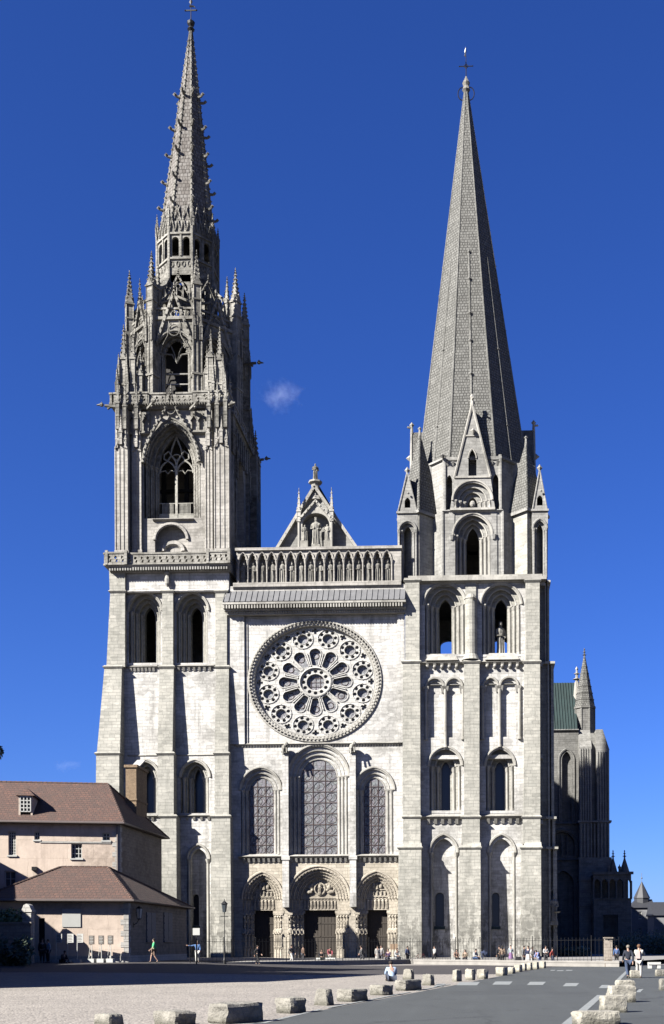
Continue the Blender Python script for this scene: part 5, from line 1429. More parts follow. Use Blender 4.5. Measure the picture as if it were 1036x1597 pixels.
# ================================================================ FENCE
fo = Vector((*top[1], TZ))
fence = empty('iron_fence', fo, 'long black iron railing on the low wall before the portals', 'fence')
def mat_(k): return S[k]
for i, ((x0, y0), (x1, y1)) in enumerate(zip(top[:-1], top[1:])):
    Ln = sqrt((x1-x0)**2+(y1-y0)**2); n = int(Ln/.34); m = M()
    for k in range(n+1):
        t_ = k/n; x, y = x0+(x1-x0)*t_, y0+.12+(y1-y0)*t_
        post = k % 9 == 0
        if i == 2 and 0.93 < t_ : pass
        m.cyl(x, y, TZ, TZ+(1.85 if post else 1.72), .03 if post else .010, n=4)
        if not post: m.cyl(x, y, TZ+1.72, TZ+1.82, .022, .002, 4)
        else: m.octa(x, y, TZ+1.9, .06)
    for z in (.12, 1.6): m.tube([(x0, y0+.12, TZ+z), (x1, y1+.12, TZ+z)], .014, 4)
    m.build('railing_panel', S['iron'], fence, fo)

# ================================================================ HOUSES ON THE LEFT
PL = stone('pink_plaster', (.74, .61, .505), (.66, .54, .44), dirt=(.30, .24, .19), dirt_amt=.75, streak=.5, dlo=.44, dhi=.62, blk=.15, bw=3, bh=1.5, mortar=1.0)
PL2 = stone('patchy_rubble_plaster', (.43, .375, .315), (.35, .30, .25), dirt=(.24, .20, .155), dirt_amt=.7, streak=.4, bw=.5, bh=.25, mortar=.85)
PL3 = stone('shade_darkened_brown_rubble', (.34, .29, .235), (.27, .23, .185), dirt=(.14, .115, .09), dirt_amt=.8, streak=.5, bw=.5, bh=.25, mortar=.8)  # brown rubble, toned darker to deepen the unlit side walls
QU = stone('quoin_stone', (.55, .53, .49), (.5, .48, .44), dirt=(.25, .23, .2), dirt_amt=.4, streak=.3, bw=.9, bh=.45)
def tiles(name, c1, c2, c3):
    t = NT(name); v = t.wallvec()
    br = t.n('ShaderNodeTexBrick'); t.l(v, br.inputs['Vector']); br.offset = .5
    br.inputs['Scale'].default_value = 1; br.inputs['Brick Width'].default_value = .34; br.inputs['Row Height'].default_value = .22
    br.inputs['Mortar Size'].default_value = .018; br.inputs['Color1'].default_value = (*c1, 1); br.inputs['Color2'].default_value = (*c2, 1); br.inputs['Mortar'].default_value = (*[k*.35 for k in c2], 1)
    p = t.pos(); nz = t.noise(p, 1.2, 7, .8); n2 = t.noise(p, 7, 3, .8); n3 = t.noise(p, .5, 4, .6)
    c = t.mix(t.math('MULTIPLY', t.ramp(nz, .40, .62), .8), br.outputs['Color'], c3)
    c = t.mix(t.math('MULTIPLY', t.ramp(n2, .56, .70), .8), c, (.30, .22, .16))
    c = t.mix(t.math('MULTIPLY', t.ramp(n3, .45, .7), .5), c, tuple(k*.6 for k in c2))
    hs_ = t.n('ShaderNodeHueSaturation'); hs_.inputs['Value'].default_value = .185; t.l(c, hs_.inputs['Color']); c = hs_.outputs[0]
    t.l(c, t.b.inputs['Base Color']); t.b.inputs['Roughness'].default_value = .9
    t.bump(t.math('SUBTRACT', nz, br.outputs['Fac']), .9, .08); return t.m
TI = tiles('old_clay_tiles', (.34, .14, .08), (.22, .095, .058), (.12, .065, .042))
FR = plain('white_frame_paint', (.62, .62, .58), .6, 0, 3, .2); WG = plain('dim_window_glass', (.09, .105, .12), .12, 0, .6, .4, spec=.6)
GT = plain('zinc_gutter', (.22, .18, .165), .5, .2, 3, .3); CHM = stone('old_brick', (.34, .245, .155), (.26, .18, .115), dirt=(.08, .065, .05), dirt_amt=.6, bw=.28, bh=.1, mortar=.7)
SH = plain('grey_shutter_paint', (.20, .205, .23), .7, 0, 3, .3); BD = plain('sign_board', (.55, .55, .52), .7, 0, 2, .15); BW = plain('brown_notice', (.11, .09, .075), .6, 0, 4, .4)
def house(name, label, P, al, sideY, backL, zE, zR, ridgeR, ridgeL, ovh=.45, holes=(), wall=PL, zb=-.2, Ll=40):
    """P front right corner (x,y); al = angle of the front wall; right wall runs straight back to sideY"""
    h = empty(name, (P[0], P[1], 0), label, 'house'); O = Vector((P[0], P[1], 0))
    m = M(); m.T = Matrix.Translation((P[0], P[1], 0)) @ Matrix.Rotation(al, 4, 'Z')
    m.panel([(-Ll, zb), (0, zb), (0, zE), (-Ll, zE)], [[(a, c), (b, c), (b, d), (a, d)] for a, b, c, d in holes], 0, .3)
    m.build('wall', wall, h, O)
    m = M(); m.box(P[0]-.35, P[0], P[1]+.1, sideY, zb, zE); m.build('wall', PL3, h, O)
    return h, O, m
# --- annex first (nearest)
aP = W(200, 1450, -35); aX = aP[0]; AYc = -35.0
_d = ray(291, 1450); AS_ = _d.y*aX/_d.x-D
aal = radians(12)
Ta = Matrix.Translation((aX, AYc, 0)) @ Matrix.Rotation(aal, 4, 'Z')
def onwall(px, py, T):
    o = T.translation; n = T.to_3x3() @ Vector((0, -1, 0)); d = ray(px, py); c = Vector((0, -D, CH))
    t_ = (o-c).dot(n)/d.dot(n); q = T.inverted() @ (c+d*t_); return q.x, q.z
def rect(l, r_, t_, b_, T):
    x0, z1 = onwall(l, t_, T); x1, z0 = onwall(r_, b_, T); return (x0, x1, z0, z1)
zEa = onwall(200, 1404, Ta)[1]
Rd = rect(60, 70, 1432, 1480, Ta); Rw = rect(97, 126, 1418, 1446, Ta)
annex, OA, _ = house('stone_annex', 'low pinkish annex with a hipped brown tile roof and white corner stones', (aX, AYc), aal, AS_, 0, zEa, 0, 0, 0, holes=[(Rd[0], Rd[1], .5, Rd[3])], Ll=11.6)
def frame_win(T, R_, parent, O, nx=2, nz=4, dep=.22, glass=WG, frame=FR, name='window'):
    x0, x1, z0, z1 = R_
    f = M(); f.T = T; g = M(); g.T = T
    for a_, b_ in ((x0, x0+.08), (x1-.08, x1)): f.box(a_, b_, dep-.05, dep+.04, z0, z1)
    for a_, b_ in ((z0, z0+.08), (z1-.08, z1)): f.box(x0, x1, dep-.06, dep+.03, a_, b_)
    for k in range(1, nx): c = x0+(x1-x0)*k/nx; f.box(c-.03, c+.03, dep-.04, dep+.03, z0, z1)
    for k in range(1, nz): c = z0+(z1-z0)*k/nz; f.box(x0, x1, dep-.035, dep+.025, c-.025, c+.025)
    f.box(x0-.1, x1+.1, -.1, dep-.05, z0-.12, z0)
    w_ = f.build(name, frame, parent, O); g.box(x0, x1, dep+.05, dep+.07, z0, z1); g.build('glass', glass, w_, O)
    # dark room behind
    return w_
m = M(); m.T = Ta; m.box(Rd[0], Rd[1], .25, .32, .4, Rd[3]); m.build('door', S['darkin'], annex, OA)
m = M(); m.T = Ta; m.box(Rw[0], Rw[1], -.06, .02, Rw[2], Rw[3]); m.build('blank_panel', BD, annex, OA)
def quoins(T, z0, z1, parent, O, side=True, w=.55):
    m = M(); m.T = T; z = z0; k = 0
    while z < z1-.1:
        ww = w if k % 2 else w*.62
        m.box(-ww, .03, -.03, .2, z+.015, z+.40)
        k += 1; z += .42
    m.build('quoins', QU, parent, O)
    m = M(); z = z0; k = 0; P = T.translation
    while z < z1-.1:
        ww = w*.62 if k % 2 else w
        m.box(P.x-.2, P.x+.03, P.y-.03, P.y+ww, z+.015, z+.40); k += 1; z += .42
    m.build('quoins', QU, parent, O)
quoins(Ta, .35, zEa-.1, annex, OA)
m = M(); m.T = Ta; m.box(-11.6, .04, -.05, .02, -.2, 1.0); m.T = None; m.box(aX-.1, aX+.05, AYc+.05, AS_, -.2, 1.0); m.build('plinth', QU, annex, OA)
# hipped roof
def hip(name_parent, O, T, P, sideY, zE, zR, xr, yr, xl, Ll, ovh, lhip=None):
    R3 = T.to_3x3(); fl_ = T @ Vector((-Ll, -ovh, zE)); fr = Vector((P[0]+ovh, P[1]-ovh, zE)); br = Vector((P[0]+ovh, sideY+ovh, zE))
    rr_ = Vector((xr, yr, zR)); rl = Vector((xl, yr-(xr-xl)*math.tan(T.to_euler().z), zR)); bl_ = Vector((fl_.x, sideY+ovh, zE))
    m = M()
    if lhip: fl_ = T @ Vector((-lhip, -ovh, zE)); bl_ = Vector((fl_.x, sideY+ovh, zE))
    m.add([fl_, fr, rr_, rl, br, bl_]+[p-Vector((0, 0, .14)) for p in (fl_, fr, br, bl_)], [(0, 1, 2, 3), (1, 4, 2), (4, 5, 3, 2), (5, 0, 3), (0, 6, 7, 1), (1, 7, 8, 4), (6, 9, 8, 7)])
    rf = m.build('roof', TI, name_parent, O)
    m = M()
    for a_, b_ in ((fr, rr_), (rr_, rl), (br, rr_), (fl_, rl)):
        n = int((b_-a_).length/.42)
        for k in range(n): p = a_.lerp(b_, k/n); q = a_.lerp(b_, (k+.92)/n); m.tube([p, q], .12, 6, .10)
    m.build('ridge_tiles', TI, rf, O)
    g = M(); g.tube([fl_+Vector((0, -.08, -.05)), fr+Vector((.05, -.08, -.05)), br+Vector((.08, 0, -.05))], .1, 6); g.build('gutter', GT, rf, O)
    return rf, fr, rr_, rl, br
rx_, rz_ = W(168, 1353, -27.9); rl_, _ = W(93, 1352, -28.9)
hip(annex, OA, Ta, (aX, AYc), AS_, zEa, rz_, rx_, -27.9, rl_, 18, .5, lhip=10.6)
# shutters and wall lamp on the shaded side
def sidepos(px, py, Xw):
    d = ray(px, py); t_ = Xw/d.x; return d.y*t_-D, CH+d.z*t_
for l, r_ in ((228, 242), (255, 268)):
    y0, z1 = sidepos(l, 1423, aX); y1, z0 = sidepos(r_, 1467, aX)
    m = M(); ym = (y0+y1)/2
    for a_, b_ in ((y0, ym-.03), (ym+.03, y1)):
        m.box(aX+.01, aX+.07, a_, b_, z0, z1)
        for k in range(4): m.box(aX+.07, aX+.10, a_+.02, b_-.02, z0+.2+(z1-z0)*k/4, z0+.32+(z1-z0)*k/4)
    m.box(aX, aX+.14, y0-.1, y1+.1, z0-.15, z0-.02)
    m.build('shutters', SH, annex, OA)
y, z = sidepos(217, 1424, aX+.45)
lamp = empty('wall_lantern', (aX, y, z), 'pale glass wall lantern on the shaded end of the annex', 'lantern'); OL = Vector((aX, y, z))
m = M(); m.tube([(aX, y, z-.9), (aX+.25, y, z-.8), (aX+.45, y, z-.5)], .03, 5); m.box(aX, aX+.04, y-.08, y+.08, z-1.1, z-.7); m.cyl(aX+.45, y, z+.32, z+.5, .3, .05, 6); m.cyl(aX+.45, y, z-.5, z-.42, .1, .18, 6)
for k in range(6): m.tube([(aX+.45+.17*cos(k*pi/3), y+.17*sin(k*pi/3), z-.42), (aX+.45+.28*cos(k*pi/3), y+.28*sin(k*pi/3), z+.32)], .012, 4)
m.build('lantern_frame', S['iron'], lamp, OL)
m = M(); m.cyl(aX+.45, y, z-.41, z+.31, .16, .26, 6); m.build('lantern_glass', plain('milky_glass', (.7, .68, .6), .3), lamp, OL)
# --- main house
mP = W(187, 1380, -25); mX = mP[0]; MYc = -25.0; mal = radians(12)
Tm = Matrix.Translation((mX, MYc, 0)) @ Matrix.Rotation(mal, 4, 'Z')
zEm = onwall(187, 1284, Tm)[1]
wins = [(rect(13, 25, 1297, 1334, Tm), 3, 8), (rect(53.5, 62, 1297, 1310, Tm), 2, 2), (rect(111, 128, 1316, 1339, Tm), 3, 3), (rect(160, 171.5, 1299, 1311, Tm), 2, 2), (rect(7, 25, 1359, 1394, Tm), 2, 3)]
Y2 = sidepos(252, 1300, mX)[0]
house1, OM, _ = house('town_house', 'tall pink plastered house with a brown tile roof, one dormer and small windows', (mX, MYc), mal, Y2, 0, zEm, 0, 0, 0, holes=[w_[0] for w_ in wins], wall=PL, Ll=34)
for R_, nx, nz in wins: frame_win(Tm, R_, house1, OM, nx, nz)
quoins(Tm, 2.0, zEm-.1, house1, OM, w=.6)
m = M(); m.T = Tm; x0, z0 = onwall(62, 1313, Tm); m.box(x0, -.7, -.06, .02, z0-.08, z0+.06); m.build('ledge', QU, house1, OM)
m = M(); m.tube([(mX-.15, MYc-.14, zEm-.2), (mX-.15, MYc-.14, 4)], .07, 6); m.build('downpipe', GT, house1, OM)
rx_, rz_ = W(168, 1223, (MYc+Y2)/2); rl_, _ = W(-260, 1223, -30)
rf, fr, rr_, rl, br = hip(house1, OM, Tm, (mX, MYc), Y2, zEm, rz_, rx_, (MYc+Y2)/2, rl_, 34, .5)
# dormer
m = M(); d0 = onwall(32, 1243, Tm); d1 = onwall(48, 1266, Tm)
# plane of the front slope: find slope position at dormer foot
sl = (rz_-zEm)/((MYc+Y2)/2-MYc+.5)
yd = .55; 
T2 = Tm @ Matrix.Translation((0, yd, 0))
R_ = rect(32, 48, 1243, 1266, T2); x0, x1, z0, z1 = R_
m.T = T2; m.box(x0-.15, x0, -.05, 4, z0-.4, z1+.1); m.box(x1, x1+.15, -.05, 4, z0-.4, z1+.1); m.box(x0-.15, x1+.15, -.05, 4, z1, z1+.12); m.box(x0-.1, x1+.1, .3, .4, z0-.5, z1)
dm = m.build('dormer', PL, house1, OM)
m = M(); m.T = T2; c = (x0+x1)/2
m.add([(x0-.35, -.25, z1+.1), (x1+.35, -.25, z1+.1), (c, .5, z1+.85), (x0-.35, 4.2, z1+.1), (x1+.35, 4.2, z1+.1), (c, 4.8, z1+.85)], [(0, 1, 2), (0, 2, 5, 3), (1, 4, 5, 2), (0, 3, 4, 1)])
m.build('dormer_roof', TI, dm, OM)
frame_win(T2, R_, dm, OM, 3, 4, dep=.05) if False else None
f = M(); f.T = T2
for k in range(4): q = x0+(x1-x0)*k/3; f.box(q-.04, q+.04, -.12, -.03, z0, z1)
for k in range(5): q = z0+(z1-z0)*k/4; f.box(x0, x1, -.11, -.04, q-.04, q+.04)
f.build('window_frame', FR, dm, OM); f = M(); f.T = T2; f.box(x0, x1, -.02, 0, z0, z1); f.build('glass', WG, dm, OM)
# chimney
yc = (MYc+Y2)/2+1.2; x0, zt = W(196, 1193, yc); x1, _ = W(212.5, 1193, yc); yb = x1*(0)+sidepos(229, 1200, x1)[0]
m = M(); m.box(x0, x1, yc, yb, zEm-.5, zt); m.box(x0-.12, x1+.12, yc-.12, yb+.12, zt-.25, zt); m.box(x0-.08, x1+.08, yc-.08, yb+.08, zt-3.2, zt-3.05)
ch = m.build('chimney', CHM, house1, OM); m = M()
ym = yc+(yb-yc)*.6
m.add([(x0+.1, ym-.5, zt), (x1-.1, ym-.5, zt), (x1-.1, ym+1.2, zt+.8), (x0+.1, ym+1.2, zt+.8), (x0+.1, ym-.5, zt+.15), (x1-.1, ym-.5, zt+.15), (x1-.1, ym+1.2, zt+.95), (x0+.1, ym+1.2, zt+.95)], [(0,1,2,3),(4,5,6,7),(0,1,5,4),(1,2,6,5),(2,3,7,6),(3,0,4,7)]); m.build('chimney_cowl', QU, ch, OM)
# vent
x, z = onwall(54, 1355, Tm); m = M(); m.T = Tm; m.box(x-.2, x+.2, -.25, 0, z-.15, z+.15); m.build('vent_box', S['iron'], house1, OM)

# buildings out of sight on the left whose roofs shade the square and the houses
def offhouse(name, label, x0, x1, y0, y1, zE, zR, along='x', wall=PL):
    O = Vector(((x0+x1)/2, (y0+y1)/2, 0)); h = empty(name, O, label, 'house')
    m = M(); m.box(x0, x1, y0, y1, -.2, zE); m.build('wall', wall, h, O)
    m = M()
    if along == 'x':
        ym = (y0+y1)/2; m.add([(x0-.4, y0-.4, zE), (x1+.4, y0-.4, zE), (x1+.4, y1+.4, zE), (x0-.4, y1+.4, zE), (x0-.4, ym, zR), (x1+.4, ym, zR)], [(0, 1, 5, 4), (2, 3, 4, 5), (1, 2, 5), (3, 0, 4), (0, 3, 2, 1)])
    else:
        xm = (x0+x1)/2; m.add([(x0-.4, y0-.4, zE), (x1+.4, y0-.4, zE), (x1+.4, y1+.4, zE), (x0-.4, y1+.4, zE), (xm, y0-.4, zR), (xm, y1+.4, zR)], [(0, 1, 4), (1, 2, 5, 4), (2, 3, 5), (3, 0, 4, 5), (0, 3, 2, 1)])
    m.build('roof', TI, h, O)
    f = M()
    for k in range(int((y1-y0)/3)):
        yy = y0+1.5+3*k
        for z in (1.2, 4.5, 7.8):
            if z+1.6 < zE: f.box(x1+.001, x1+.05, yy-.5, yy+.5, z, z+1.5)
    f.build('window', WG, h, O)
offhouse('row_house', 'plastered house just beyond the left edge nearest the viewer', -46, -25.3, -79, -62.3, 13, 17)
offhouse('row_house', 'taller plastered house just beyond the left edge of the square', -40.5, -30.6, -62, -54.5, 18, 21, )
offhouse('row_house', 'plastered house beyond the left edge beside the walled garden', -56, -40.9, -56, -31, 11, 14.6, 'y')
# garden wall, gate pillar, hedge and bush at the left edge
wx0, wy = G(-40, 1503)[0], -39.5
m = M(); zt = Z(1441, wy, 20); xr = X(48, wy, 1450); xl = X(-60, wy, 1450)
m.box(xl, xr, wy, wy+.4, 0, zt); m.box(xl, xr+.05, wy-.06, wy+.46, zt, zt+.12)
gw = m.build('garden_wall', PL2); tag(gw, 'low plastered garden wall at the left edge below the hedge', 'garden wall')
m = M(); x = X(44, wy+1.5, 1430); z1 = Z(1412, wy+1.5, 44); m.box(x-.32, x+.32, wy+1.2, wy+1.85, 0, z1-.5); m.box(x-.4, x+.4, wy+1.12, wy+1.93, z1-.5, z1-.35); m.prism([(x-.35, z1-.35), (x+.35, z1-.35), (x+.2, z1), (x, z1+.1), (x-.2, z1)], wy+1.15, wy+1.9)
o = m.build('gate_pillar', QU); tag(o, 'pale round-topped stone gate pillar beside the annex', 'pillar')
def leaf_mat(name, c1, c2):
    t = NT(name); p = t.pos(); nz = t.noise(p, 3.5, 3, .6)
    c = t.mix(t.ramp(nz, .3, .7), c1, c2); t.l(c, t.b.inputs['Base Color']); t.b.inputs['Roughness'].default_value = .6; return t.m
LF = leaf_mat('green_leaves', (.035, .06, .02), (.075, .11, .04)); LFd = leaf_mat('dark_leaves', (.018, .028, .014), (.04, .055, .025))
def foliage(m, cx, cy, cz, rx, ry, rz, n, s, rnd):
    for _ in range(n):
        while True:
            a, b, c = rnd.uniform(-1, 1), rnd.uniform(-1, 1), rnd.uniform(-1, 1); q = a*a+b*b+c*c
            if .25 < q < 1: break
        k = 1+.25*sin(a*5+b*3)+.15*cos(c*7); p = Vector((cx+a*rx*k, cy+b*ry*k, max(.05, cz+c*rz*k)))
        u = Vector((rnd.uniform(-1, 1), rnd.uniform(-1, 1), rnd.uniform(-1, 1))).normalized(); w_ = u.orthogonal().normalized()*s*rnd.uniform(.3, .6); u = u*s*rnd.uniform(.7, 1.2)
        m.add([p-u, p+w_, p+u, p-w_], [(0, 1, 2, 3)])
rnd = random.Random(3)
m = M()
for k in range(7): foliage(m, X(-20+k*8.5, wy+1.4, 1430), wy+1.6, zt+.2+.15*sin(k*2), .55, .6, .75, 260, .16, rnd)
o = m.build('hedge', LF); tag(o, 'clipped green hedge showing above the garden wall', 'hedge')
bx_, by_, _ = G(6, 1517)
bush = empty('bush', (bx_, by_, 0), 'dark leafy bush at the lower left corner of the square', 'bush')
m = M(); 
for k in range(9): foliage(m, bx_-1.2+.42*k*.8, by_+rnd.uniform(-.5, .5), 1.0+.5*sin(k), .7, .7, .85, 260, .17, rnd)
m.build('foliage', LFd, bush, (bx_, by_, 0))
m = M()
for k in range(6): m.tube([(bx_+rnd.uniform(-.2, .2), by_, 0), (bx_+rnd.uniform(-1, 1), by_, 1.2)], .035, 5, .015)
m.build('stem', S['wood'], bush, (bx_, by_, 0))
# branch tip poking in at the left edge: a tree standing outside the frame
tx0, ty0 = W(-48, 1172, -62)[0], -62.0
trz = W(0, 1172, -62)[1]
tree = empty('tree', (tx0-3.2, ty0, 0), 'leafy tree whose outermost twig reaches in at the left edge', 'tree'); OT = Vector((tx0-3.2, ty0, 0))
m = M(); m.tube([(tx0-3.2, ty0, 0), (tx0-3.3, ty0, 4), (tx0-3, ty0, 9), (tx0-2.8, ty0, trz+1)], .35, 8, .12)
for k in range(7): a = k*.9; m.tube([(tx0-3.1, ty0, 6+k*.8), (tx0-3.1+cos(a)*2, ty0+sin(a)*2, 8+k*.9)], .12, 5, .04)
tipx = W(2, 1173, -62)[0]; m.tube([(tx0-3, ty0, trz-1.5), (tx0-1, ty0, trz-.3), (tipx-.05, ty0, trz)], .09, 5, .02)
m.build('trunk', S['wood'], tree, OT)
m = M()
for k in range(16): a = k*2.4; foliage(m, tx0-3.1+cos(a)*1.6, ty0+sin(a)*1.7, 8.5+k*.4, 1.1, 1.1, .9, 220, .22, rnd)
foliage(m, W(-2, 1173, -62)[0], ty0, trz, .28, .3, .25, 60, .13, rnd)
m.build('crown', LFd, tree, OT)

# ================================================================ NOTICE BOARDS
def at_front(px, off=1.0):
    d = ray(px, 1475); n = Ta.to_3x3() @ Vector((0, -1, 0)); o = Ta.translation+n*off; c = Vector((0, -D, CH))
    q = c+d*((o-c).dot(n)/d.dot(n)); return q.x, q.y, gz(q.x, q.y)+.008
def board(px, pyb, t_, b_, l, r_, mat, white, label):
    x, y, z = at_front(px, .9); O = Vector((x, y, z)); h = empty('notice_board', O, label, 'notice board', 'free-standing notice boards before the annex')
    k = (y+D)/F; w_ = (r_-l)*k; z1 = CH+(HY-t_)*k; z0 = CH+(HY-b_)*k
    m = M(); m.box(x-w_/2, x+w_/2, y-.02, y+.02, z0, z1); m.build('panel', mat, h, O)
    m = M()
    for k in range(5): m.box(x-w_*.36, x+w_*.3*(1 if k % 2 else .7), y-.028, y-.021, z1-.12-.11*k, z1-.085-.11*k)
    m.build('notice_text', BW if mat is not BW else BD, h, O)
    m = M()
    if white: m.tube([(x-w_/2, y, z), (x-w_*.42, y, z1)], .035, 5); m.box(x-w_*.9, x+.05, y-.25, y+.25, z, z+.22)
    else: m.tube([(x, y+.04, z), (x, y+.04, z0)], .03, 5); m.tube([(x-.1, y+.04, z0), (x-w_*.9, y+.3, z)], .02, 5); m.box(x-w_*.6, x+w_*.6, y-.3, y+.3, z, z+.28)
    m.build('base', FR, h, O)
for px, nm, wh in ((92, 'white notice board nearest the annex doorway', 1), (110, 'white notice board second from the annex doorway', 1), (125, 'white notice board closest to the brown ones', 1)):
    board(px, 1495, 1454, 1468, px-5, px+5, BD, wh, nm)
for px, nm in ((143, 'brown notice board beside the white boards'), (158, 'brown notice board between two others like it'), (172.5, 'brown notice board nearest the white corner stones')):
    board(px, 1496, 1457, 1471, px-4.5, px+4.5, BW, 0, nm)
# litter bin at the corner, street lamp, signs
x, y, z = G(202.5, 1497.5); O = Vector((x, y, z)); b = empty('litter_bin', O, 'dark litter bin at the annex corner', 'litter bin')
m = M(); m.cyl(x, y, z, z+.95, .26, .3, 10); m.build('bin_body', plain('green_bin', (.02, .035, .028), .5), b, O); m = M(); m.cyl(x, y, z+.95, z+1.05, .33, .28, 10); m.build('lid', S['iron'], b, O)
x, y, z = G(350.5, 1504); O = Vector((x, y, z)); lp = empty('street_lamp', O, 'slender black street lamp before the left buttress', 'street lamp')
zt = Z(1404, y, 350)
m = M(); m.lathe(x, y, [(.12, z), (.12, z+.3), (.07, z+.5), (.06, z+1.2), (.035, z+1.4), (.028, zt-1.0), (.05, zt-.95), (.03, zt-.9)], 8); m.tube([(x-.3, y, zt-1.2), (x+.3, y, zt-1.2)], .025, 5); m.build('pole', S['iron'], lp, O)
m = M(); m.cyl(x, y, zt-.9, zt-.3, .13, .22, 6); m.build('lamp_glass', WG, lp, O); m = M(); m.cyl(x, y, zt-.3, zt-.05, .28, .04, 6); m.cyl(x, y, zt-.05, zt+.1, .03, .02, 5); m.build('lamp_cap', S['iron'], lp, O)
x, y, z = G(306.5, 1504.5); O = Vector((x, y, z)); sg_ = empty('signboard', O, 'blank white signboard on the railing beside the annex', 'sign'); k = (y+D)/F
m = M(); m.box(x-5.5*k, x+5.5*k, y-.03, y, CH+(HY-1457)*k, CH+(HY-1446)*k); m.build('panel', BD, sg_, O); m = M(); m.box(x-.04, x+.04, y, y+.06, z, CH+(HY-1457)*k); m.build('post', S['iron'], sg_, O)
x, y, z = G(614, 1503); O = Vector((x, y, z)); sg_ = empty('signboard', O, 'tan cardboard sign above the bench by the right portal', 'sign'); k = (y+D)/F
m = M(); m.box(x-6*k, x+6*k, y+.6, y+.64, CH+(HY-1481)*k, CH+(HY-1472)*k); m.build('panel', plain('cardboard', (.33, .23, .15), .9), sg_, O); m = M(); m.box(x-.03, x+.03, y+.64, y+.7, z, CH+(HY-1481)*k); m.build('post', S['iron'], sg_, O)

# ================================================================ STONE BLOCKS
def rock_mat(name, c1, c2, c3):
    t = NT(name); p = t.pos(); a = t.noise(p, 3, 6, .7); b = t.noise(p, 14, 4, .75); g_ = t.noise(p, 1.1, 3, .6)
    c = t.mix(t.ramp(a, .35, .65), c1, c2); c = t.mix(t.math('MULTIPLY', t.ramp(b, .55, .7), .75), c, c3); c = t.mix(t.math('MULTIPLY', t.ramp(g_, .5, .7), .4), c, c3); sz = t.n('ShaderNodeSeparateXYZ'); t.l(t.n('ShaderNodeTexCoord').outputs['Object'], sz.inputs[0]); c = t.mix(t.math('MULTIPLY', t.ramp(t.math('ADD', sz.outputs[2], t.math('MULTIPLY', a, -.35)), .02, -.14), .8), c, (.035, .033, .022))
    t.l(c, t.b.inputs['Base Color']); t.b.inputs['Roughness'].default_value = .95; t.bump(t.math('ADD', a, b), .9, .06); return t.m
RK = rock_mat('rough_stone', (.15, .14, .118), (.09, .084, .069), (.024, .022, .018)); RKw = rock_mat('pale_rough_stone', (.22, .205, .168), (.14, .13, .105), (.04, .037, .03))
def block(px, b_, lit, dark, hpx, phi, mat, label, group, taper=.0, dense=5):
    x, y, z = G(px, b_); k = (y+D)/F
    a = max(.12, dark*k/max(.2, cos(phi))); b = max(.2, lit*k/max(.2, sin(phi))); h = hpx*k
    if phi < .6: a = (lit+dark)*k/cos(phi); b = a*.55
    bm = bmesh.new(); bmesh.ops.create_cube(bm, size=1); bmesh.ops.subdivide_edges(bm, edges=bm.edges[:], cuts=dense, use_grid_fill=True)
    from mathutils import noise as mn
    sd_ = rnd.uniform(0, 100)
    for v in bm.verts:
        c = v.co.copy(); e = sum(1 for q in c if abs(abs(q)-.5) < 1e-3)
        if e >= 2: c *= (1-.035*e)
        n_ = mn.noise_vector(c*2.3+Vector((sd_, 0, 0)))*.06+mn.noise_vector(c*6+Vector((sd_, 3, 0)))*.035
        t_ = 1-taper*(c.z+.5)
        v.co = Vector(((c.x+n_.x)*a*t_, (c.y+n_.y)*b*t_, (c.z+.5+n_.z*(1 if c.z > -.4 else 0))*h-.02))
    me = bpy.data.meshes.new('stone_block'); bm.to_mesh(me); bm.free(); me.materials.append(mat)
    o = bpy.data.objects.new('stone_block', me); COL.objects.link(o); o.location = (x, y, z); o.rotation_euler = (0, 0, phi)
    tag(o, label, 'stone block', group); return o
LG = 'rough stone blocks along the left edge of the road'; RG = 'pale stone blocks along the right edge of the road'
ph = radians(50)
ord_ = ['nearest block of the left row, cut by the bottom of the picture', 'second nearest block of the left row, long and pitted', 'largest dark-sided block of the left row', 'squat block just beyond the largest dark-sided one', 'tapering upright block in the left row', 'pitted squat block right after the tapering one', 'flat-topped block just before the seated man', 'long dark-ended block in front of the seated man', 'small pale upright block right behind the seated man', 'short block just past the seated man', ]
for (l, mid, r_, t_, b_, tp), lb in zip(((142, 179, 198, 1580, 1606, .1), (236, 283, 309, 1575, 1603, .0), (323, 362, 412, 1563, 1598, 0), (428, 457, 480, 1555, 1583, 0), (487, 512, 524, 1542, 1571, .3), (525, 551, 575, 1542, 1565, 0), (576, 599, 615, 1536, 1555, 0), (615, 634, 659, 1528, 1548, 0), (627, 642, 648, 1512, 1531, .2), (657, 672, 679, 1520, 1540, .15)), ord_):
    block((l+r_)/2, b_-3, mid-l, r_-mid, b_-t_-2, ph, RK, lb+', grey and rough' if len(lb.split()) < 9 else lb, LG, tp)
m_ = ((711, 714, 721, 1513, 1532, .15, 'leaning block at the near end of the low kerb stones'), (731, 738, 742, 1512, 1530, .05, 'long low kerb stone after the leaning block'), (750, 757, 762, 1512, 1528, 0, 'low kerb stone in the middle of the left row'), (779, 786, 792, 1509, 1523, 0, 'kerb stone in front of the woman in tan'), (798, 801, 804, 1509, 1520, 0, 'narrow kerb stone just right of the woman in tan'), (808, 812, 815, 1505, 1517, 0, 'kerb stone beside the black bag'), (818, 820, 822, 1503, 1515, .1, 'narrow post stone by the white skirt'), (826, 829, 831, 1502, 1514, .1, 'narrow post stone between the standing group'), (836, 839, 841, 1501, 1513, .1, 'narrow post stone under the person bending in blue'), (847, 850, 852, 1500, 1511.5, .1, 'farthest narrow post stone of the left row'))
for l, mid, r_, t_, b_, tp, lb in m_: block(r_-(r_-l)*.5-3, b_-1, (mid-l)+5, r_-mid+2, b_-t_, ph, RKw, lb, LG, tp, 3)
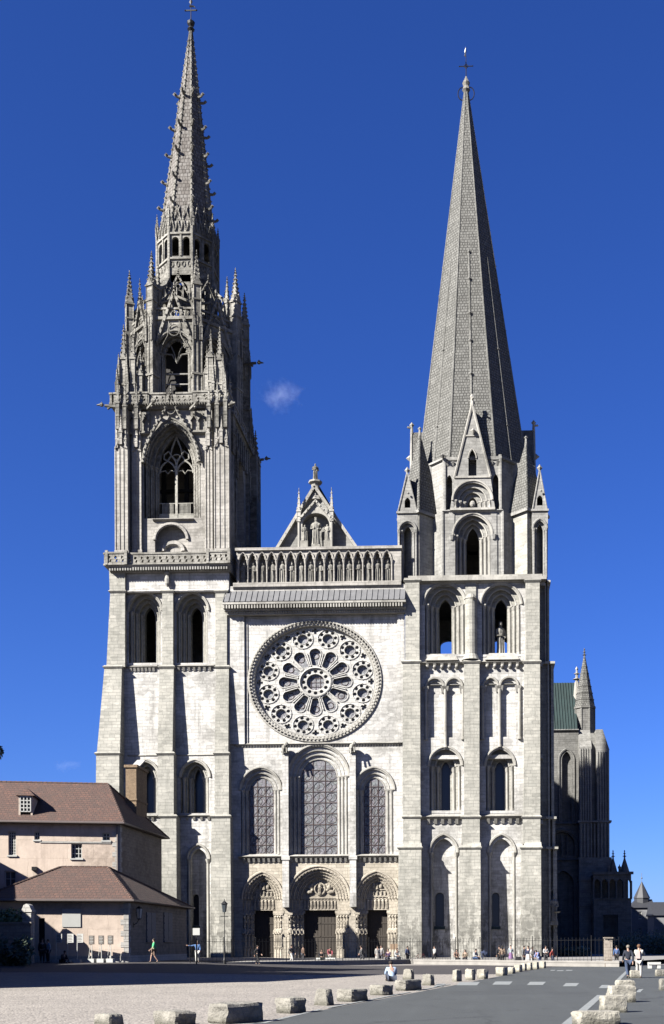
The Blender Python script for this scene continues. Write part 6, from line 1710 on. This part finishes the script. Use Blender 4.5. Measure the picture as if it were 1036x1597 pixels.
for l, r_, t_, b_, tp, lb in ((897, 965, 1575, 1603, 0, 'nearest and widest pale block of the right row'), (938, 976, 1551, 1584, .0, 'tall pale block second nearest in the right row'), (949, 990, 1536, 1568, 0, 'third pale block from the near end of the right row'), (961, 989, 1528, 1548, .05, 'pale block partly hidden behind the taller ones on the right'), (981, 999, 1513, 1530, .1, 'small pale block at the feet of the couple'), (1023, 1038, 1512, 1527, 0, 'grey block cut by the right edge, the farther one'), (1029, 1046, 1526, 1549, 0, 'grey block cut by the right edge, the nearer one')):
    block((l+r_)/2, b_-4, r_-l, 0, b_-t_-4, radians(16), RKw if l < 1020 else RK, lb, RG, tp)
# ================================================================ BENCHES
def bench(l, r_, t_, b_, label, yoff=0):
    x, y, z = G((l+r_)/2, b_); k = (y+D)/F; w_ = (r_-l)*k; h = (b_-t_)*k; O = Vector((x, y, z))
    h_ = empty('stone_bench', O, label, 'bench', 'white stone benches in front of the railings')
    m = M(); m.box(x-w_/2, x+w_/2, y, y+.5, z+h-.16, z+h); m.build('seat', FR, h_, O)
    for s_ in (-1, 1): m = M(); m.box(x+s_*w_*.36-.12, x+s_*w_*.36+.12, y+.06, y+.44, z, z+h-.16); m.build('leg', FR, h_, O)
    return x, y, z+h
B1 = bench(493, 523, 1494, 1503, 'white bench by the middle portal beside the person in red')
B2 = bench(600, 627, 1493, 1504, 'white bench below the cardboard sign')
B3 = bench(704, 735, 1494, 1503.5, 'white bench under two seated people in brown')
B4 = bench(931, 957, 1498, 1506, 'empty white bench at the far end of the road')
B5 = bench(1012, 1031, 1501, 1511, 'white bench near the right edge beyond the couple')
# ================================================================ BICYCLE AND PUSHCHAIR
def wheel_part(par, O, c, r, ax, n=14):
    m = M(); u = Vector(ax).normalized(); v = Vector((0, 0, 1)); c = Vector(c)
    m.tube([c+u*r*cos(2*pi*i/n)+v*r*sin(2*pi*i/n) for i in range(n)], .022, 5, closed=True); w_ = m.build('wheel', S['iron'], par, O)
    m = M()
    for i in range(8): m.tube([c, c+u*r*cos(pi*i/4)+v*r*sin(pi*i/4)], .006, 3)
    m.build('spokes', S['lead'], w_, O)
x, y, z = G(655, 1502); O = Vector((x, y, z)); bk = empty('bicycle', O, 'bicycle leaning on the railing beside the right portal', 'bicycle'); c = Vector((x, y+.25, z))
wheel_part(bk, O, c+Vector((-.52, 0, .33)), .33, (1, 0, 0)); wheel_part(bk, O, c+Vector((.52, 0, .33)), .33, (1, 0, 0))
m = M(); P1, P2, P3, P4, P5 = c+Vector((-.52, 0, .33)), c+Vector((-.08, 0, .3)), c+Vector((-.2, 0, .8)), c+Vector((.36, 0, .85)), c+Vector((.52, 0, .33))
for a_, b_ in ((P1, P2), (P2, P3), (P1, P3), (P3, P4), (P2, P4), (P4, P5)): m.tube([a_, b_], .018, 5)
m.build('frame', plain('red_bicycle_paint', (.12, .02, .02), .4), bk, O)
m = M(); m.box(P3.x-.13, P3.x+.13, P3.y-.07, P3.y+.07, P3.z+.08, P3.z+.13); m.cyl(P3.x, P3.y, P3.z, P3.z+.1, .015, n=5); m.build('saddle', S['iron'], bk, O)
m = M(); m.tube([P4, P4+Vector((-.03, 0, .15))], .015, 5); m.tube([P4+Vector((-.1, -.25, .17)), P4+Vector((-.02, 0, .15)), P4+Vector((-.1, .25, .17))], .014, 5); m.build('handlebar', S['iron'], bk, O)
x, y, z = G(757, 1503); O = Vector((x, y, z)); pc = empty('pushchair', O, 'dark blue pushchair beside the seated person in jeans', 'pushchair'); c = Vector((x, y, z))
for dx in (-.3, .3):
    for dy in (-.22, .22): wheel_part(pc, O, c+Vector((dx, dy, .11)), .1, (1, 0, 0), 10)
m = M()
for dy in (-.22, .22): m.tube([c+Vector((.3, dy, .11)), c+Vector((0, dy, .5)), c+Vector((-.45, dy, 1.0))], .014, 5); m.tube([c+Vector((-.3, dy, .11)), c+Vector((.1, dy, .6))], .014, 5)
m.tube([c+Vector((-.45, -.22, 1.0)), c+Vector((-.45, .22, 1.0))], .018, 5); m.build('frame', S['lead'], pc, O)
m = M(); m.frus(c.x-.15, c.x+.25, c.y-.2, c.y+.2, z+.35, c.x-.2, c.x+.28, c.y-.2, c.y+.2, z+.45); m.frus(c.x-.25, c.x-.15, c.y-.2, c.y+.2, z+.4, c.x-.42, c.x-.3, c.y-.2, c.y+.2, z+.9); m.tube([(c.x-.35, c.y, z+.88), (c.x-.1, c.y, z+1.0), (c.x+.1, c.y, z+.85)], .2, 8); m.build('seat', plain('navy_cloth', (.03, .045, .10), .9), pc, O)

# ================================================================ BUILDINGS FAR RIGHT
SL = plain('dark_slate', (.05, .052, .06), .6, 0, 2, .4)
WB = stone('rendered_wall', (.24, .24, .245), (.22, .22, .225), dirt=(.2, .2, .2), dirt_amt=.4, bw=2, bh=1, mortar=1)
yb = 118.0; x0, x1 = X(985.5, yb, 1440), X(1019, yb, 1440); ze = Z(1416, yb, 1000); O = Vector(((x0+x1)/2, yb, 0))
h = empty('turret_house', O, 'distant grey house with a pointed slate turret roof', 'house')
m = M(); hs = []
for cx in (997, 1012):
    for a_, b_ in ((1422, 1433), (1447, 1460)): hs.append([(X(cx-2.3, yb), Z(b_, yb, cx)), (X(cx+2.3, yb), Z(b_, yb, cx)), (X(cx+2.3, yb), Z(a_, yb, cx)), (X(cx-2.3, yb), Z(a_, yb, cx))])
m.panel([(x0, -.2), (x1, -.2), (x1, ze), (x0, ze)], hs, yb, yb+.3); m.box(x0, x0+.3, yb+.3, yb+9, -.2, ze); m.box(x1-.3, x1, yb+.3, yb+9, -.2, ze); m.build('wall', WB, h, O)
for q in hs: frame_win(Matrix.Translation((0, yb, 0)), (q[0][0], q[1][0], q[0][1], q[2][1]), h, O, 2, 3)
m = M(); m.add([(x0-.4, yb-.4, ze), (x1+.4, yb-.4, ze), (x1+.4, yb+9, ze), (x0-.4, yb+9, ze), (X(993, yb), yb+3, Z(1402, yb, 1000)), (X(1019, yb), yb+3, Z(1402, yb, 1000))], [(0, 1, 5, 4), (1, 2, 5), (2, 3, 4, 5), (3, 0, 4)])
xc = X(1003, yb); zc = Z(1401, yb+3, 1003); m.cyl(xc, yb+3, ze, zc, 1.6, n=8); m.cyl(xc, yb+3, zc, Z(1375, yb+3, 1003), 1.75, .05, 8)
rfh = m.build('roof', SL, h, O); m = M(); zf_ = Z(1375, yb+3, 1003); m.cyl(xc, yb+3, zf_-.2, zf_+1.8, .05, n=5); m.octa(xc, yb+3, zf_+.7, .22); m.build('finial', S['lead'], rfh, O)
yb2 = 105.0; x0, x1 = X(1019, yb2), X(1090, yb2); O = Vector(((x0+x1)/2, yb2, 0)); h = empty('slate_roofed_house', O, 'distant low house with a dark slate roof at the right edge', 'house')
ze = Z(1428, yb2, 1030); m = M(); m.box(x0, x1, yb2, yb2+9, -.2, ze); m.build('wall', WB, h, O); m = M(); zr = Z(1407, yb2+4, 1030)
m.add([(x0-.3, yb2-.4, ze), (x1, yb2-.4, ze), (x1, yb2+9.4, ze), (x0-.3, yb2+9.4, ze), (x0-.3, yb2+4.5, zr), (x1, yb2+4.5, zr)], [(0, 1, 5, 4), (2, 3, 4, 5), (1, 2, 5), (3, 0, 4), (0, 3, 2, 1)]); m.build('roof', SL, h, O)
m = M(); m.box(x0+3, x0+4, yb2+4, yb2+5, zr-.5, zr+1.2); m.build('chimney', CHM, h, O)
# gate pier and shrubs behind the railing
x, y, z = G(951, 1508.5); O = Vector((x, y, z)); k = (y+D+1)/F
m = M(); m.box(x-6*k, x+6*k, y+.6, y+1.2, z, CH+(HY-1465)*k); m.box(x-7*k, x+7*k, y+.5, y+1.3, CH+(HY-1465)*k, CH+(HY-1463)*k)
o = m.build('gate_pier', PL2); tag(o, 'pinkish gate pier at the right end of the railing', 'gate pier')
def shrub(px, pyb, w_, h_, label, mat=LFd):
    x, y, z = X(px, pyb, 1480), pyb, 0.0; O = Vector((x, y, z)); s_ = empty('shrub', O, label, 'shrub', 'shrubs under the far buildings on the right')
    m = M()
    for k in range(5): foliage(m, x-w_*.35+w_*.175*k, y+rnd.uniform(-.5, .5), z+h_*rnd.uniform(.4, .55), w_*.25, w_*.25, h_*.45, 220, .22, rnd)
    m.build('foliage', mat, s_, O); m = M()
    for k in range(4): m.tube([(x+rnd.uniform(-.2, .2), y, z), (x+rnd.uniform(-w_, w_)*.3, y, z+h_*.6)], .05, 5, .02)
    m.build('stem', S['wood'], s_, O)
for px, pyb, w_, h_, lb in ((972, 17, 3.5, 2.4, 'dark shrub behind the right end of the railing'), (1010, 30, 6.5, 3.4, 'wide dark shrub behind the couple'), (1034, 25, 5, 3.0, 'dark shrub cut by the right edge'), (890, 8, 4, 1.4, 'low shrub behind the railing below the transept')):
    shrub(px, pyb, w_, h_, lb)
o = M(); o.box(-2, 60, 60, 60.5, 0, 3.2); q = o.build('boundary_wall', PL2); tag(q, 'long low boundary wall behind the shrubs at the right', 'wall')
# ================================================================ PEOPLE
_mats = {}
def cloth(c, r=.9):
    if c not in _mats: _mats[c] = plain('cloth_%d' % len(_mats), c, r, 0, 8, .25)
    return _mats[c]
SKIN = plain('skin', (.50, .31, .23), .6, 0, 5, .1)
def skin_obj(name, verts, edges, rad, mat, parent, root=0, sub=1):
    me = bpy.data.meshes.new(name); me.from_pydata(verts, edges, []); me.update()
    o = bpy.data.objects.new(name, me); COL.objects.link(o)
    md = o.modifiers.new('s', 'SKIN')
    if not me.skin_vertices: 
        bm = bmesh.new(); bm.from_mesh(me); bm.verts.layers.skin.verify(); bm.to_mesh(me); bm.free()
    sv = me.skin_vertices[0].data
    for i, r_ in enumerate(rad):
        sv[i].radius = (r_, r_) if isinstance(r_, float) else r_
        sv[i].use_root = (i == root)
    if sub: s_ = o.modifiers.new('u', 'SUBSURF'); s_.levels = sub; s_.render_levels = sub
    bpy.context.view_layer.update()
    dg = bpy.context.evaluated_depsgraph_get()
    nm = bpy.data.meshes.new_from_object(o.evaluated_get(dg)); nm.name = name
    o.modifiers.clear(); o.data = nm; bpy.data.meshes.remove(me)
    nm.materials.clear(); nm.materials.append(mat)
    for p in nm.polygons: p.use_smooth = True
    o.parent = parent; return o
def person(px, py, hpx, label, face=0.0, pose='stand', top=(.1,.1,.1), bot=(.05,.05,.08), hair=(.03,.02,.015), skirt=False, shorts=False, longhair=False, short_sl=False, bag=None, loc=None, H=None, group=None, lean=0.0, arms='down', hat=None):
    if loc is None: x, y, z = G(px, py)
    else: x, y, z = loc
    k = (y+D)/F; H = H or hpx*k
    root = empty('person', (x, y, z), label, 'person', group, face)
    s = H
    V = {}
    V['pel'] = (0, 0, .53); V['wai'] = (0, 0, .61); V['che'] = (0, 0, .74); V['nek'] = (0, .01, .83); V['hd0'] = (0, 0, .875); V['hd1'] = (0, -.005, .925); V['hd2'] = (0, .005, .965); V['nos'] = (0, -.055, .915)
    for sg, n in ((-1, 'l'), (1, 'r')):
        V['hip'+n] = (sg*.052, 0, .50); V['kne'+n] = (sg*.055, -.005, .28); V['ank'+n] = (sg*.055, .015, .045); V['toe'+n] = (sg*.062, -.07, .02)
        V['sho'+n] = (sg*.105, 0, .80); V['elb'+n] = (sg*.135, .015, .635); V['wri'+n] = (sg*.14, -.03, .49)
    if pose == 'walk':
        V['knel'] = (-.05, -.09, .29); V['ankl'] = (-.05, -.13, .05); V['toel'] = (-.055, -.2, .05)
        V['kner'] = (.05, .03, .27); V['ankr'] = (.05, .15, .085); V['toer'] = (.055, .09, .02)
        V['elbl'] = (-.13, .09, .65); V['wril'] = (-.12, .1, .5); V['elbr'] = (.13, -.03, .64); V['wrir'] = (.12, -.14, .54)
    if pose == 'sit':
        dz = -.265
        for n_ in ('pel', 'wai', 'che', 'nek', 'hd0', 'hd1', 'hd2', 'nos'): a_ = V[n_]; V[n_] = (a_[0], a_[1]-(.04 if n_ in ('che', 'nek') else .07 if n_[0] in 'hn' and n_ != 'nek' else 0), a_[2]+dz)
        for sg, n in ((-1, 'l'), (1, 'r')):
            V['hip'+n] = (sg*.055, 0, .245); V['kne'+n] = (sg*.075, -.22, .27); V['ank'+n] = (sg*.06, -.2, .045); V['toe'+n] = (sg*.065, -.28, .02)
            V['sho'+n] = (sg*.105, -.03, .80+dz); V['elb'+n] = (sg*.14, -.08, .64+dz); V['wri'+n] = (sg*.07, -.2, .60+dz)
    if pose == 'ground':
        dz = -.475
        for n_ in ('pel', 'wai', 'che', 'nek', 'hd0', 'hd1', 'hd2', 'nos'): a_ = V[n_]; V[n_] = (a_[0], a_[1]-max(0, (a_[2]-.53))*.45, a_[2]+dz)
        for sg, n in ((-1, 'l'), (1, 'r')):
            V['hip'+n] = (sg*.06, -.01, .055); V['kne'+n] = (sg*.09, -.20, .235); V['ank'+n] = (sg*.07, -.33, .04); V['toe'+n] = (sg*.075, -.41, .02)
            V['sho'+n] = (sg*.108, -.12, .80+dz); V['elb'+n] = (sg*.14, -.17, .66+dz); V['wri'+n] = (sg*.06, -.27, .62+dz)
    if arms == 'out': V['elbl'] = (-.25, -.02, .76); V['wril'] = (-.40, -.05, .78)
    if arms == 'up': 
        for sg, n in ((-1, 'l'), (1, 'r')): V['elb'+n] = (sg*.14, -.1, .68); V['wri'+n] = (sg*.04, -.15, .80)
    if arms == 'hold':
        for sg, n in ((-1, 'l'), (1, 'r')): V['elb'+n] = (sg*.14, -.02, .64); V['wri'+n] = (sg*.06, -.14, .64)
    if lean:
        for n_ in V:
            if n_[:3] in ('wai', 'che', 'nek', 'hd0', 'hd1', 'hd2', 'nos', 'sho', 'elb', 'wri'):
                p = Vector(V[n_]); q = Vector((0, 0, .53)); d = p-q
                d = Matrix.Rotation(lean, 3, 'X') @ d; V[n_] = tuple(q+d)
        for n in 'lr':
            p = V['sho'+n]; V['elb'+n] = (p[0]*1.2, p[1]-.05, p[2]-.15); V['wri'+n] = (p[0]*.8, p[1]-.12, p[2]-.26)
    names = list(V); idx = {n: i for i, n in enumerate(names)}
    verts = [tuple(c*s for c in V[n]) for n in names]
    R = dict(pel=.075, wai=.065, che=.08, nek=.03, hd0=.036, hd1=.056, hd2=.042, nos=.008, hip=.055, kne=.036, ank=.022, toe=.018, sho=.034, elb=.024, wri=.016)
    rad = [float(R[n if n in R else n[:3]]*s) for n in names]
    E = [('pel', 'wai'), ('wai', 'che'), ('che', 'nek'), ('nek', 'hd0'), ('hd0', 'hd1'), ('hd1', 'hd2'), ('hd1', 'nos')]
    for n in 'lr': E += [('pel', 'hip'+n), ('hip'+n, 'kne'+n), ('kne'+n, 'ank'+n), ('ank'+n, 'toe'+n), ('che', 'sho'+n), ('sho'+n, 'elb'+n), ('elb'+n, 'wri'+n)]
    edges = [(idx[a_], idx[b_]) for a_, b_ in E]
    # hands: palm, four fingers and a thumb
    for n, sg in (('l', -1), ('r', 1)):
        w_ = Vector(verts[idx['wri'+n]]); d = (w_-Vector(verts[idx['elb'+n]])).normalized(); side = d.cross(Vector((sg, 0, 0)))
        side = side.normalized() if side.length > .1 else Vector((0, 1, 0))
        palm = w_+d*.045*s; verts.append(tuple(palm)); rad.append(.017*s); pi_ = len(verts)-1; edges.append((idx['wri'+n], pi_))
        for j, ln in enumerate((.030, .036, .034, .026)):
            off = side*(.017*(j-1.5))*s
            verts.append(tuple(palm+d*.018*s+off)); rad.append(.006*s); a_ = len(verts)-1; edges.append((pi_, a_))
            verts.append(tuple(palm+d*(.018+ln)*s+off*1.1+Vector((-sg*.006*s, 0, 0)))); rad.append(.0045*s); edges.append((a_, len(verts)-1))
        verts.append(tuple(palm-side*.03*s+d*.008*s)); rad.append(.006*s); edges.append((pi_, len(verts)-1))
    body = skin_obj('body', verts, edges, rad, SKIN, root)
    def sub(name, ns, es, mul, c, extra=None):
        ii = {n: i for i, n in enumerate(ns)}
        vv = [tuple(c_*s for c_ in V[n]) for n in ns]
        rr = [float(R[n if n in R else n[:3]]*s*mul+.006*s) for n in ns]
        if extra: 
            for n, f in extra.items(): rr[ii[n]] *= f
        return skin_obj(name, vv, [(ii[a_], ii[b_]) for a_, b_ in es], rr, cloth(c), root)
    ns = ['che', 'pel', 'wai', 'shol', 'shor', 'elbl', 'elbr']; es = [('pel', 'wai'), ('wai', 'che'), ('che', 'shol'), ('che', 'shor'), ('shol', 'elbl'), ('shor', 'elbr')]
    if not short_sl: ns += ['wril', 'wrir']; es += [('elbl', 'wril'), ('elbr', 'wrir')]
    sub('top', ns, es, 1.18, top, {'elbl': 1.15, 'elbr': 1.15})
    if skirt:
        m = M(); m.lathe(0, 0, [(.085*s, .58*s), (.11*s, .50*s), (.135*s, .34*s), (.15*s, .22*s)], 12, 1, .8); m.build('skirt', cloth(bot), root)
    else:
        ns = ['pel', 'hipl', 'hipr', 'knel', 'kner']; es = [('pel', 'hipl'), ('pel', 'hipr'), ('hipl', 'knel'), ('hipr', 'kner')]
        if not shorts: ns += ['ankl', 'ankr']; es += [('knel', 'ankl'), ('kner', 'ankr')]
        sub('shorts' if shorts else 'trousers', ns, es, 1.16, bot)
    m = M(); h1 = Vector(V['hd1'])*s
    m.ball(h1.x, h1.y+.014*s, h1.z+.018*s, .058*s, .055*s, .058*s, 10, 6)
    if longhair: m.tube([(h1.x, h1.y+.035*s, h1.z+.02*s), (h1.x, h1.y+.055*s, h1.z-.06*s), (h1.x, h1.y+.06*s, h1.z-.13*s)], .045*s, 7, .03*s)
    m.build('hair', cloth(hair), root, smooth=True)
    if hat: m = M(); m.cyl(h1.x, h1.y, h1.z+.035*s, h1.z+.045*s, .09*s, n=12); m.cyl(h1.x, h1.y, h1.z+.045*s, h1.z+.085*s, .058*s, .05*s, 10); m.build('hat', cloth(hat), root)
    for n in 'lr':
        m = M(); a_ = Vector(V['ank'+n])*s; t_ = Vector(V['toe'+n])*s; m.tube([a_+Vector((0, .02*s, -.022*s)), (a_+t_)/2+Vector((0, 0, -.008*s)), t_+Vector((0, -.01*s, .0))], .027*s, 7, .02*s); m.build('shoe', cloth((.04, .035, .03)), root)
    if bag:
        m = M(); c = Vector(V['che'])*s
        m.frus(c.x-.07*s, c.x+.07*s, c.y+.07*s, c.y+.15*s, c.z-.16*s, c.x-.055*s, c.x+.055*s, c.y+.07*s, c.y+.12*s, c.z+.05*s)
        for sg in (-1, 1): m.tube([(c.x+sg*.06*s, c.y+.07*s, c.z+.04*s), (c.x+sg*.07*s, c.y-.06*s, c.z+.05*s), (c.x+sg*.065*s, c.y-.07*s, c.z-.08*s), (c.x+sg*.06*s, c.y+.07*s, c.z-.13*s)], .012*s, 5)
        o = m.build('backpack', cloth(bag), root)
    return root
W_ = (.62, .61, .58); BLK = (.018, .018, .022); JN = (.05, .075, .14)
L_ = -pi/2; Rr = pi/2      # facing left / right of the picture is turned by these
person(0, 0, 0, 'person in dark clothes standing left of the notice boards', .4, 'stand', BLK, BLK, loc=at_front(66, 2.2), H=1.78)
person(0, 0, 0, 'person in a pale blue shirt beside the one in dark clothes', -.6, 'stand', (.3, .36, .45), BLK, loc=at_front(74.5, 1.9), H=1.72)
person(0, 0, 0, 'person in black crouched in front of the white notice boards', 1.0, 'ground', BLK, BLK, H=1.72, loc=at_front(97, 2.0))
person(0, 0, 0, 'person in a green shirt and tan shorts walking past the annex', -1.2, 'walk', (.10, .60, .25), (.30, .20, .15), shorts=True, short_sl=True, loc=(X(240, -38.5, 1490), -38.5, .5), H=1.76)
person(308, 1502, 35, 'person in blue shirt and white trousers reaching one arm to the railing', 0.2, 'walk', (.10, .20, .42), W_, (.3, .27, .22), arms='out')
person(402, 1505, 31, 'person in dark clothes walking in the shade before the left portal', 1.1, 'walk', BLK, BLK)
person(455, 1502.5, 29, 'person in black top and white trousers walking between left and middle portals', 1.2, 'walk', (.03, .03, .04), W_)
person(514, 1503, 29, 'person in a red top and white trousers bending at the bench', .3, 'stand', (.42, .10, .12), W_, lean=.75)
person(500, 1503, 26, 'dark-clothed person seated behind the bench by the middle portal', .3, 'sit', BLK, (.03, .04, .03), loc=(B1[0]-.4, B1[1]+.25, B1[2]-.45), H=1.68)
person(566, 1503, 29, 'person in grey walking with head lowered towards the right portal', -1.2, 'walk', (.13, .13, .13), (.06, .06, .07), lean=.25)
person(589, 1502, 27, 'person in white clothes standing left of the cardboard sign', .5, 'stand', (.5, .48, .45), (.45, .42, .38), skirt=True)
person(595, 1502, 28, 'person in a pale shirt right beside the one in white', -.4, 'stand', (.35, .34, .33), (.1, .1, .12))
person(0, 0, 0, 'person in purple seated on the bench below the cardboard sign', -.5, 'sit', (.07, .04, .10), (.04, .04, .07), loc=(B2[0]-.42, B2[1]+.25, B2[2]-.45), H=1.66)
person(0, 0, 0, 'person in a white shirt seated on the bench below the cardboard sign', .5, 'sit', (.6, .6, .58), (.1, .1, .12), loc=(B2[0]+.3, B2[1]+.25, B2[2]-.45), H=1.72)
x, y, z = G(612, 1531)
seat = person(0, 0, 0, 'man in a pale blue shirt sitting on the gravel, back to the road', pi+.3, 'ground', (.42, .54, .72), (.05, .06, .09), loc=(x, y, z+.02), H=1.8)
person(0, 0, 0, 'left one of two people in brown seated on the white bench', .3, 'sit', (.26, .17, .13), (.13, .11, .09), loc=(B3[0]-.45, B3[1]+.25, B3[2]-.45), H=1.68)
person(0, 0, 0, 'right one of two people in brown seated on the white bench', -.3, 'sit', (.22, .17, .12), (.06, .06, .06), loc=(B3[0]+.38, B3[1]+.25, B3[2]-.45), H=1.64)
person(741, 1504, 27, 'person in white shirt and jeans sitting by the pushchair', 1.0, 'sit', (.5, .5, .5), (.05, .09, .2), loc=(G(741, 1504)[0], G(741, 1504)[1], .12), H=1.7)
person(784, 1505.5, 31, 'woman in a tan jacket with long dark hair seen from behind', pi-.2, 'stand', (.25, .18, .13), BLK, (.02, .014, .01), longhair=True)
person(779, 1504.5, 30, 'person in black close beside the woman in tan', pi+.4, 'stand', BLK, BLK)
person(797, 1502, 28, 'person in a light top and lilac skirt right of the woman in tan', .2, 'stand', (.45, .5, .52), (.28, .16, .32), skirt=True)
person(824, 1506, 31, 'person in a navy top and white skirt at the far kerb stones', -.5, 'stand', (.03, .04, .09), W_, skirt=True)
person(831, 1506, 30, 'person in white with dark hair in the middle of the standing group', .6, 'stand', (.55, .53, .5), W_, longhair=True)
person(842, 1507, 28, 'person in a blue shirt bending forward at the right of the group', -1.0, 'stand', (.22, .28, .55), (.25, .3, .5), lean=.7, bag=(.5, .1, .05))
person(851.5, 1505, 30, 'person in a white top at the right end of the group', .4, 'stand', (.5, .5, .5), (.07, .07, .08), arms='hold')
person(962, 1505, 30, 'person in a blue shirt standing in shade beyond the railing end', pi, 'stand', (.08, .14, .30), BLK)
person(980, 1526, 52, 'man in a navy jacket and jeans walking away on the right', pi+.15, 'walk', (.018, .022, .04), JN, (.25, .22, .18))
person(997, 1526, 53, 'woman in a white jacket with a pale backpack beside the man in navy', pi-.35, 'stand', (.60, .58, .53), (.5, .48, .45), (.16, .08, .04), bag=(.45, .36, .34), longhair=False, arms='up')
person(636, 1502.5, 27, 'person in a dark blue top standing near the bicycle', .8, 'stand', (.04, .06, .14), (.08, .08, .09))
person(473, 1501.5, 27, 'person in brown standing alone before the middle portal', 2.2, 'stand', (.16, .10, .07), (.05, .05, .06))
person(678, 1502.5, 27, 'person in a white shirt and dark trousers left of the seated pair in brown', -.9, 'walk', (.5, .5, .48), (.04, .04, .05))
person(862, 1506, 28, 'person in a red top walking at the end of the low wall', 1.3, 'walk', (.35, .06, .05), (.05, .06, .10))
person(818, 1505, 30, 'person in grey standing left of the navy and white pair', .9, 'stand', (.2, .2, .2), (.05, .05, .06), bag=(.03, .03, .035))
x, y, z = G(809, 1506); o = M(); o.frus(x-.3, x+.3, y, y+.3, z, x-.25, x+.25, y+.03, y+.27, z+.72); o.tube([(x-.15, y+.15, z+.7), (x-.1, y+.15, z+.85), (x+.1, y+.15, z+.85), (x+.15, y+.15, z+.7)], .02, 5)
o = o.build('bag', cloth(BLK)); tag(o, 'large black bag standing by the kerb stones', 'bag')
# cloud: a small wisp of real vapour far behind
def cloud(px, py, wpx, hpx, dist, dens, label, n, seed):
    x, z = W(px, py, dist-D); k = dist/F; rnd2 = random.Random(seed)
    m = M(); m.ball(0, 0, 0, wpx*k*.5, wpx*k*.35, hpx*k*.5, 20, 12)
    t = bpy.data.materials.new('cloud_vapour'); t.use_nodes = True; nt_ = t.node_tree; nt_.nodes.clear(); out = nt_.nodes.new('ShaderNodeOutputMaterial')
    pv = nt_.nodes.new('ShaderNodeVolumePrincipled'); pv.inputs['Color'].default_value = (.95, .96, 1, 1); pv.inputs['Anisotropy'].default_value = .2
    tc = nt_.nodes.new('ShaderNodeTexCoord'); nz = nt_.nodes.new('ShaderNodeTexNoise'); nz.inputs['Scale'].default_value = 5.5/(wpx*k); nz.inputs['Detail'].default_value = 6; nz.inputs['Roughness'].default_value = .65
    nt_.links.new(tc.outputs['Object'], nz.inputs['Vector'])
    sc = nt_.nodes.new('ShaderNodeVectorMath'); sc.operation = 'MULTIPLY'; sc.inputs[1].default_value = (2/(wpx*k), 2/(wpx*k*.7), 2/(hpx*k)); nt_.links.new(tc.outputs['Object'], sc.inputs[0])
    ln = nt_.nodes.new('ShaderNodeVectorMath'); ln.operation = 'LENGTH'; nt_.links.new(sc.outputs[0], ln.inputs[0])
    def mth(op, a, b=None):
        q = nt_.nodes.new('ShaderNodeMath'); q.operation = op
        for i, v in enumerate((a, b)):
            if v is None: continue
            if isinstance(v, (int, float)): q.inputs[i].default_value = v
            else: nt_.links.new(v, q.inputs[i])
        return q.outputs[0]
    fall = mth('SUBTRACT', 1.0, ln.outputs['Value'])
    d_ = mth('SUBTRACT', mth('ADD', nz.outputs['Fac'], mth('MULTIPLY', fall, .42)), .66)
    d_ = mth('MULTIPLY', mth('MAXIMUM', d_, 0.0), dens)
    nt_.links.new(d_, pv.inputs['Density']); nt_.links.new(pv.outputs[0], out.inputs['Volume'])
    o = m.build('cloud', t); o.location = (x, dist-D, z); tag(o, label, 'cloud', kind='structure')
cloud(437, 616, 96, 64, 2600, .010, 'small white wisp of cloud between the two spires', 0, 1)
cloud(103, 1194, 70, 26, 2600, .006, 'very faint wisp of cloud low over the left houses', 0, 2)
# ================================================================ SKY AND SUN
SA, SB = 1.20, 1.05          # light travels SA to the right and SB down for each metre away from us
L = Vector((SA, 1.0, -SB)).normalized()
sd = bpy.data.lights.new('sun', 'SUN'); so = bpy.data.objects.new('sun', sd); COL.objects.link(so)
sd.energy = 5.0; sd.angle = radians(.5); sd.color = (1.0, .965, .905)
so.rotation_euler = L.to_track_quat('-Z', 'Y').to_euler()
w = bpy.data.worlds.new('World'); C.world = w; w.use_nodes = True
nt = w.node_tree; bg = nt.nodes['Background']
sky = nt.nodes.new('ShaderNodeTexSky'); sky.sky_type = 'NISHITA'; sky.sun_disc = False
sky.sun_elevation = math.asin(-L.z); sky.sun_rotation = math.atan2(-L.x, -L.y)
sky.altitude = 300; sky.air_density = 1.0; sky.dust_density = 0.4; sky.ozone_density = 5.0
hs = nt.nodes.new('ShaderNodeHueSaturation'); hs.inputs['Saturation'].default_value = 1.1
nt.links.new(sky.outputs[0], hs.inputs['Color']); tn = nt.nodes.new('ShaderNodeMix'); tn.data_type = 'RGBA'; tn.blend_type = 'MULTIPLY'; tn.inputs[0].default_value = 1; tn.inputs[7].default_value = (.205, .278, .53, 1)
nt.links.new(hs.outputs[0], tn.inputs[6]); nt.links.new(tn.outputs[2], bg.inputs[0]); bg.inputs[1].default_value = .055
C.view_settings.view_transform = 'Standard'; C.view_settings.look = 'None'; C.view_settings.gamma = 1
C.view_settings.exposure = 2.4
C.cycles.max_bounces = 5; C.cycles.diffuse_bounces = 3
